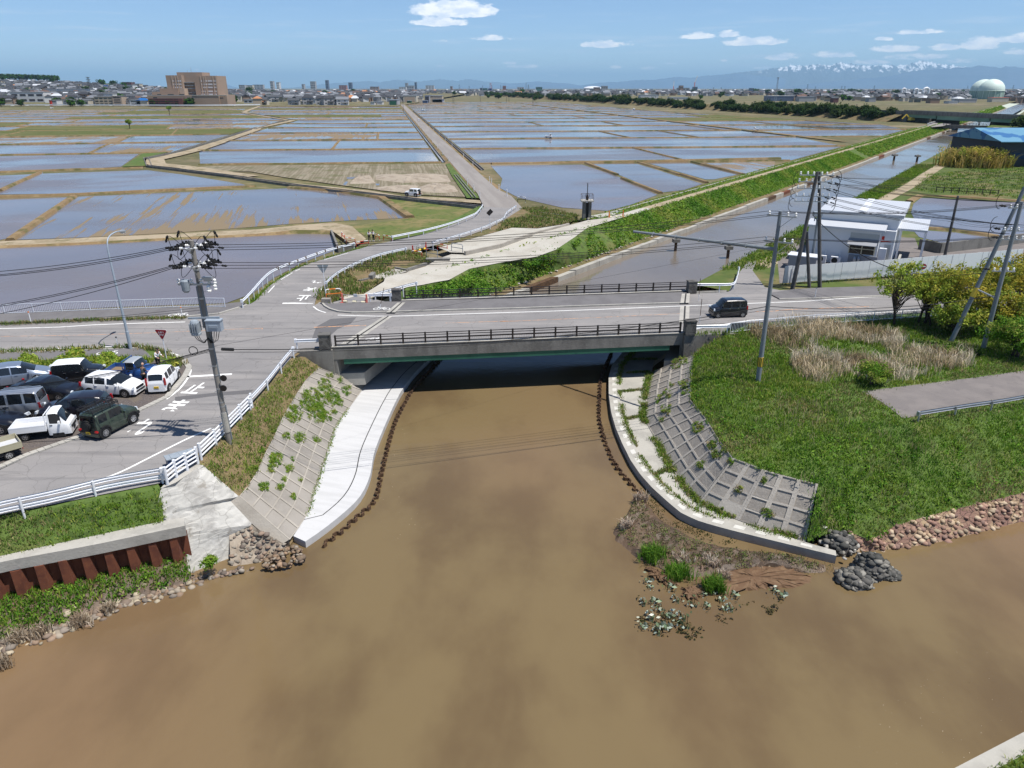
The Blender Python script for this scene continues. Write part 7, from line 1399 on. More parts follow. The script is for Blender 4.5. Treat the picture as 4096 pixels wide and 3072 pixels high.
t = thing('post_fence','low dark post and rail fence in the meadow behind the pond','fence',tuple(P('I',1500,130,-.1))); fa,fb = P('I',1500,138,-.1),P('I',2000,165,-.1)
for z in (.5,1.0): part(t,'rail','bark',lambda mb: mb.bar(fa + Vector((0,0,z)),fb + Vector((0,0,z)),.08,.1))
for i in range(9): part(t,'post','bark',lambda mb: mb.bar(fa.lerp(fb,i / 8),fa.lerp(fb,i / 8) + Vector((0,0,1.15)),.13,.13))
w0 = P('D',1985,945,-.14); he = PY('D',1905,735,w0.y - 1).z; t = thing('warehouse','large dark warehouse with a patched blue roof at the right edge','warehouse',tuple(w0)); M['wh_wall'] = mat('warehouse_wall',(.055,.06,.075),[((.02,.05,.11),.01,.4,.42,.0)],rough=.7); M['wh_roof'] = mat('warehouse_roof',(.035,.13,.30),[((.13,.29,.40),.06,.5,.52,.9)],rough=.5)
part(t,'wall','wh_wall',lambda mb: mb.b(0,45,0,24,0,he + .1),False); part(t,'blue_band',mat('blue_band',(.012,.045,.11),rough=.6),lambda mb: mb.b(-.02,45,-.03,-.001,he * .32,he * .55),False)
def wroof(mb): mb.add([(-1.2,-1.5,he),(46,-1.5,he),(46,25,he),(-1.2,25,he),(-1.2,12,he + 3),(46,12,he + 3)] + [(-1.2,-1.5,he - .2),(46,-1.5,he - .2)],[(0,1,5,4),(2,3,4,5),(0,4,3),(1,2,5),(6,7,1,0)])
part(t,'roof','wh_roof',wroof,False); part(t,'lean_to_roof',mat('cyan_roof',(.05,.36,.52),rough=.5),lambda mb: mb.prism([(9,-5.5),(45,-5.5),(45,-.04),(9,-.04)],[2.5,2.5,3.1,3.1],[2.62,2.62,3.2,3.2]),False); part(t,'lean_to_wall','stone_dark',lambda mb: mb.b(9.5,45,-5,-.05,0,2.45),False)
mb = MB(); a,b = P('D',1640,945,-.14),P('D',1955,945,-.14); mb.bar(a + Vector((0,0,.7)),b + Vector((0,0,.7)),.3,1.6); tag(mb.build('block_wall',M['stone_dark']),'dark wall in front of the bamboo thicket by the warehouse','wall')
# --- trees and shrubs
def clumps(c,r,n,sq=.75,lo=.35,rs=None):
 q = rng.normal(0,1,(n,3)); q /= np.linalg.norm(q,axis=1,keepdims=True); q[:,2] = np.abs(q[:,2]) * rng.choice([1,1,-.5],n); return np.array(c) + q * rng.uniform(lo,1,(n,1)) * np.array([r,r,r * sq])
def tree(label,base,h,r,pal,n=46,per=70,leaf=.11,cr=.55,trunk=.13,sq=.8,name='tree',cat='tree',group=None,stems=1,lowc=.58,gaps=.35,zc=None,lo=.35):
 t = thing(name,label,cat,tuple(base),0,group); cz = h * lowc if zc is None else zc; C = clumps((0,0,cz),r,n,sq,lo); C[:,2] = np.clip(C[:,2],.25,h); mb = MB(); tops = []
 for s in range(stems):
  a = rng.uniform(0,6.28); st = Vector((.25 * s * math.cos(a),.25 * s * math.sin(a),-.2)); top = Vector((rng.normal(0,.15) * r,rng.normal(0,.15) * r,cz * .9)); mb.tube([st,st.lerp(top,.35) + Vector((.05,.04,0)),st.lerp(top,.7) - Vector((.06,0,0)),top],[trunk,trunk * .8,trunk * .55,trunk * .3],8); tops.append((st,top))
 for c in C[: max(8,n // 2)]:
  st,top = tops[rng.integers(0,len(tops))]; p0 = st.lerp(top,rng.uniform(.3,.9)); p2 = Vector(c); mb.tube([p0,p0.lerp(p2,.5) + Vector((0,0,.12 * r)),p2],[trunk * .38,trunk * .22,trunk * .1],5,cap=False)
 mb.build('trunk',M['bark'],t,smooth=True); leaves('crown',C,rng.uniform(cr * .6,cr * 1.25,n),per,leaf,pal,M['veg'],.8,parent=t,kind=None); return t
PAL_OLIVE = [(.29,.28,.04),(.37,.33,.045),(.22,.26,.035),(.40,.33,.05),(.21,.27,.04)]; PAL_YG = [(.27,.35,.05),(.34,.39,.06),(.21,.30,.04),(.37,.37,.07)]; PAL_DK = [(.022,.05,.012),(.03,.065,.014),(.045,.08,.018)]; PAL_GOLD = [(.42,.31,.09),(.36,.30,.08),(.28,.26,.06),(.48,.36,.13)]
b = P('I',1165,1215,-.12); tree('small airy yellow-green tree standing alone left of the roadside bushes',b,6.2,2.9,PAL_YG,80,34,.13,.48,.14,.75,lowc=.64,lo=.4)
olive = ('light yellow-green airy bush between the small tree and the olive thicket','broad olive-gold bush, leftmost of the roadside thicket','olive-gold bush in the middle of the roadside thicket, behind the leaning pole','tall olive-gold bush at the right edge of the roadside thicket','darker low bush at the front of the roadside thicket','low olive bush at the foot of the upright right pole')
for lab,(x,y),h,r,pl in zip(olive,((1400,1200),(1590,1225),(1830,1180),(2130,1140),(1640,1290),(1990,1300)),(5.6,6.4,6.9,7.0,3.4,4.6),(2.6,3.6,3.9,3.8,2.0,2.8),(PAL_YG,PAL_OLIVE,PAL_OLIVE,PAL_OLIVE,PAL_YG,PAL_OLIVE)): tree(lab,P('I',x,y,-.12),h,r,pl,120,42,.13,.55,.13,.62,name='bush',cat='bush',stems=4,lowc=.55,lo=.3)
tree('bright green leafy bush at the right edge below the thicket',P('N',1560,230,-.12),4.2,2.5,PAL_LUSH + PAL_G,90,60,.12,.6,.12,.7,name='bush',cat='bush',stems=3,lowc=.42)
tree('rounded green bush at the corner of the asphalt path',P('N',525,440,-.12),2.0,1.35,PAL_G,55,60,.075,.38,.06,.6,name='bush',cat='bush',stems=4,lowc=.5)
t = thing('spiky_plant','spiky dark rosette plant at the foot of the upright right pole','plant',tuple(P('N',1310,235,-.12))); blades('leaf_rosette',np.array([[0,0,.1]]),40,(.5,.95),.09,1.1,PAL_DK,M['veg'],spread=.06,parent=t,kind=None)
for lab,(x,y),r in (('left clump of the golden bamboo thicket before the warehouse',(1745,940),6.0),('right clump of the golden bamboo thicket before the warehouse',(1890,938),5.5),('rear clump of the golden bamboo thicket reaching behind the warehouse corner',(1800,850),7.0)):
 b = P('D',x,y,-.14); t = thing('bamboo_thicket',lab,'bamboo',tuple(b)); n = 520; q = rng.normal(0,r * .42,(n,2)); blades('stalks',np.concatenate([q,np.zeros((n,1))],1),7,(2.2,5.4),.26,.75,PAL_GOLD,M['veg'],spread=.5,parent=t,kind=None); leaves('foliage',np.concatenate([q[:240],rng.uniform(.6,4.6,(240,1))],1),1.0,40,.24,PAL_GOLD + PAL_OLIVE,M['veg'],parent=t,kind=None)
# --- ground cover
dry_poly = [p for p in PL('N',[(-430,40),(0,-40),(500,40),(900,90),(1280,190),(1260,300),(1000,380),(680,430),(330,430),(60,420),(-60,330),(-80,180),(-300,110)],-.12)]
pts = sample_poly(dry_poly,15); pts = pts[patchy(pts,.55,21) + rng.normal(0,.1,len(pts)) > .42]; blades('dry_reeds',pts,7,(.35,1.15),.045,.7,PAL_DRY,M['dry'],sel=np.clip(patchy(pts,.7,3),0,.99),spread=.16)
pts = sample_poly(dry_poly,9); blades('green_undergrowth',pts,6,(.15,.45),.07,.6,PAL_G,M['veg'],spread=.2)
pts = sample_grid(G_rb,36); sel = patchy(pts,.35,1) * .62 + .38 * patchy(pts,1.1,31); blades('bank_grass',pts,6,(.1,.3),.048,.8,PAL_LUSH + PAL_G + PAL_MIX[1:4],M['veg'],sel=np.clip(sel + rng.normal(0,.15,len(pts)),0,.99),spread=.16)
pts = np.concatenate([sample_grid(G_rb,2.2),sample_poly(Ur_[1:8] + PL('N',[(0,330),(-200,180)],-.12),2)]); pts = pts[patchy(pts,.5,61) > .5]; blades('seeding_grass',pts,8,(.3,.75),.03,.6,[(.30,.29,.12),(.22,.27,.08),(.42,.36,.2),(.16,.25,.05)],M['veg'],spread=.22); pts = sample_grid(G_rb[:10],3.5); leaves('bank_weeds',pts[patchy(pts,.8,5) > .42],.3,16,.1,PAL_LUSH,M['veg'])
pp = sample_poly([Vector((p.x,p.y,-.12)) for p in Ur_] + PL('I',[(2212,1110),(860,1190),(0,1240)],-.12),26); pa_ = PL('N',[(455,490),(570,475),(1250,392),(1700,330),(2400,240),(2400,430),(1700,540),(950,655),(760,690),(680,625),(600,565)],-.1)
pp = pp[~inpoly(pp[:,0],pp[:,1],pa_) & ~inpoly(pp[:,0],pp[:,1],dry_poly)]; blades('plateau_grass',pp,6,(.08,.28),.048,.8,PAL_MIX + PAL_G,M['veg'],sel=np.clip(patchy(pp,.45,4) + rng.normal(0,.2,len(pp)),0,.99),spread=.2)
pts = sample_poly([p for p in Ur_[:7]] + PL('N',[(0,330),(-200,180),(-440,80)],-.12),10); blades('plateau_grass',pts,6,(.15,.4),.07,.7,PAL_G,M['veg'],spread=.2)
pts = sample_grid(G_ft,44); blades('bank_grass',pts,6,(.08,.24),.05,.8,PAL_G + PAL_MIX,M['veg'],sel=np.clip(patchy(pts,.6,8) + rng.normal(0,.2,len(pts)),0,.99),spread=.14)
pts = sample_grid(G_fs[:8],30); blades('bank_grass',pts,6,(.12,.38),.06,.8,PAL_LUSH + PAL_G,M['veg'],spread=.16); leaves('bank_weeds',sample_grid(G_fs[:8],9),.28,16,.085,PAL_LUSH,M['veg'])
pts = sample_grid(GL_top,26); blades('bank_grass',pts,6,(.08,.3),.05,.9,PAL_G + PAL_MIX[:4] + PAL_G[:2],M['veg'],sel=np.clip(patchy(pts,.8,11) + rng.normal(0,.2,len(pts)),0,.99),spread=.14)
def weeds(name,k,spots,surf,px,z=0.0,pal=PAL_G,per=46,leaf=.045):
 C,rr_ = [],[]
 for x,y,r in spots:
  for _ in range(max(3,int(r * r / 60))):
   a = rng.uniform(0,6.28); d = r * math.sqrt(rng.random()); p = hit(surf,k,x + d * math.cos(a),y + d * math.sin(a)) if surf else P(k,x + d * math.cos(a),y + d * math.sin(a),z); C.append(tuple(p + Vector((0,0,.06)))); rr_.append(rng.uniform(.1,.24) * px)
 return leaves(name,np.array(C),np.array(rr_),per,leaf,pal,M['veg'])
weeds('revetment_weeds','K',[(1210,330,55),(1250,250,25),(1340,290,25),(1390,370,40),(1260,430,70),(1100,450,95),(960,560,70),(1150,560,75),(1220,590,45),(1010,760,45),(900,745,28),(1145,770,28),(820,930,55),(780,1010,28),(915,1000,30),(950,930,14),(720,1150,36),(860,1160,28),(955,1230,22),(670,925,20),(640,1000,22),(880,1090,18),(1330,470,30),(1290,550,25),(1020,1100,14),(700,860,20),(800,700,20)],SLb,1.0)
sb = BVHTree.FromPolygons([tuple(p) for g in (sg1,sg2,sg3) for p in g.reshape(-1,3)],[tuple(o_ + i * 20 + j + d for d in (0,1,21,20)) for o_ in (0,180,360) for i in range(8) for j in range(19)])
weeds('revetment_weeds','M',[(830,300,40),(840,350,30),(940,630,45),(1040,760,38),(1080,840,35),(665,570,22),(960,910,26),(690,380,40),(700,490,40),(640,420,30),(1150,800,28),(1250,1105,24),(1450,1285,30),(1490,1290,22),(1120,1260,16),(1205,1315,16),(1440,1040,20),(1180,890,25),(740,300,20),(820,130,40),(770,150,40)],sb,.9,pal=PAL_G + PAL_MIX)
def line_weeds(name,pts,n,h,spread=.12,pal=PAL_G,nb=6,thr=.25): q = resample(pts,n) + np.concatenate([rng.normal(0,spread,(n,2)),np.zeros((n,1))],1); q = q[patchy(q,1.3,n) > thr]; return blades(name,q,nb,h,.05,.8,pal,M['veg'],spread=.1)
line_weeds('walkway_weeds',[Vector(p) for p in kin[6:76]],1300,(.1,.32),.09,PAL_G + PAL_MIX,6,.12); line_weeds('walkway_weeds',back_r[2:15],1500,(.15,.45),.2,PAL_G + PAL_MIX)
for i in (22,28,35,44,58): line_weeds('walkway_weeds',[Vector(kin[i]),Vector(br[i])],110,(.1,.25),.06,PAL_MIX)
line_weeds('walkway_weeds',B_l[2:9],200,(.06,.2),.05); line_weeds('kerb_weeds',PL('E',[(0,1290),(900,1252),(1600,1235)],.1),420,(.1,.4),.14,PAL_MIX); line_weeds('kerb_weeds',[Vector((-60,55.3,.05))] + PL('J',[(0,80),(860,50),(1500,20),(1750,60),(2000,190),(2050,260)],.05),700,(.12,.5),.2,PAL_MIX)
line_weeds('kerb_weeds',[Vector(p) for p in fp],200,(.1,.3),.2,PAL_MIX); line_weeds('kerb_weeds',[bp(s,-.2,0) for s in (BL + 1,BL + 5)] + PL('I',[(300,1200),(1330,1140)]),240,(.15,.5),.2)
pts = sample_poly(PL('J',[(-300,210),(600,185),(960,140),(1400,150),(1700,165),(1650,230),(1200,290),(560,330),(-300,330)],.02),26); blades('verge_grass',pts,7,(.2,.6),.06,.8,PAL_G + PAL_YG,M['veg'],spread=.16); weeds('verge_weeds','J',[(840,140,90),(1190,190,100),(310,200,90),(700,230,80),(1800,260,40),(1900,200,40)],None,1.7,.35,PAL_YG + PAL_G,22,.11)
pts = sample_grid(v3,10); blades('verge_grass',pts,5,(.15,.4),.08,.8,PAL_G,M['veg'],spread=.2); pts = sample_grid(v1,8); blades('verge_grass',pts[patchy(pts,.4,2) > .35],5,(.2,.6),.1,.8,PAL_MIX,M['veg'],spread=.25); pts = sample_grid(v2,6); blades('verge_grass',pts[patchy(pts,.3,3) > .4],5,(.2,.6),.12,.8,PAL_MIX,M['veg'],spread=.25)
pts = np.concatenate([sample_grid(grid_loft([[cpt(27.4,y,-.13) for y in (86,130,215)],[cpt(32.5,y,-.13) for y in (86,130,215)]],10),5),sample_poly(PL('I',[(1330,110),(1420,0),(2300,-110),(2300,195),(1700,160),(1400,140)],-.13),.9)]); blades('meadow_grass',pts,6,(.15,.5),.12,.8,PAL_G + PAL_MIX[:3],M['veg'],sel=np.clip(patchy(pts,.2,71) + rng.normal(0,.15,len(pts)),0,.99),spread=.3)
dn = lambda G,n: G[:,:n]
pts = sample_grid(G_gs[1:],7); leaves('canal_bank_weeds',pts[patchy(pts,.4,17) > .34],rng.uniform(.25,.5),10,.17,PAL_LUSH + PAL_G,M['veg'])
pts = sample_grid(dn(G_slope,26),9); leaves('canal_bank_weeds',pts,rng.uniform(.25,.6,len(pts)),9,.2,PAL_LUSH + PAL_G,M['veg'],sel=np.clip(patchy(pts,.3,7) + rng.normal(0,.15,len(pts)),0,.99)); pts = sample_grid(G_slope[:,26:56],2.2); leaves('canal_bank_weeds',pts,rng.uniform(.4,.9,len(pts)),9,.34,PAL_LUSH + PAL_G,M['veg']); pts = sample_grid(G_slope[:,56:],.5); leaves('canal_bank_weeds',pts,.9,8,.6,PAL_LUSH + PAL_G,M['veg'])
pts = sample_grid(dn(G_cr,22),4); leaves('canal_bank_weeds',pts,.45,9,.22,PAL_G,M['veg']); pts = sample_grid(G_cr[:,22:40],.8); leaves('canal_bank_weeds',pts,.7,9,.4,PAL_G,M['veg']); pts = sample_grid(dn(G_strip,22),3); leaves('canal_bank_weeds',pts,.35,7,.2,PAL_G,M['veg']); pts = sample_grid(dn(G_strip2,22),2); leaves('canal_bank_weeds',pts,.35,7,.2,PAL_G,M['veg'])
weeds('gravel_weeds','H',[(440,570,60),(330,640,60),(250,690,60),(600,520,50),(720,440,50)],None,2.0,-1.2,PAL_LUSH,22,.15); weeds('gravel_weeds','G',[(1600,940,50),(1700,950,60),(1800,910,50),(1870,860,50),(1900,800,40),(1400,985,50),(1490,960,50),(1960,960,60)],None,2.2,-1.2,PAL_LUSH,24,.16)
# --- islet, its plants and the rock bags
isl = PL('S',[(238,30),(330,110),(420,210),(520,262),(610,315),(760,372),(900,400),(1100,432),(1300,472),(1600,522),(1600,600),(1400,590),(1250,562),(1150,540),(1000,570),(860,600),(700,580),(560,630),(430,580),(270,520),(180,450),(80,370),(66,300),(110,250),(170,190),(225,90)],Z_W)
def mound(name,outer,h,m,rings=((1.0,-.08),(.86,.55),(.6,.95),(.25,1.0)),n=72,rough_=.12):
 O = [Vector(p) for p in resample(outer + [outer[0]],n + 1)[:-1]]; c = sum(O,Vector()) / n; vs = []
 for f,hh in rings:
  for p in O: vs.append(c.lerp(p,f) + Vector((rng.normal(0,rough_),rng.normal(0,rough_),hh * h * rng.uniform(.75,1.2))))
 vs.append(c + Vector((0,0,h))); k = len(rings); fs = [(i * n + j,i * n + (j + 1) % n,(i + 1) * n + (j + 1) % n,(i + 1) * n + j) for i in range(k - 1) for j in range(n)] + [((k - 1) * n + j,(k - 1) * n + (j + 1) % n,k * n) for j in range(n)]
 mb = MB(); mb.add(vs,fs); bm = bmesh.new(); o = mb.build(name,m); bm.from_mesh(o.data); bmesh.ops.recalc_face_normals(bm,faces=bm.faces); bm.to_mesh(o.data); bm.free(); return o
def strip_mound(name,A,B,h,m,kind='structure'):
 G = grid_loft([A,B],50,8); f = np.linspace(0,1,9)[:,None]; e = np.minimum(1,np.minimum(np.arange(50),49 - np.arange(50)) / 6)[None]; G[:,:,2] += -.12 + (h * np.sin(np.pi * f) ** .6) * e * rng.uniform(.7,1.25,(9,50)); o = structure(grid_mb(G),name,m); return G
ia,ib = isl[:10],[isl[0],isl[25],isl[24],isl[23],isl[22],isl[21],isl[20],isl[19],isl[17],isl[15],isl[13],isl[11],isl[10]]
G_is = strip_mound('mud_islet',ia,ib,.5,M['mud'])
WETMUD = mat('wet_mud',(.125,.074,.042),[((.165,.105,.06),2.5,.45,.65,.8)],rough=.8,spec=.2)
for mp_ in ([(640,640),(780,590),(860,570),(1000,545),(1150,540),(1330,560),(1450,600),(1420,660),(1250,690),(1050,690),(900,730),(740,720)],[(300,540),(430,590),(540,650),(480,680),(360,620)],[(560,700),(640,690),(700,720),(660,760),(580,750)]): mound('mudflat',PL('S',mp_,Z_W),.24,WETMUD,rough_=.1)['kind'] = 'structure'
pts = sample_grid(G_is[1:8,2:48],6); pts = sample_grid(G_is[1:8,2:48],11); leaves('islet_cover',pts[patchy(pts,1.6,41) > .33],.19,14,.055,PAL_MIX[:3] + [(.2,.21,.08),(.13,.18,.06),(.22,.17,.1)],M['veg']); pts = sample_grid(G_is[2:7,2:48],22); blades('islet_cover',pts,5,(.05,.2),.05,1.0,[(.24,.18,.11),(.13,.15,.045),(.18,.15,.08),(.12,.17,.045),(.3,.25,.16)],M['veg'],sel=np.clip(patchy(pts,1.0,6) + rng.normal(0,.2,len(pts)),0,.99)); ch = PL('S',[(270,30),(420,190),(560,270),(700,330),(900,380)],Z_W + .02); line_weeds('islet_cover',ch,150,(.04,.12),.35,PAL_DK)
dq = sample_poly(PL('S',[(640,560),(860,480),(1100,470),(1590,530),(1590,590),(1400,585),(1200,545),(980,560),(800,590)],Z_W + .12),16); blades('islet_cover',dq[patchy(dq,1.4,51) > .33],6,(.08,.3),.03,1.1,[(.34,.26,.19),(.26,.19,.13),(.42,.34,.26),(.2,.2,.08)],M['dry'],spread=.14); rocks('shore_stones',sample_poly(PL('S',[(600,640),(860,560),(1150,520),(1440,600),(1330,690),(900,690)],Z_W + .01),2.4),(.04,.13),ROCKCOL,M['rock'])
def tuft(label,c,r,h,pal,m,n=60,name='grass_tuft',group=None): t = thing(name,label,'grass tuft',tuple(c),0,group); q = rng.normal(0,r * .4,(n,2)); return blades('blades',np.concatenate([q,np.zeros((n,1))],1),7,(h * .6,h),.045,.75,pal,M[m],spread=.08,parent=t,kind=None)
gt = 'reed tufts on the mud islet'
for lab,(x,y),r,h in (('green reed tuft at the left end of the islet, biggest of three',(360,480),.75,1.0),('green reed tuft with a dead white collar in the middle of the islet front',(520,600),.75,.95),('round green reed tuft standing alone in the shallow water',(775,690),.68,.9)): tuft(lab,P('S',x,y,Z_W + .1),r,h,PAL_LUSH,'veg',85,group=gt)
for lab,(x,y),r,h in (('dead pale reed clump at the top tip of the islet',(275,90),.4,.7),('small dead white reed clump on the left shore of the islet',(170,280),.3,.7),('dead pale reed collar behind the middle green tuft',(560,500),.55,.55),('grey dead reed clump behind the lone green tuft',(760,520),.6,.55),('pale dead reeds on the right of the lone green tuft',(845,610),.3,.5)): tuft(lab,P('S',x,y,Z_W + .2),r,h,[(.5,.44,.36),(.38,.3,.23),(.28,.2,.15)],'dry',45,'dead_reed_clump',gt)
for lab,(x,y),r in (('largest drift of dead reeds at the left waterline',(110,1110),.6),('dead reed clump hanging over the left waterline',(545,1010),.5),('small pale dead reed clump among the left shore stones',(740,920),.3),('dead reeds at the very left edge of the waterline',(5,1290),.5),('dead reeds between the two left drifts',(270,1075),.5)): tuft(lab,P('Q',x,y,Z_W + .12),r,.55,[(.45,.38,.29),(.34,.27,.19),(.24,.18,.12)],'dry',60,'dead_reed_clump','dead reed drifts along the left shore')
wp = 'pale broad-leaved plants in the shallow water'; WP = [(320,640),(430,640),(340,690),(480,700),(300,790),(370,800),(400,830),(620,800),(720,820),(830,780),(850,840),(890,830),(450,880),(500,880),(350,890),(560,890),(280,940),(390,950),(440,960),(560,945),(390,990),(1190,720),(1230,740),(700,740),(520,770),(910,750),(290,960),(770,720)]
for i,(x,y) in enumerate(WP):
 if i == 0: t0 = t = thing('water_plant','pale broad-leaved water plant standing in the brown shallows below the islet','water plant',tuple(P('S',x,y,Z_W)),0,wp); V,Fc,c = leaves_arr(rng.normal(0,1,(16,3)) * [.15,.15,.05] + [0,0,.16],.05,1,.12,[(.34,.40,.33),(.42,.47,.41),(.30,.36,.27),(.14,.19,.10),(.09,.12,.05)],.5); np_mesh('leaf_cluster',V,Fc,M['water_plant'],c,t); blades('stems',np.array([[0,0,0.]]),9,(.1,.3),.03,.8,PAL_DK,M['veg'],parent=t,kind=None)
 else: dup(t0,P('S',x,y,Z_W),rng.uniform(0,6),scale=rng.uniform(.7,1.25))
sw = sample_poly(PL('S',[(240,900),(420,1010),(560,1070),(700,1000),(870,990),(860,900),(1000,880),(1200,870),(1250,760),(1020,780),(800,860),(660,900),(480,800),(260,760)],Z_W + .015),20); sw = sw[patchy(sw,2.2,2) > .5]; leaves('submerged_weed',sw,.2,4,.1,[(.05,.055,.02),(.07,.06,.025),(.045,.045,.02),(.09,.075,.03)],M['veg'],flat=.05)
for lab,(x,y),rx,ry,h in (('upper rock-filled net bag against the grass at the kerb end',(1620,360),118,90,1.0),('largest rock-filled net bag at the end of the kerb',(1840,520),120,100,1.1),('lowest rock-filled net bag half in the water',(1725,600),118,70,.6),('muddy rock bag at the waterline right of the largest bag',(1960,560),70,70,.35)):
 c = P('S',x,y + ry * .5,Z_W); e = (P('S',x + rx,y + ry * .5,Z_W) - c).length; t = thing('rock_bag',lab,'rock bag',tuple(c),0,'net bags of rock at the end of the kerb'); n = 150; q = rng.normal(0,1,(n,3)); q /= np.linalg.norm(q,axis=1,keepdims=True); q[:,2] = np.abs(q[:,2]); rocks('rock_fill',q * np.array([e,e * .9,h]) * rng.uniform(.85,1,(n,1)),(.12,.24),[(.075,.075,.07),(.11,.105,.095),(.055,.055,.05),(.2,.19,.165)],M['rock'],kind=None,parent=t); part(t,'core','stone_dark',lambda mb: mb.lathe([(e * .93,-.1),(e * .8,h * .5),(e * .4,h * .85),(.01,h * .93)],(0,0,0),20),False)
rocks('pale_stones',np.concatenate([sample_poly(PL('S',[(1490,390),(1510,340),(1590,470),(1760,390),(1880,420),(1740,470),(1640,520),(1600,470)],Z_W + .35),9),sample_poly(PL('S',[(1780,640),(1840,640),(1840,670),(1780,670)],Z_W + .15),8),np.array([tuple(P('N',185 + rng.normal(0,12),1475 + rng.normal(0,12),-3.7)) for _ in range(6)])]),(.12,.22),[(.5,.48,.43),(.42,.4,.36),(.34,.32,.29)],M['rock'])
t = thing('leafy_bush','small bright green bush growing in the stones at the left shore','bush',tuple(P('Q',1438,640,-4.2))); leaves('foliage',clumps((0,0,.4),.5,24,.8),.22,34,.07,PAL_G,M['veg'],parent=t,kind=None)
a,b = P('T',1215,1659,Z_W + .35),P('T',2019,1240,Z_W + .35); d = (b - a); a2,b2 = a - d * .6,b + d * 1.2; nq = Vector((d.y,-d.x,0)).normalized()
mb = MB(); mb.prism([tuple(p)[:2] for p in (a2,b2,b2 + nq * .75,a2 + nq * .75)],-5.5,Z_W + .35); tag(mb.build('quay_edge',M['concrete_pale']),'rough pale concrete quay edge in the lower right corner','quay')
qg = grid_loft([[a2 + nq * .7,b2 + nq * .7],[a2 + nq * 6 + Vector((0,0,1.4)),b2 + nq * 6 + Vector((0,0,1.4))]],12,4); structure(grid_mb(qg,.03),'grass_bank',M['grass_ground']); blades('bank_grass',sample_grid(qg,60),7,(.08,.25),.035,.8,PAL_G + PAL_YG,M['veg'],spread=.1)
fl_ = np.concatenate([sample_poly(PL('T',[(0,1659),(0,1250),(900,300),(1900,300),(2000,1100),(1200,1640)],Z_W + .006),2.2),sample_poly(PL('K',[(1500,1500),(1700,900),(1950,420),(2023,1650)],Z_W + .006),1.2)]); leaves('floating_flecks',fl_,.02,1,.024,[(.6,.5,.36),(.5,.42,.3)],M['dry'],flat=.02)
# ------------------------------------------------------------------ the far side: embankment, town, city, mountains, haze
def hwx(y): return 289 - .19 * (y - 518)
G_e = grid_loft([[Vector((hwx(y) - 21,y + 0,-1.8)) for y in (536,900,2600)],[Vector((hwx(y) - 9,y,3.6)) for y in (536,900,2600)],[Vector((hwx(y) + 9,y,3.6)) for y in (536,900,2600)],[Vector((hwx(y) + 21,y,-1.8)) for y in (536,900,2600)]],60,2); structure(grid_mb(G_e,.1),'embankment',M['dry_ground'])
hw = thing('highway_bridge','dark highway bridge with pale green girders crossing the canal at the upper right','bridge',(hwx(490),490,0)); y0,y1 = 300,542
def hwb(name,m,a,b,ya,yb,z0,z1): part(hw,name,m,lambda mb: mb.prism([(hwx(ya) + a,ya),(hwx(ya) + b,ya),(hwx(yb) + b,yb),(hwx(yb) + a,yb)],z0,z1))
for w in (-9.2,8.8): hwb('parapet','concrete_dark',w,w + .4,y0,y1 + 20,3.5,5.6)
hwb('deck','concrete_dark',-9,9,y0,y1 - 4,3.5,4.4); M['pale_green'] = mat('pale_green',(.20,.33,.24),[((.16,.26,.2),.1,.45,.6,.6)],rough=.6)
for ya,yb in ((506,534),(462,505),(400,461)):
 for w in (-8.4,0,8): hwb('girder','pale_green',w,w + .5,ya,yb,1.5 if yb != 505 else 1.1,3.48)
for yc in (505.5,461.5): hwb('pier','rail_brown',-7,7,yc - 1.1,yc + 1.1,-5,1.45)
hwb('abutment','concrete_dark',-9,9,533,545,-1.9,3.48)
part(hw,'railing','galv',lambda mb: [mb.bar((hwx(ya) - 9,ya,6.2),(hwx(yb) - 9,yb,6.2),.1,.1) for ya,yb in ((y0,y1),)] + [mb.bar((hwx(y) - 9,y,5.6),(hwx(y) - 9,y,6.2),.1,.1) for y in np.arange(y0,y1,6)])
sb_ = thing('small_bridge','low dark concrete bridge with thin railing just before the highway bridge','bridge',tuple(cpt(11,466,-1))); s0,s1 = cpt(-4,470,0),cpt(26,458,0); dd = (s1 - s0).normalized(); nn = Vector((-dd.y,dd.x,0))
part(sb_,'deck','concrete_dark',lambda mb: mb.prism([tuple(p)[:2] for p in (s0,s1,s1 + nn * 5,s0 + nn * 5)],-2.6,-.7)); part(sb_,'coping','concrete',lambda mb: mb.bar(s0 - nn * .1 + Vector((0,0,-.62)),s1 - nn * .1 + Vector((0,0,-.62)),.4,.2))
part(sb_,'railing','rail_brown',lambda mb: [mb.bar(s0 + Vector((0,0,z)),s1 + Vector((0,0,z)),.12,.12) for z in (0,.5)] + [mb.bar(s0.lerp(s1,i / 14) + Vector((0,0,-.6)),s0.lerp(s1,i / 14) + Vector((0,0,.55)),.16,.16) for i in range(15)])
sheet('approach_road',PL('W',[(880,690),(1010,640),(1170,640),(1220,670),(1100,700),(950,715)],-.85),M['farm_road']); guardrail('white guardrail at the far end of the canal path by the small bridge',PL('W',[(885,688),(1020,645)],-.9),4,1.0)
t = thing('excavator','yellow excavator parked at the foot of the hedge embankment','excavator',tuple(P('W',660,645,-1.5))); part(t,'body','yellow',lambda mb: mb.box((0,0,2.2),(3.6,3,2),.3,.8),False); part(t,'track','trim',lambda mb: [mb.box((0,s,.6),(4.4,.8,1.1)) for s in (-1.3,1.3)],False); part(t,'arm','yellow',lambda mb: (mb.bar((-1,0,2.4),(-4,0,5),.6,.7),mb.bar((-4,0,5),(-6.5,0,2),.5,.6)),False); part(t,'bucket','trim',lambda mb: mb.box((-6.6,0,1.4),(1.3,1.4,1.2),0,.7),False)
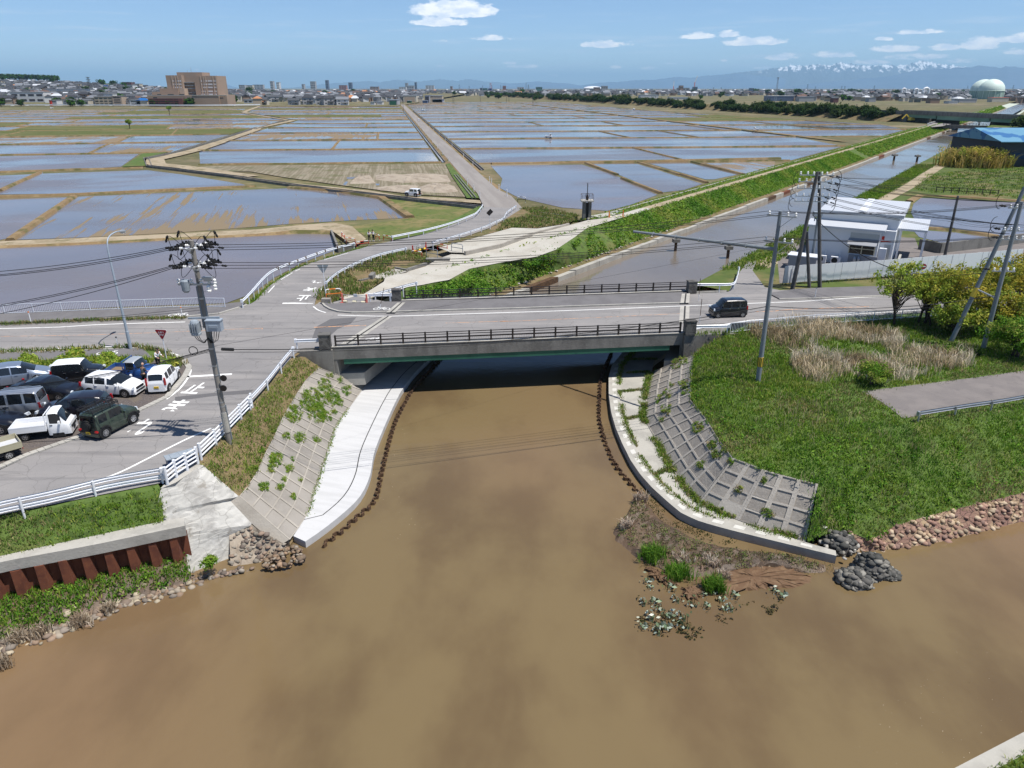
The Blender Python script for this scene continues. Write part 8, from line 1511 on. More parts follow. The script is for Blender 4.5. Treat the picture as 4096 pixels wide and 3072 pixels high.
def bush_mesh(label,r,h,pal,n,per,leaf,name,cat,group):
 t = thing(name,label,cat,(0,-500,-50),0,group); C = clumps((0,0,h * .5),r,n,h / r * .55); leaves('crown',C,rng.uniform(r * .25,r * .5,n),per,leaf,pal,M['veg'],parent=t,kind=None); part(t,'trunk','bark',lambda mb: mb.tube([(0,0,-1),(0,0,h * .5)],[r * .09,r * .04],6),False); return t
hg = 'bushes along the highway embankment'; bs = [bush_mesh(l,5,5.5,p,34,34,.75,'hedge_bush','bush',hg) for l,p in (('dark green bush in the hedge on the long highway embankment',PAL_DK),('mid green bush in the hedge on the long highway embankment',[(.05,.085,.02),(.065,.10,.025),(.04,.07,.018)]),('olive-tinted bush in the hedge on the long highway embankment',PAL_DK + [(.10,.11,.03)]))]
for i in range(225):
 y = 548 * (2500 / 548) ** (i / 225); o = bs[rng.integers(0,3) if rng.random() < .7 else 0]; p = Vector((hwx(y) - rng.uniform(7,19),y + rng.uniform(-4,4),0)); p.z = -1.6 + 5 * (1 - (hwx(y) - 8 - p.x) / 12) * .8
 if rng.random() < .9: dup(o,p,rng.uniform(0,6),scale=rng.uniform(.6,1.25) * (1.25 if y > 1100 else 1))
for b_ in bs: b_.location = (hwx(700) - 14,700 + bs.index(b_) * 9,0)
for lab,q,s in (('lone bright bush beside the highway bridge abutment',('W',850,600,-1.5),.75),('large dark bush at the right end of the highway bridge',('W',2190,740,-1.0),1.15)): o = dup(bs[1],P(*q),1.0,lab,s); del o['group']
# --- left town on its rise
def hz(x,y): a = min(max((y - 1020) / 1500,0),1); b = min(max((-x / y - .30) / .38,0),1); return -1.3 + 34 * a * a * (3 - 2 * a) * b * b * (3 - 2 * b) + 5 * a
gx = np.linspace(-3600,-150,50); gy = np.linspace(985,4200,40); HG = np.array([[(x,y,hz(x,y)) for x in gx] for y in gy]); structure(grid_mb(HG),'hill',M['farmland'])
def wallmat(n,c): return mat('wall_' + n,c,rough=.85)
WM = [wallmat('cream',(.5,.46,.38)),wallmat('white',(.56,.56,.56)),wallmat('grey',(.34,.34,.35)),wallmat('brown',(.27,.19,.14)),wallmat('beige',(.43,.36,.27))]; RM = [mat('roof_slate',(.065,.07,.08)),mat('roof_dark',(.04,.042,.05)),mat('roof_orange',(.42,.2,.1)),mat('roof_grey',(.17,.18,.2)),mat('roof_brown',(.12,.075,.06)),mat('roof_pale',(.5,.52,.55))]
M['pane'] = mat('house_window',(.03,.035,.04),rough=.2,spec=.6)
def roof_mb(mb,w,d,z,h,hip,o=.6):
 k = w * .3 if hip else 0; mb.add([(-w / 2 - o,-d / 2 - o,z),(w / 2 + o,-d / 2 - o,z),(w / 2 + o,d / 2 + o,z),(-w / 2 - o,d / 2 + o,z),(-w / 2 - o + k,0,z + h),(w / 2 + o - k,0,z + h)],[(0,1,5,4),(2,3,4,5),(0,4,3),(1,2,5),(3,2,1,0)])
def house_proto(label,wi,ri,w,d,h,hip,group,detail=True):
 t = thing('house',label,'house',(0,-500,-60),0,group)
 if not detail: return t
 part(t,'wall',WM[wi],lambda mb: mb.b(-w / 2,w / 2,-d / 2,d / 2,-3,h),False); part(t,'roof',RM[ri],lambda mb: roof_mb(mb,w,d,h,d * .3,hip),False)
 for x in (-w * .28,w * .22):
  for z in (h * .28,h * .72): part(t,'window','pane',lambda mb: mb.b(x - .9,x + .9,-d / 2 - .06,-d / 2 - .001,z - .6,z + .6),False)
 part(t,'porch_roof',RM[ri],lambda mb: mb.prism([(-w * .1,-d / 2 - 1.6),(w * .5,-d / 2 - 1.6),(w * .5,-d / 2),(-w * .1,-d / 2)],[h * .45] * 2 + [h * .55] * 2,[h * .48] * 2 + [h * .6] * 2),False); return t
hgp = 'houses of the town at the left'; cn = ['cream','white','grey','brown','beige']; rn = ['slate grey','near-black','orange','mid grey','brown','pale']
combos = [(0,0,0),(1,1,1),(2,0,0),(4,2,1),(1,3,0),(3,1,0),(0,4,1),(4,3,1),(1,0,1),(2,1,1)]
pro = [house_proto(f'{cn[w]} {"hipped" if h else "gabled"} house with {rn[r]} roof in the town left of the farmland',w,r,11 + i % 3 * 2,9,6.2 + i % 2,h,hgp) for i,(w,r,h) in enumerate(combos)]
HN = 0; pl_ = []
def put_house(x,y,z,s=1.0):
 global HN
 i = int(rng.choice(10,p=[.16,.16,.16,.03,.11,.09,.07,.07,.08,.07])); a = rng.normal(.2,.35) + (math.pi / 2 if rng.random() < .3 else 0); p = pro[i]
 if i not in pl_: pl_.append(i); p.location = (x,y,z); p.rotation_euler = (0,0,a)
 else: dup(p,(x,y,z),a,scale=s)
 HN += 1
for x in np.linspace(-830,-420,30):
 if not -690 < x < -560: put_house(x + rng.uniform(-3,3),1005 + rng.uniform(0,14) - .02 * x,-1.4,rng.uniform(.9,1.2))
for k in range(215):
 y = 1040 + 1100 * rng.random() ** 1.5; x = -y * rng.uniform(.22,.78)
 if -.48 < x / y < -.34 and y < 1180: continue
 put_house(x,y,hz(x,y),rng.uniform(.9,1.3))
def far_boxes(name,n,fx,fy,zf,wr_,hr,label=None):
 wall,roof_ = [],[]; mbs = [MB(),MB(),MB()]
 for _ in range(n):
  y = fy(); x = fx(y); w,d,h = rng.uniform(*wr_),rng.uniform(*wr_),rng.uniform(*hr); z = zf(x,y); mb = mbs[0]; mb.m(int(rng.integers(0,5))); mb.box((x,y,z + h / 2 - 2),(w,d,h + 4),rng.normal(.2,.3)); mb.m(5 + int(rng.choice(6,p=[.38,.31,.012,.18,.058,.06])))
  o = len(mb.v); rm = MB(); roof_mb(rm,w,d,0,d * .27,rng.random() < .5,.8); a = rng.normal(.2,.3); c,s = math.cos(a),math.sin(a); mb.add([(x + vx * c - vy * s,y + vx * s + vy * c,z + h + vz) for vx,vy,vz in rm.v],rm.f)
 return mbs[0].build(name,WM + RM,kind='stuff')
far_boxes('distant_roofs',2600,lambda y: -y * rng.uniform(.12,.8),lambda: 1250 + 2700 * rng.random() ** 1.2,hz,(9,15),(5,8))
far_boxes('distant_roofs',1700,lambda y: y * rng.uniform(-.22,.75),lambda: 2300 + 5500 * rng.random() ** 1.4,lambda x,y: -1.8,(11,24),(5,9)); far_boxes('distant_roofs',260,lambda y: y * rng.uniform(.36,.8),lambda: 1350 + 1100 * rng.random(),lambda x,y: -1.8,(10,18),(5,8)); far_boxes('distant_roofs',260,lambda y: y * rng.uniform(-.42,-.2),lambda: 1500 + 900 * rng.random(),hz,(9,14),(5,7))
# --- named buildings
def bx(t,k,x0,x1,yt,Y,depth,m,name='wall',zb=-3,zt=None,yb=None,ym=None):
 ym = ym or yt; X0,X1 = PY(k,x0,ym,Y).x,PY(k,x1,ym,Y).x; z1 = PY(k,x0,yt,Y).z; z0 = zb if yb is None else PY(k,x0,yb,Y).z; mb = MB(); mb.b(X0,X1,Y,Y + depth,z0,z1); return mb.build(name,M[m] if isinstance(m,str) else m,t,True)
YH = P('U',600,855,-1.2).y; hs = thing('hospital','big tan hospital block with two stepped wings round a dark recess','hospital',(PY('U',1100,800,YH).x,YH,-1)); M['tan'] = mat('tan_wall',(.335,.25,.19),[((.30,.22,.165),.05,.45,.6,.6)],rough=.85); M['tan_l'] = mat('tan_light',(.42,.33,.255),rough=.85); M['recess'] = mat('recess',(.05,.045,.05),rough=.6); M['maroon'] = mat('maroon',(.14,.06,.055),rough=.8)
for a in ((170,1000,615,8,40,'tan',0),(1000,1740,612,6,40,'tan',0),(1740,1925,606,10,30,'tan',0),(285,880,540,14,30,'tan',0),(470,880,460,18,26,'tan',0),(600,945,172,22,30,'tan',400),(1215,1715,182,22,34,'tan',400),(830,1390,105,30,26,'tan',250),(880,985,460,16,14,'tan_l',540)): bx(hs,'U',a[0],a[1],a[2],YH + a[3],a[4],a[5],ym=a[6] or 700)
bx(hs,'U',940,1220,262,YH + 34,6,'tan',ym=300,yb=262 if 0 else None) if 0 else None
bx(hs,'U',945,1215,266,YH + 33,2,'recess','recess',ym=420); [bx(hs,'U',945,1215,y,YH + 27,6,'steel_blue','balcony',ym=420,yb=y + 12) for y in (325,395,462,553,600)]
for x0,x1 in ((170,1000),(1165,1740),(1740,1925)): bx(hs,'U',x0,x1,607,YH + 5.6,1,'concrete_pale','cornice',yb=626,ym=700)
for x in (720,795,850,1352,1415,1455,1625,1690): bx(hs,'U',x,x + 14,182,YH + 21.4,.6,'tan_l','pilaster',yb=600,ym=400)
M['ward_win'] = mat('ward_window',(.62,.64,.68),rough=.3)
for r_,y in enumerate((298,372,440,528,594)):
 for x in ((735,785,835,868,905) if r_ < 3 else ()) + (1365,1412,1445,1478,1520,1545,1570,1595,1645,1678): w = bx(hs,'U',x - 9 + (r_ - 2) * 4,x + 9 + (r_ - 2) * 4,y - 15,YH + 21.7,.2,'ward_win','window',yb=y + 15,ym=y)
for x0,x1,y in ((380,465,598),(610,745,598),(865,980,598),(1750,1840,675),(290,375,665)): bx(hs,'U',x0,x1,y - 10,YH + (13.9 if y < 610 and x0 < 800 else 7.9 if y > 610 and x0 < 900 else 5.9 if x0 < 1700 else 9.9),.12,'pane','window',yb=y + 10,ym=y)
part(hs,'antenna','galv',lambda mb: [mb.tube([PY('U',x,105,YH + 40),PY('U',x - 10,y,YH + 40)],.2,5) for x,y in ((1132,0),(1055,65))])
pk = thing('parking_garage','low maroon parking deck with open storeys in front of the hospital','parking garage',(PY('U',500,800,YH).x,YH - 12,-1)); bx(pk,'U',190,855,690,YH - 6,12,'recess','interior',ym=750); [bx(pk,'U',185,860,y,YH - 7,1,'maroon','parapet',yb=y + 24,ym=750) for y in (684,720,768,824)]; [bx(pk,'U',x,x + 10,690,YH - 7.3,.4,'maroon','column',ym=750) for x in (185,400,610,740,850)]; bx(pk,'U',860,940,684,YH - 6,12,'maroon','stair_tower',ym=750)
def bld(label,k,x0,x1,yt,Y,depth,m,rows=0,cols=0,cat='building',name='building',band='pane',roof=None,zb=-3,wy=None):
 X0,X1 = PY(k,x0,yt,Y).x,PY(k,x1,yt,Y).x; z1 = PY(k,x0,yt,Y).z; t = thing(name,label,cat,((X0 + X1) / 2,Y,-1.5)); part(t,'wall',m,lambda mb: mb.b(X0,X1,Y,Y + depth,zb,z1)); part(t,'roof',roof or 'grey_wall',lambda mb: mb.b(X0 - .4,X1 + .4,Y - .4,Y + depth + .4,z1,z1 + max(.5,(z1 + 2) * .03)))
 for r_ in range(rows):
  z = -1 + (z1 + 1) * (r_ + .6) / (rows + .2); h = (z1 + 1) / (rows + .2) * .4
  for c_ in range(cols or 1): a,b = X0 + (X1 - X0) * (c_ + .15) / (cols or 1),X0 + (X1 - X0) * (c_ + .85) / (cols or 1); part(t,'window',band,lambda mb: mb.b(a,b,Y - .12,Y - .001,z - h / 2,z + h / 2))
 return t
YT = 1010
bld('tan apartment block with open galleries at the edge of the paddies','V',1480,1765,342,YT,14,WM[4],3,4,'apartment block'); bld('brown gallery wing of the tan apartment block','V',1765,1912,335,YT - 2,14,'tan_l',4,1,'apartment block',band='recess'); bld('pale blue-white house with big windows right of the tan apartments','V',2040,2205,392,YT - 4,12,WM[1],2,1,'house'); bld('white upper house on the roof line behind the tan apartments','V',1630,1775,296,YT + 40,12,WM[1],1,3,'house')
bld('cream flat-roofed house between trees left of the tan apartments','V',1185,1385,400,YT - 2,12,WM[0],1,3,'house'); bld('grey-white house with a tall red panel near the left edge','V',790,890,400,YT - 2,12,WM[1],2,1,'house'); bld('narrow red wall panel of a house near the left edge','V',772,800,400,YT - 4,4,'red_paint',0,0,'house')
bld('dark-glazed long building with white frame in the left town','V',150,675,270,1180,20,WM[1],2,4,band='recess'); bld('very long white school block on the left hillside','V',750,1425,226,1500,16,WM[1],2,9,'school'); bld('red-brown block on the left skyline','V',735,828,106,2400,25,'maroon',2,4); bld('reddish apartment block on the skyline above white flats','V',1925,2065,116,2300,25,'maroon',3,5,'apartment block'); bld('white stepped flats on the left skyline','V',2000,2090,160,1900,25,WM[1],4,4,'apartment block'); bld('white flats with dark trees in front, right of the stepped ones','V',2095,2195,142,2000,20,WM[0],5,3,'apartment block'); bld('blue-clad building on the left hillside','V',1518,1640,158,2000,20,'blue_barrel',1,3)
bld('low white building on the far left rise below the mast','V',1300,1395,148,2000,15,WM[1],1,3); bld('white shop with flat roof at the right foot of the hospital','A',2105,2215,428,1150,16,WM[1],1,3); t = thing('blue_roof_house','house with a bright blue hipped roof left of the parking deck','house',tuple(PY('V',2250,480,YT - 4))); part(t,'wall',WM[0],lambda mb: mb.b(-7,7,0,9,-3,6),False); part(t,'roof','blue_barrel',lambda mb: [mb.add([(x,y + 4.5,z + 6) for x,y,z in v.v],v.f) for v in [MB()] for _ in [roof_mb(v,14,9,0,3,True)]],False)
def mast(label,k,x,yt,Y,w,m='galv',arms=2):
 b = PY(k,x,yt,Y); t = thing('mast',label,'mast',(b.x,Y,-1.5)); part(t,'lattice',m,lambda mb: ([mb.tube([(b.x + sx * w,Y + sy * w,-2),(b.x + sx * w * .3,Y + sy * w * .3,b.z)],w * .09,5) for sx in (-1,1) for sy in (-1,1)],[mb.bar((b.x + (-1) ** i * w * (1 - .7 * i / 9),Y,-2 + (b.z + 2) * i / 9),(b.x - (-1) ** i * w * (1 - .7 * (i + 1) / 9),Y,-2 + (b.z + 2) * (i + 1) / 9),w * .09,w * .09) for i in range(9)])); part(t,'antenna_ring',m,lambda mb: [mb.lathe([(w * 1.1,-.4),(w * 1.1,.4)],(b.x,Y,b.z - a * (b.z * .12)),10) for a in range(arms)]) if arms else None; return t
mast('tall lattice antenna mast on the left hillside','V',1385,35,1900,4.5,'pole_dark',3); mast('pale lattice radio mast beside the tinted workshops right of centre','D',228,225,900,1.3,'lamp_grey',1); mast('red and white broadcasting tower on the right of the skyline','BB',1460,8,5500,9,'pink',2); mast('dark lattice tower right of the red and white tower','BB',1475,35,5600,7,'pole_dark',1)
for i,(k,x,y) in enumerate((('C',210,262),('C',228,280),('D',468,275),('D',530,295),('D',742,290),('D',767,292),('D',1007,288),('D',2130,283),('D',1760,288),('BB',1065,25),('BB',1190,42),('BB',1360,38),('BB',1940,30),('BB',1590,35),('C',1718,300),('C',1780,300))):
 o = mast('distant grey pylon rising over the flat roofs on the horizon',k,x,y,6500,6,'pole_dark',0); o['group'] = 'distant pylons on the horizon'
for i,(x,y,c) in enumerate(((1400,250,'pink'),(1590,208,'pink'))):
 a = PY('C',x,y,4500); e = PY('C',(1395,1562)[i],318,4500); t = thing('tower_crane',('shorter','taller')[i] + ' red and white luffing crane on the right skyline','crane',(e.x,4500,-1)); part(t,'tower',c,lambda mb: mb.bar((e.x,4500,-2),(e.x,4500,30 + i * 22),4,4)); part(t,'jib','sign_white',lambda mb: mb.bar((e.x,4500,28 + i * 22),tuple(a),3.5,3.5))
CITY = [('B',345,367,242,'grey tower, first of the left pair on the city skyline',2),('B',394,415,250,'bluish tower with a pale spire on the city skyline',1),('B',655,692,244,'broad grey tower block on the city skyline',2),('B',771,791,234,'slender blue-glass tower, tallest on the city skyline',5),('B',877,935,272,'pinkish-brown block on the city skyline',6),('B',950,975,252,'dark blue-grey slab right of the pinkish block',5),('B',1117,1182,283,'long tan slab block on the city skyline',7),('B',1387,1407,255,'grey tower left of the dark slim one beyond the farm road',2),('B',1460,1475,250,'dark slim tower beyond the farm road',5),('B',1545,1610,274,'white terraced block right of the slim towers',1),('B',215,292,268,'wide grey block at the left of the city skyline',2),('B',105,150,270,'grey block beside the wide one at the left of the city skyline',2),('B',155,210,272,'pale slab between grey blocks on the left skyline',0),('B',590,606,264,'small grey tower left of the broad tower block',2),('B',1340,1395,285,'white and blue low block by the farm road vanishing point',1),('B',1400,1455,275,'grey mid-rise between the slim towers',2),('B',1735,1752,280,'small brown tower in the middle of the skyline',7),('B',1985,2022,295,'teal block on the commercial strip',8),('B',2030,2055,296,'deep blue block on the commercial strip',9),('B',2140,2165,277,'pink-red sign block on a white store',6),('B',1965,1982,293,'purple-grey sign block on the commercial strip',5),('C',290,340,298,'greenish castle-roofed block right of centre',8),('C',138,192,300,'white box store with dark base',1),('C',820,868,290,'grey office slab beside the white dome',2),('C',758,806,300,'brown block in front of the white dome',7),('C',1452,1477,287,'brown tower on a long dark roof',7),('C',1435,1525,305,'long dark building under the brown tower',2),('C',1562,1590,297,'dark block at the foot of the taller crane',5),('C',2022,2045,308,'dark small tower left of the mountains',5),('D',10,32,308,'dark small block below the snow mountains',5),('D',1075,1125,328,'beige block in the trees left of the white ducts',0),('C',440,482,328,'white three-storey building in the plain',1),('C',655,705,335,'white workshop in the plain right of centre',1)]
CM = WM + [mat('tower_blue',(.10,.13,.2),rough=.4),mat('tower_pink',(.36,.18,.16)),mat('tower_tan',(.3,.2,.15)),mat('tower_teal',(.10,.22,.2)),mat('tower_deep_blue',(.02,.05,.2))]
for i,(k,x0,x1,yt,lab,mi) in enumerate(CITY): bld(lab,k,x0,x1,yt,5200 + (i * 137) % 1400 if k == 'B' and x0 < 1900 else 3600 + (i * 97) % 600,40,CM[mi],4 if yt < 275 else 2,3,'city building','city_building')
t = thing('stadium_roof','broad white dome roof of a stadium on the right skyline','stadium',tuple(PY('C',745,310,4300))); r0 = (PY('C',820,305,4300).x - PY('C',670,305,4300).x) / 2; h0 = PY('C',745,290,4300).z - PY('C',745,310,4300).z; part(t,'dome','white_paint',lambda mb: mb.lathe([(r0 * math.cos(a),h0 * math.sin(a)) for a in np.linspace(0,1.5,8)],(0,0,0),32),False); part(t,'stand','grey_wall',lambda mb: mb.lathe([(r0 * .95,-30),(r0 * .95,0)],(0,0,0),32),False)
tk = P('W',1740,330,-1.6); M['tank'] = mat('tank_green',(.60,.70,.63),rough=.5); M['tank_low'] = mat('tank_low',(.30,.42,.35),[((.42,.52,.46),.25,.5,.55,.5,(1,1,.02))],rough=.7)
for lab,x,dy in (('right one of two pale green spherical gas holders',1762,0),('left gas holder, partly behind the right sphere',1650,30)):
 c = PY('W',x,215,tk.y + dy); r = 148 * .29204 / F_PX * tk.y * 1.0; t = thing('gas_holder',lab,'gas tank',(c.x,c.y,-1.6),0,'spherical gas holders'); part(t,'sphere','tank',lambda mb: mb.lathe([(r * math.cos(a),c.z + 1.6 + r * .92 * math.sin(a)) for a in np.linspace(0,1.57,12)],(0,0,0),40),False); part(t,'skirt','tank_low',lambda mb: mb.lathe([(r * .97,0),(r * .985,c.z + 1.6)],(0,0,0),40),False); part(t,'equator_ring','tank',lambda mb: mb.lathe([(r,c.z + 1.0),(r * 1.02,c.z + 1.2),(r * 1.02,c.z + 1.9),(r,c.z + 2.1)],(0,0,0),40),False); part(t,'leg','tank',lambda mb: [mb.tube([(r * 1.0 * math.cos(a),r * 1.0 * math.sin(a),0),(r * math.cos(a),r * math.sin(a),c.z + 1)],.5,6) for a in np.arange(0,6.28,.45)],False)
for lab,x0,x1,yt,dy in (('left white hooked duct of three',540,595,185,0),('middle white hooked duct of three',708,765,190,10),('right white hooked duct pair',830,912,185,5)):
 Y = P('W',600,295,-1.6).y + dy; a,b = PY('W',x0,yt + 45,Y),PY('W',x1,yt + 10,Y); r = (b.x - a.x) / 2; t = thing('ventilation_duct',lab,'duct',(a.x,Y,-1.6),0,'white hooked ducts of the pumping works'); part(t,'tank','white_paint',lambda mb: mb.lathe([(r * .55,-2),(r * .55,a.z * .75),(r * .62,a.z * .78),(r * .62,a.z)],(a.x,Y,0),16)); part(t,'hook_pipe','white_paint',lambda mb: mb.tube([(a.x,Y,a.z)] + [((a.x + b.x) / 2 - r * math.cos(q),Y,b.z - r * .4 + r * .8 * math.sin(q)) for q in np.linspace(0.3,math.pi,9)] + [(b.x,Y,-2)],r * .42,12))
def shed(label,k,x0,x1,yt,yb,m,front=None,roof='galv',depth=14): Y = P(k,x0,yb,-1.5).y; o = bld(label,k,x0,x1,yt,Y,depth,m,0,0,'shed','shed',roof=roof); (bx(o,k,x0 + (x1 - x0) * .12,x1 - (x1 - x0) * .12,yt + (yb - yt) * .2,Y - .15,.1,front,'shutter',yb=yb) if front else None); return o
shed('grey shed with a dark green shutter beside the farm road','BB',172,280,220,288,WM[2],'girder_green',depth=25); shed('small white shed left of the green-shuttered one','BB',18,90,242,286,WM[1]); shed('pale greenhouse left of the small white shed','BB',-60,-8,248,288,WM[1]); shed('large beige barn right of the farm road','BB',355,520,165,258,WM[0],'tan_l',depth=40); shed('lower beige wing of the large barn','BB',520,600,192,255,WM[0]); shed('beige two-part workshop right of the barn','BB',685,845,168,248,WM[4],depth=30); shed('grey part of the beige workshop with dark openings','BB',628,686,165,250,WM[2],'recess'); shed('long white cabin before the beige workshop','BB',726,870,215,248,WM[1],depth=8); shed('small blue-grey shed before the barn','BB',600,660,230,262,'tower_blue' if 'tower_blue' in M else CM[5]); shed('green tarpaulin shed at the foot of the barn','BB',402,452,232,264,'girder_green')
shed('long blue and grey workshops beside the radio mast','D',150,355,372,412,CM[5],roof=RM[5],depth=25); shed('pale workshop right of the blue workshops','D',400,520,378,416,WM[2]); shed('small dark wooden hut in the fields','D',678,718,388,424,'maroon'); shed('white marquee-like shed below the gas holders','W',1185,1310,360,390,WM[1]); shed('long pale roofed shed right of the marquee','W',1330,1570,330,378,WM[2],roof=RM[5]); shed('pink-roofed building under the gas holders','W',1785,2010,310,368,WM[0],roof='pink'); shed('two-storey beige house in the right village','W',700,815,320,375,WM[4],'pane',roof=RM[0]); shed('dark-roofed house in the right village','W',940,1065,330,386,WM[3],roof=RM[1]); shed('grey-roofed house at the left of the right village','W',95,190,312,368,WM[2],roof=RM[3]); shed('long white warehouse behind the hedge right of centre','C',1130,1275,362,388,WM[1],depth=30); shed('low white warehouse behind the hedge','C',1370,1515,382,398,WM[1],depth=30)
far_tr = 'trees scattered among far buildings'; ft0 = bush_mesh('dark rounded tree among the far houses and sheds',6,11,PAL_DK + PAL_LUSH[:1],26,26,1.1,'far_tree','tree',far_tr); ft0.location = (-700,1040,-1)
for i in range(120):
 y = rng.uniform(1020,2400) if i < 70 else rng.uniform(1300,3600); x = -y * rng.uniform(.2,.75) if i < 70 else y * rng.uniform(-.1,.75)
 if -.47 < x / y < -.34 and y < 1150: continue
 dup(ft0,(x,y,hz(x,y) if x < -150 else -1.8),rng.uniform(0,6),scale=rng.uniform(.6,1.3) * (1 + (y > 2200) * .5))
for i,x in enumerate(np.linspace(-1500,-1180,22)): dup(ft0,(x * 1.25,2500,hz(x * 1.25,2500) + 6),i,scale=1.9)
for k,x,y,s in (('U',870,830,.7),('U',1090,850,.8),('U',1320,840,1.0),('U',1440,810,.8),('U',1770,800,.8),('U',1905,770,.9),('U',460,850,.5),('V',520,480,.8),('V',1680,470,.8),('V',1120,490,.8),('V',20,490,1.0),('V',1310,480,.7)): q = P(k,x,y + 10,-1.5); dup(ft0,(q.x,min(q.y,985),-1.5),x,scale=s)
for lab,q,h in (('small round-crowned tree standing alone among the left paddies',('A',1465,558,-1.5),8),('smaller lone tree in front, among the left paddies',('A',1120,680,-1.5),5)): tree(lab,P(*q),h,h * .32,PAL_G,24,40,.3,1.0,.25,.7,lowc=.7)
pg_ = 'utility poles across the far plain'; pp0 = None
for i,(k,x,y) in enumerate([('B',765,402),('B',965,404),('B',1164,405),('B',1355,425),('BB',985,250),('BB',1332,255),('BB',1662,250),('BB',1693,245),('BB',1995,262),('C',265,425),('C',410,420),('C',650,415),('C',768,412),('D',160,500),('D',320,505),('D',525,520),('D',757,535),('D',845,545),('C',1245,445),('C',1350,450),('B',1375,470),('B',1765,405)]):
 p = P(k,x,y,-1.6)
 if pp0 is None: pp0 = thing('far_utility_pole','thin dark utility pole in the line across the far plain','utility pole',tuple(p),0,pg_); part(pp0,'shaft','pole_dark',lambda mb: mb.tube([(0,0,0),(0,0,12)],[.28,.2],6),False); part(pp0,'crossarm','pole_dark',lambda mb: [mb.bar((-1.2,0,z),(1.2,0,z),.18,.18) for z in (10.4,11.4)],False)
 else: dup(pp0,p,scale=1.0 if p.y > 900 else .85)
guardrail('long white guard fence along the road at the edge of the left town',[Vector((-800,992,-1.2)),Vector((-560,985,-1.2)),Vector((-400,965,-1.2)),Vector((-330,1000,-1.2))],30,1.6,face=1.3)
cg = 'cars at the edge of the left town'; c0 = None
for i in range(16):
 x = -760 + i * 26 + rng.uniform(-8,8)
 if c0 is None: c0 = thing('parked_car','tiny pale car parked along the edge of the left town','car',(x,999,-1.3),0,cg); part(c0,'body',PT['white'],lambda mb: (mb.box((0,0,.75),(4.2,1.8,.8),0,.95),mb.box((-.2,0,1.35),(2.6,1.6,.6),0,.8)),False); part(c0,'windows','glass',lambda mb: mb.box((-.2,0,1.33),(2.4,1.66,.36),0,.88),False)
 else: dup(c0,(x,998 + rng.uniform(-2,4),-1.3),rng.uniform(0,3))
# --- mountains
def ridge(name,k,pts,Y,depth,m,n=260,rough_=.06,seed=1):
 xs = np.linspace(pts[0][0],pts[-1][0],n); yy = np.interp(xs,[p[0] for p in pts],[p[1] for p in pts]); r = np.random.default_rng(seed); top = np.array([tuple(PY(k,x,y,Y)) for x,y in zip(xs,yy)]); H = np.maximum(top[:,2],30)
 G = []; nr = 26; ph = r.uniform(0,6.28,14); fr = r.uniform(.02,.4,14)
 for j in range(nr):
  f = j / (nr - 1); row = top.copy(); row[:,1] = Y - depth * (1 - f); u = np.arange(n)
  spur = sum(np.sin(fr[q] * u + ph[q] + 3.0 * f * math.sin(ph[q] * 3)) / (1 + 3 * fr[q]) for q in range(14)) / 4
  row[:,2] = -5 + (H + 5) * (f ** 1.25 + .30 * spur * f * (1 - f) * 2) + H * rough_ * r.normal(0,1,n) * (f * .8 + .1) * (0 if j == 0 else 1); row[:,0] *= row[:,1] / Y; G.append(row)
 return structure(grid_mb(np.array(G)),name,m,smooth=True)
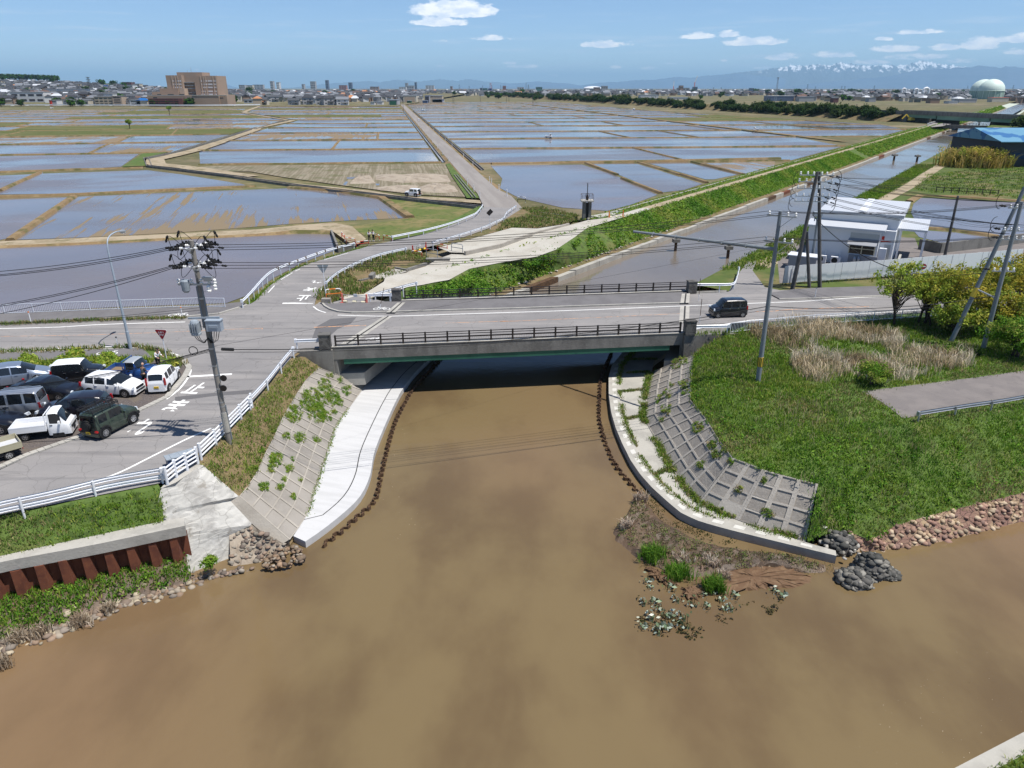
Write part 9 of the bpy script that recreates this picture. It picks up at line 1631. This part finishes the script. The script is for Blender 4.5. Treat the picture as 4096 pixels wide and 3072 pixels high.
def snow_mat(z0,z1):
 m = bpy.data.materials.new('snow_mountain'); m.use_nodes = True; nt = m.node_tree; nt.nodes.clear(); t = NT(nt); g = t.n('ShaderNodeNewGeometry').outputs['Position']; z = t.n('ShaderNodeSeparateXYZ',i_0=g).outputs[2]
 nz = t.n('ShaderNodeTexNoise',i_Vector=t.vmap(g,(1,.18,.5),.0),i_Scale=.0032,i_Detail=7.0,i_Roughness=.65).outputs[0]; f = t.ramp(t.math('ADD',z,t.math('MULTIPLY',t.math('SUBTRACT',nz,.5),(z1 - z0) * 5.0)),z0 + (z1 - z0) * .7,z0 + (z1 - z0) * 1.1)
 n2 = t.n('ShaderNodeTexNoise',i_Vector=t.vmap(g,(1,.12,.35),.35),i_Scale=.0042,i_Detail=6.0,i_Roughness=.6).outputs[0]; f = t.math('MULTIPLY',f,t.ramp(t.math('ADD',n2,t.math('MULTIPLY',t.math('SUBTRACT',z,z1),.00012)),.46,.58))
 b = t.n('ShaderNodeBsdfPrincipled',i_Roughness=.9); nt.links.new(t.mix(f,(.06,.085,.115),(.92,.94,.97)),b.inputs['Base Color']); t.n('ShaderNodeOutputMaterial',i_0=b.outputs[0]); return m  # slopes below the snow tinted blue-grey, haze put into the base colour
M['forest_haze_blue'] = mat('forest_haze_blue',(.065,.11,.18),[((.085,.13,.2),.0012,.4,.6,.8)],rough=.95)  # forest colour shifted to blue, painting distance haze into the surface
sm_ = PY('D',1400,92,46000).z; ridge('snow_mountains','D',[(-900,300),(-700,290),(-500,265),(-380,235),(-250,205),(-100,182),(0,172),(180,150),(330,125),(440,125),(560,118),(640,125),(720,104),(800,110),(900,126),(1000,130),(1080,118),(1200,126),(1300,114),(1350,96),(1400,89),(1450,94),(1520,110),(1690,133),(2000,170),(2700,220)],46000,9000,snow_mat(sm_ * .46,sm_ * .70),420,.03,3)
ridge('mountains','D',[(-3200,330),(300,300),(600,262),(900,232),(1100,215),(1200,195),(1400,160),(1550,150),(1700,140),(1880,130),(2000,144),(2100,132),(2212,147),(2600,150),(3200,190)],30000,6000,M['forest_haze_blue'],260,.025,5)
ridge('mountains','C',[(-400,300),(0,276),(200,262),(300,250),(420,261),(560,270),(650,286),(800,262),(960,255),(1100,242),(1240,240),(1350,226),(1440,215),(1530,225),(1640,210),(1900,190),(2300,230)],38000,7000,M['forest_haze_blue'],260,.03,8)
ridge('snow_mountains','B',[(400,300),(700,270),(900,250),(1100,240),(1200,248),(1340,226),(1480,245),(1640,226),(1800,238),(1880,225),(2000,242),(2300,265),(2700,300)],50000,7000,snow_mat(700,1100),260,.05,9); ridge('mountains','U',[(1500,480),(1730,370),(1820,332),(1900,345),(1990,400),(2300,480)],40000,5000,M['forest_haze_blue'],60,.01,2)
# --- the air itself
mb = MB(); mb.b(-53000,53000,-60,100400,-6.6,sm_ * 1.12); hzo = mb.build('haze',bpy.data.materials.new('haze'),kind='stuff'); hm = hzo.data.materials[0]; hm.use_nodes = True; hm.node_tree.nodes.clear(); t = NT(hm.node_tree)
v = t.n('ShaderNodeVolumePrincipled'); v.inputs['Color'].default_value = (.45,.74,1.0,1); v.inputs['Density'].default_value = 3.0e-5; t.n('ShaderNodeOutputMaterial',i_1=v.outputs[0])
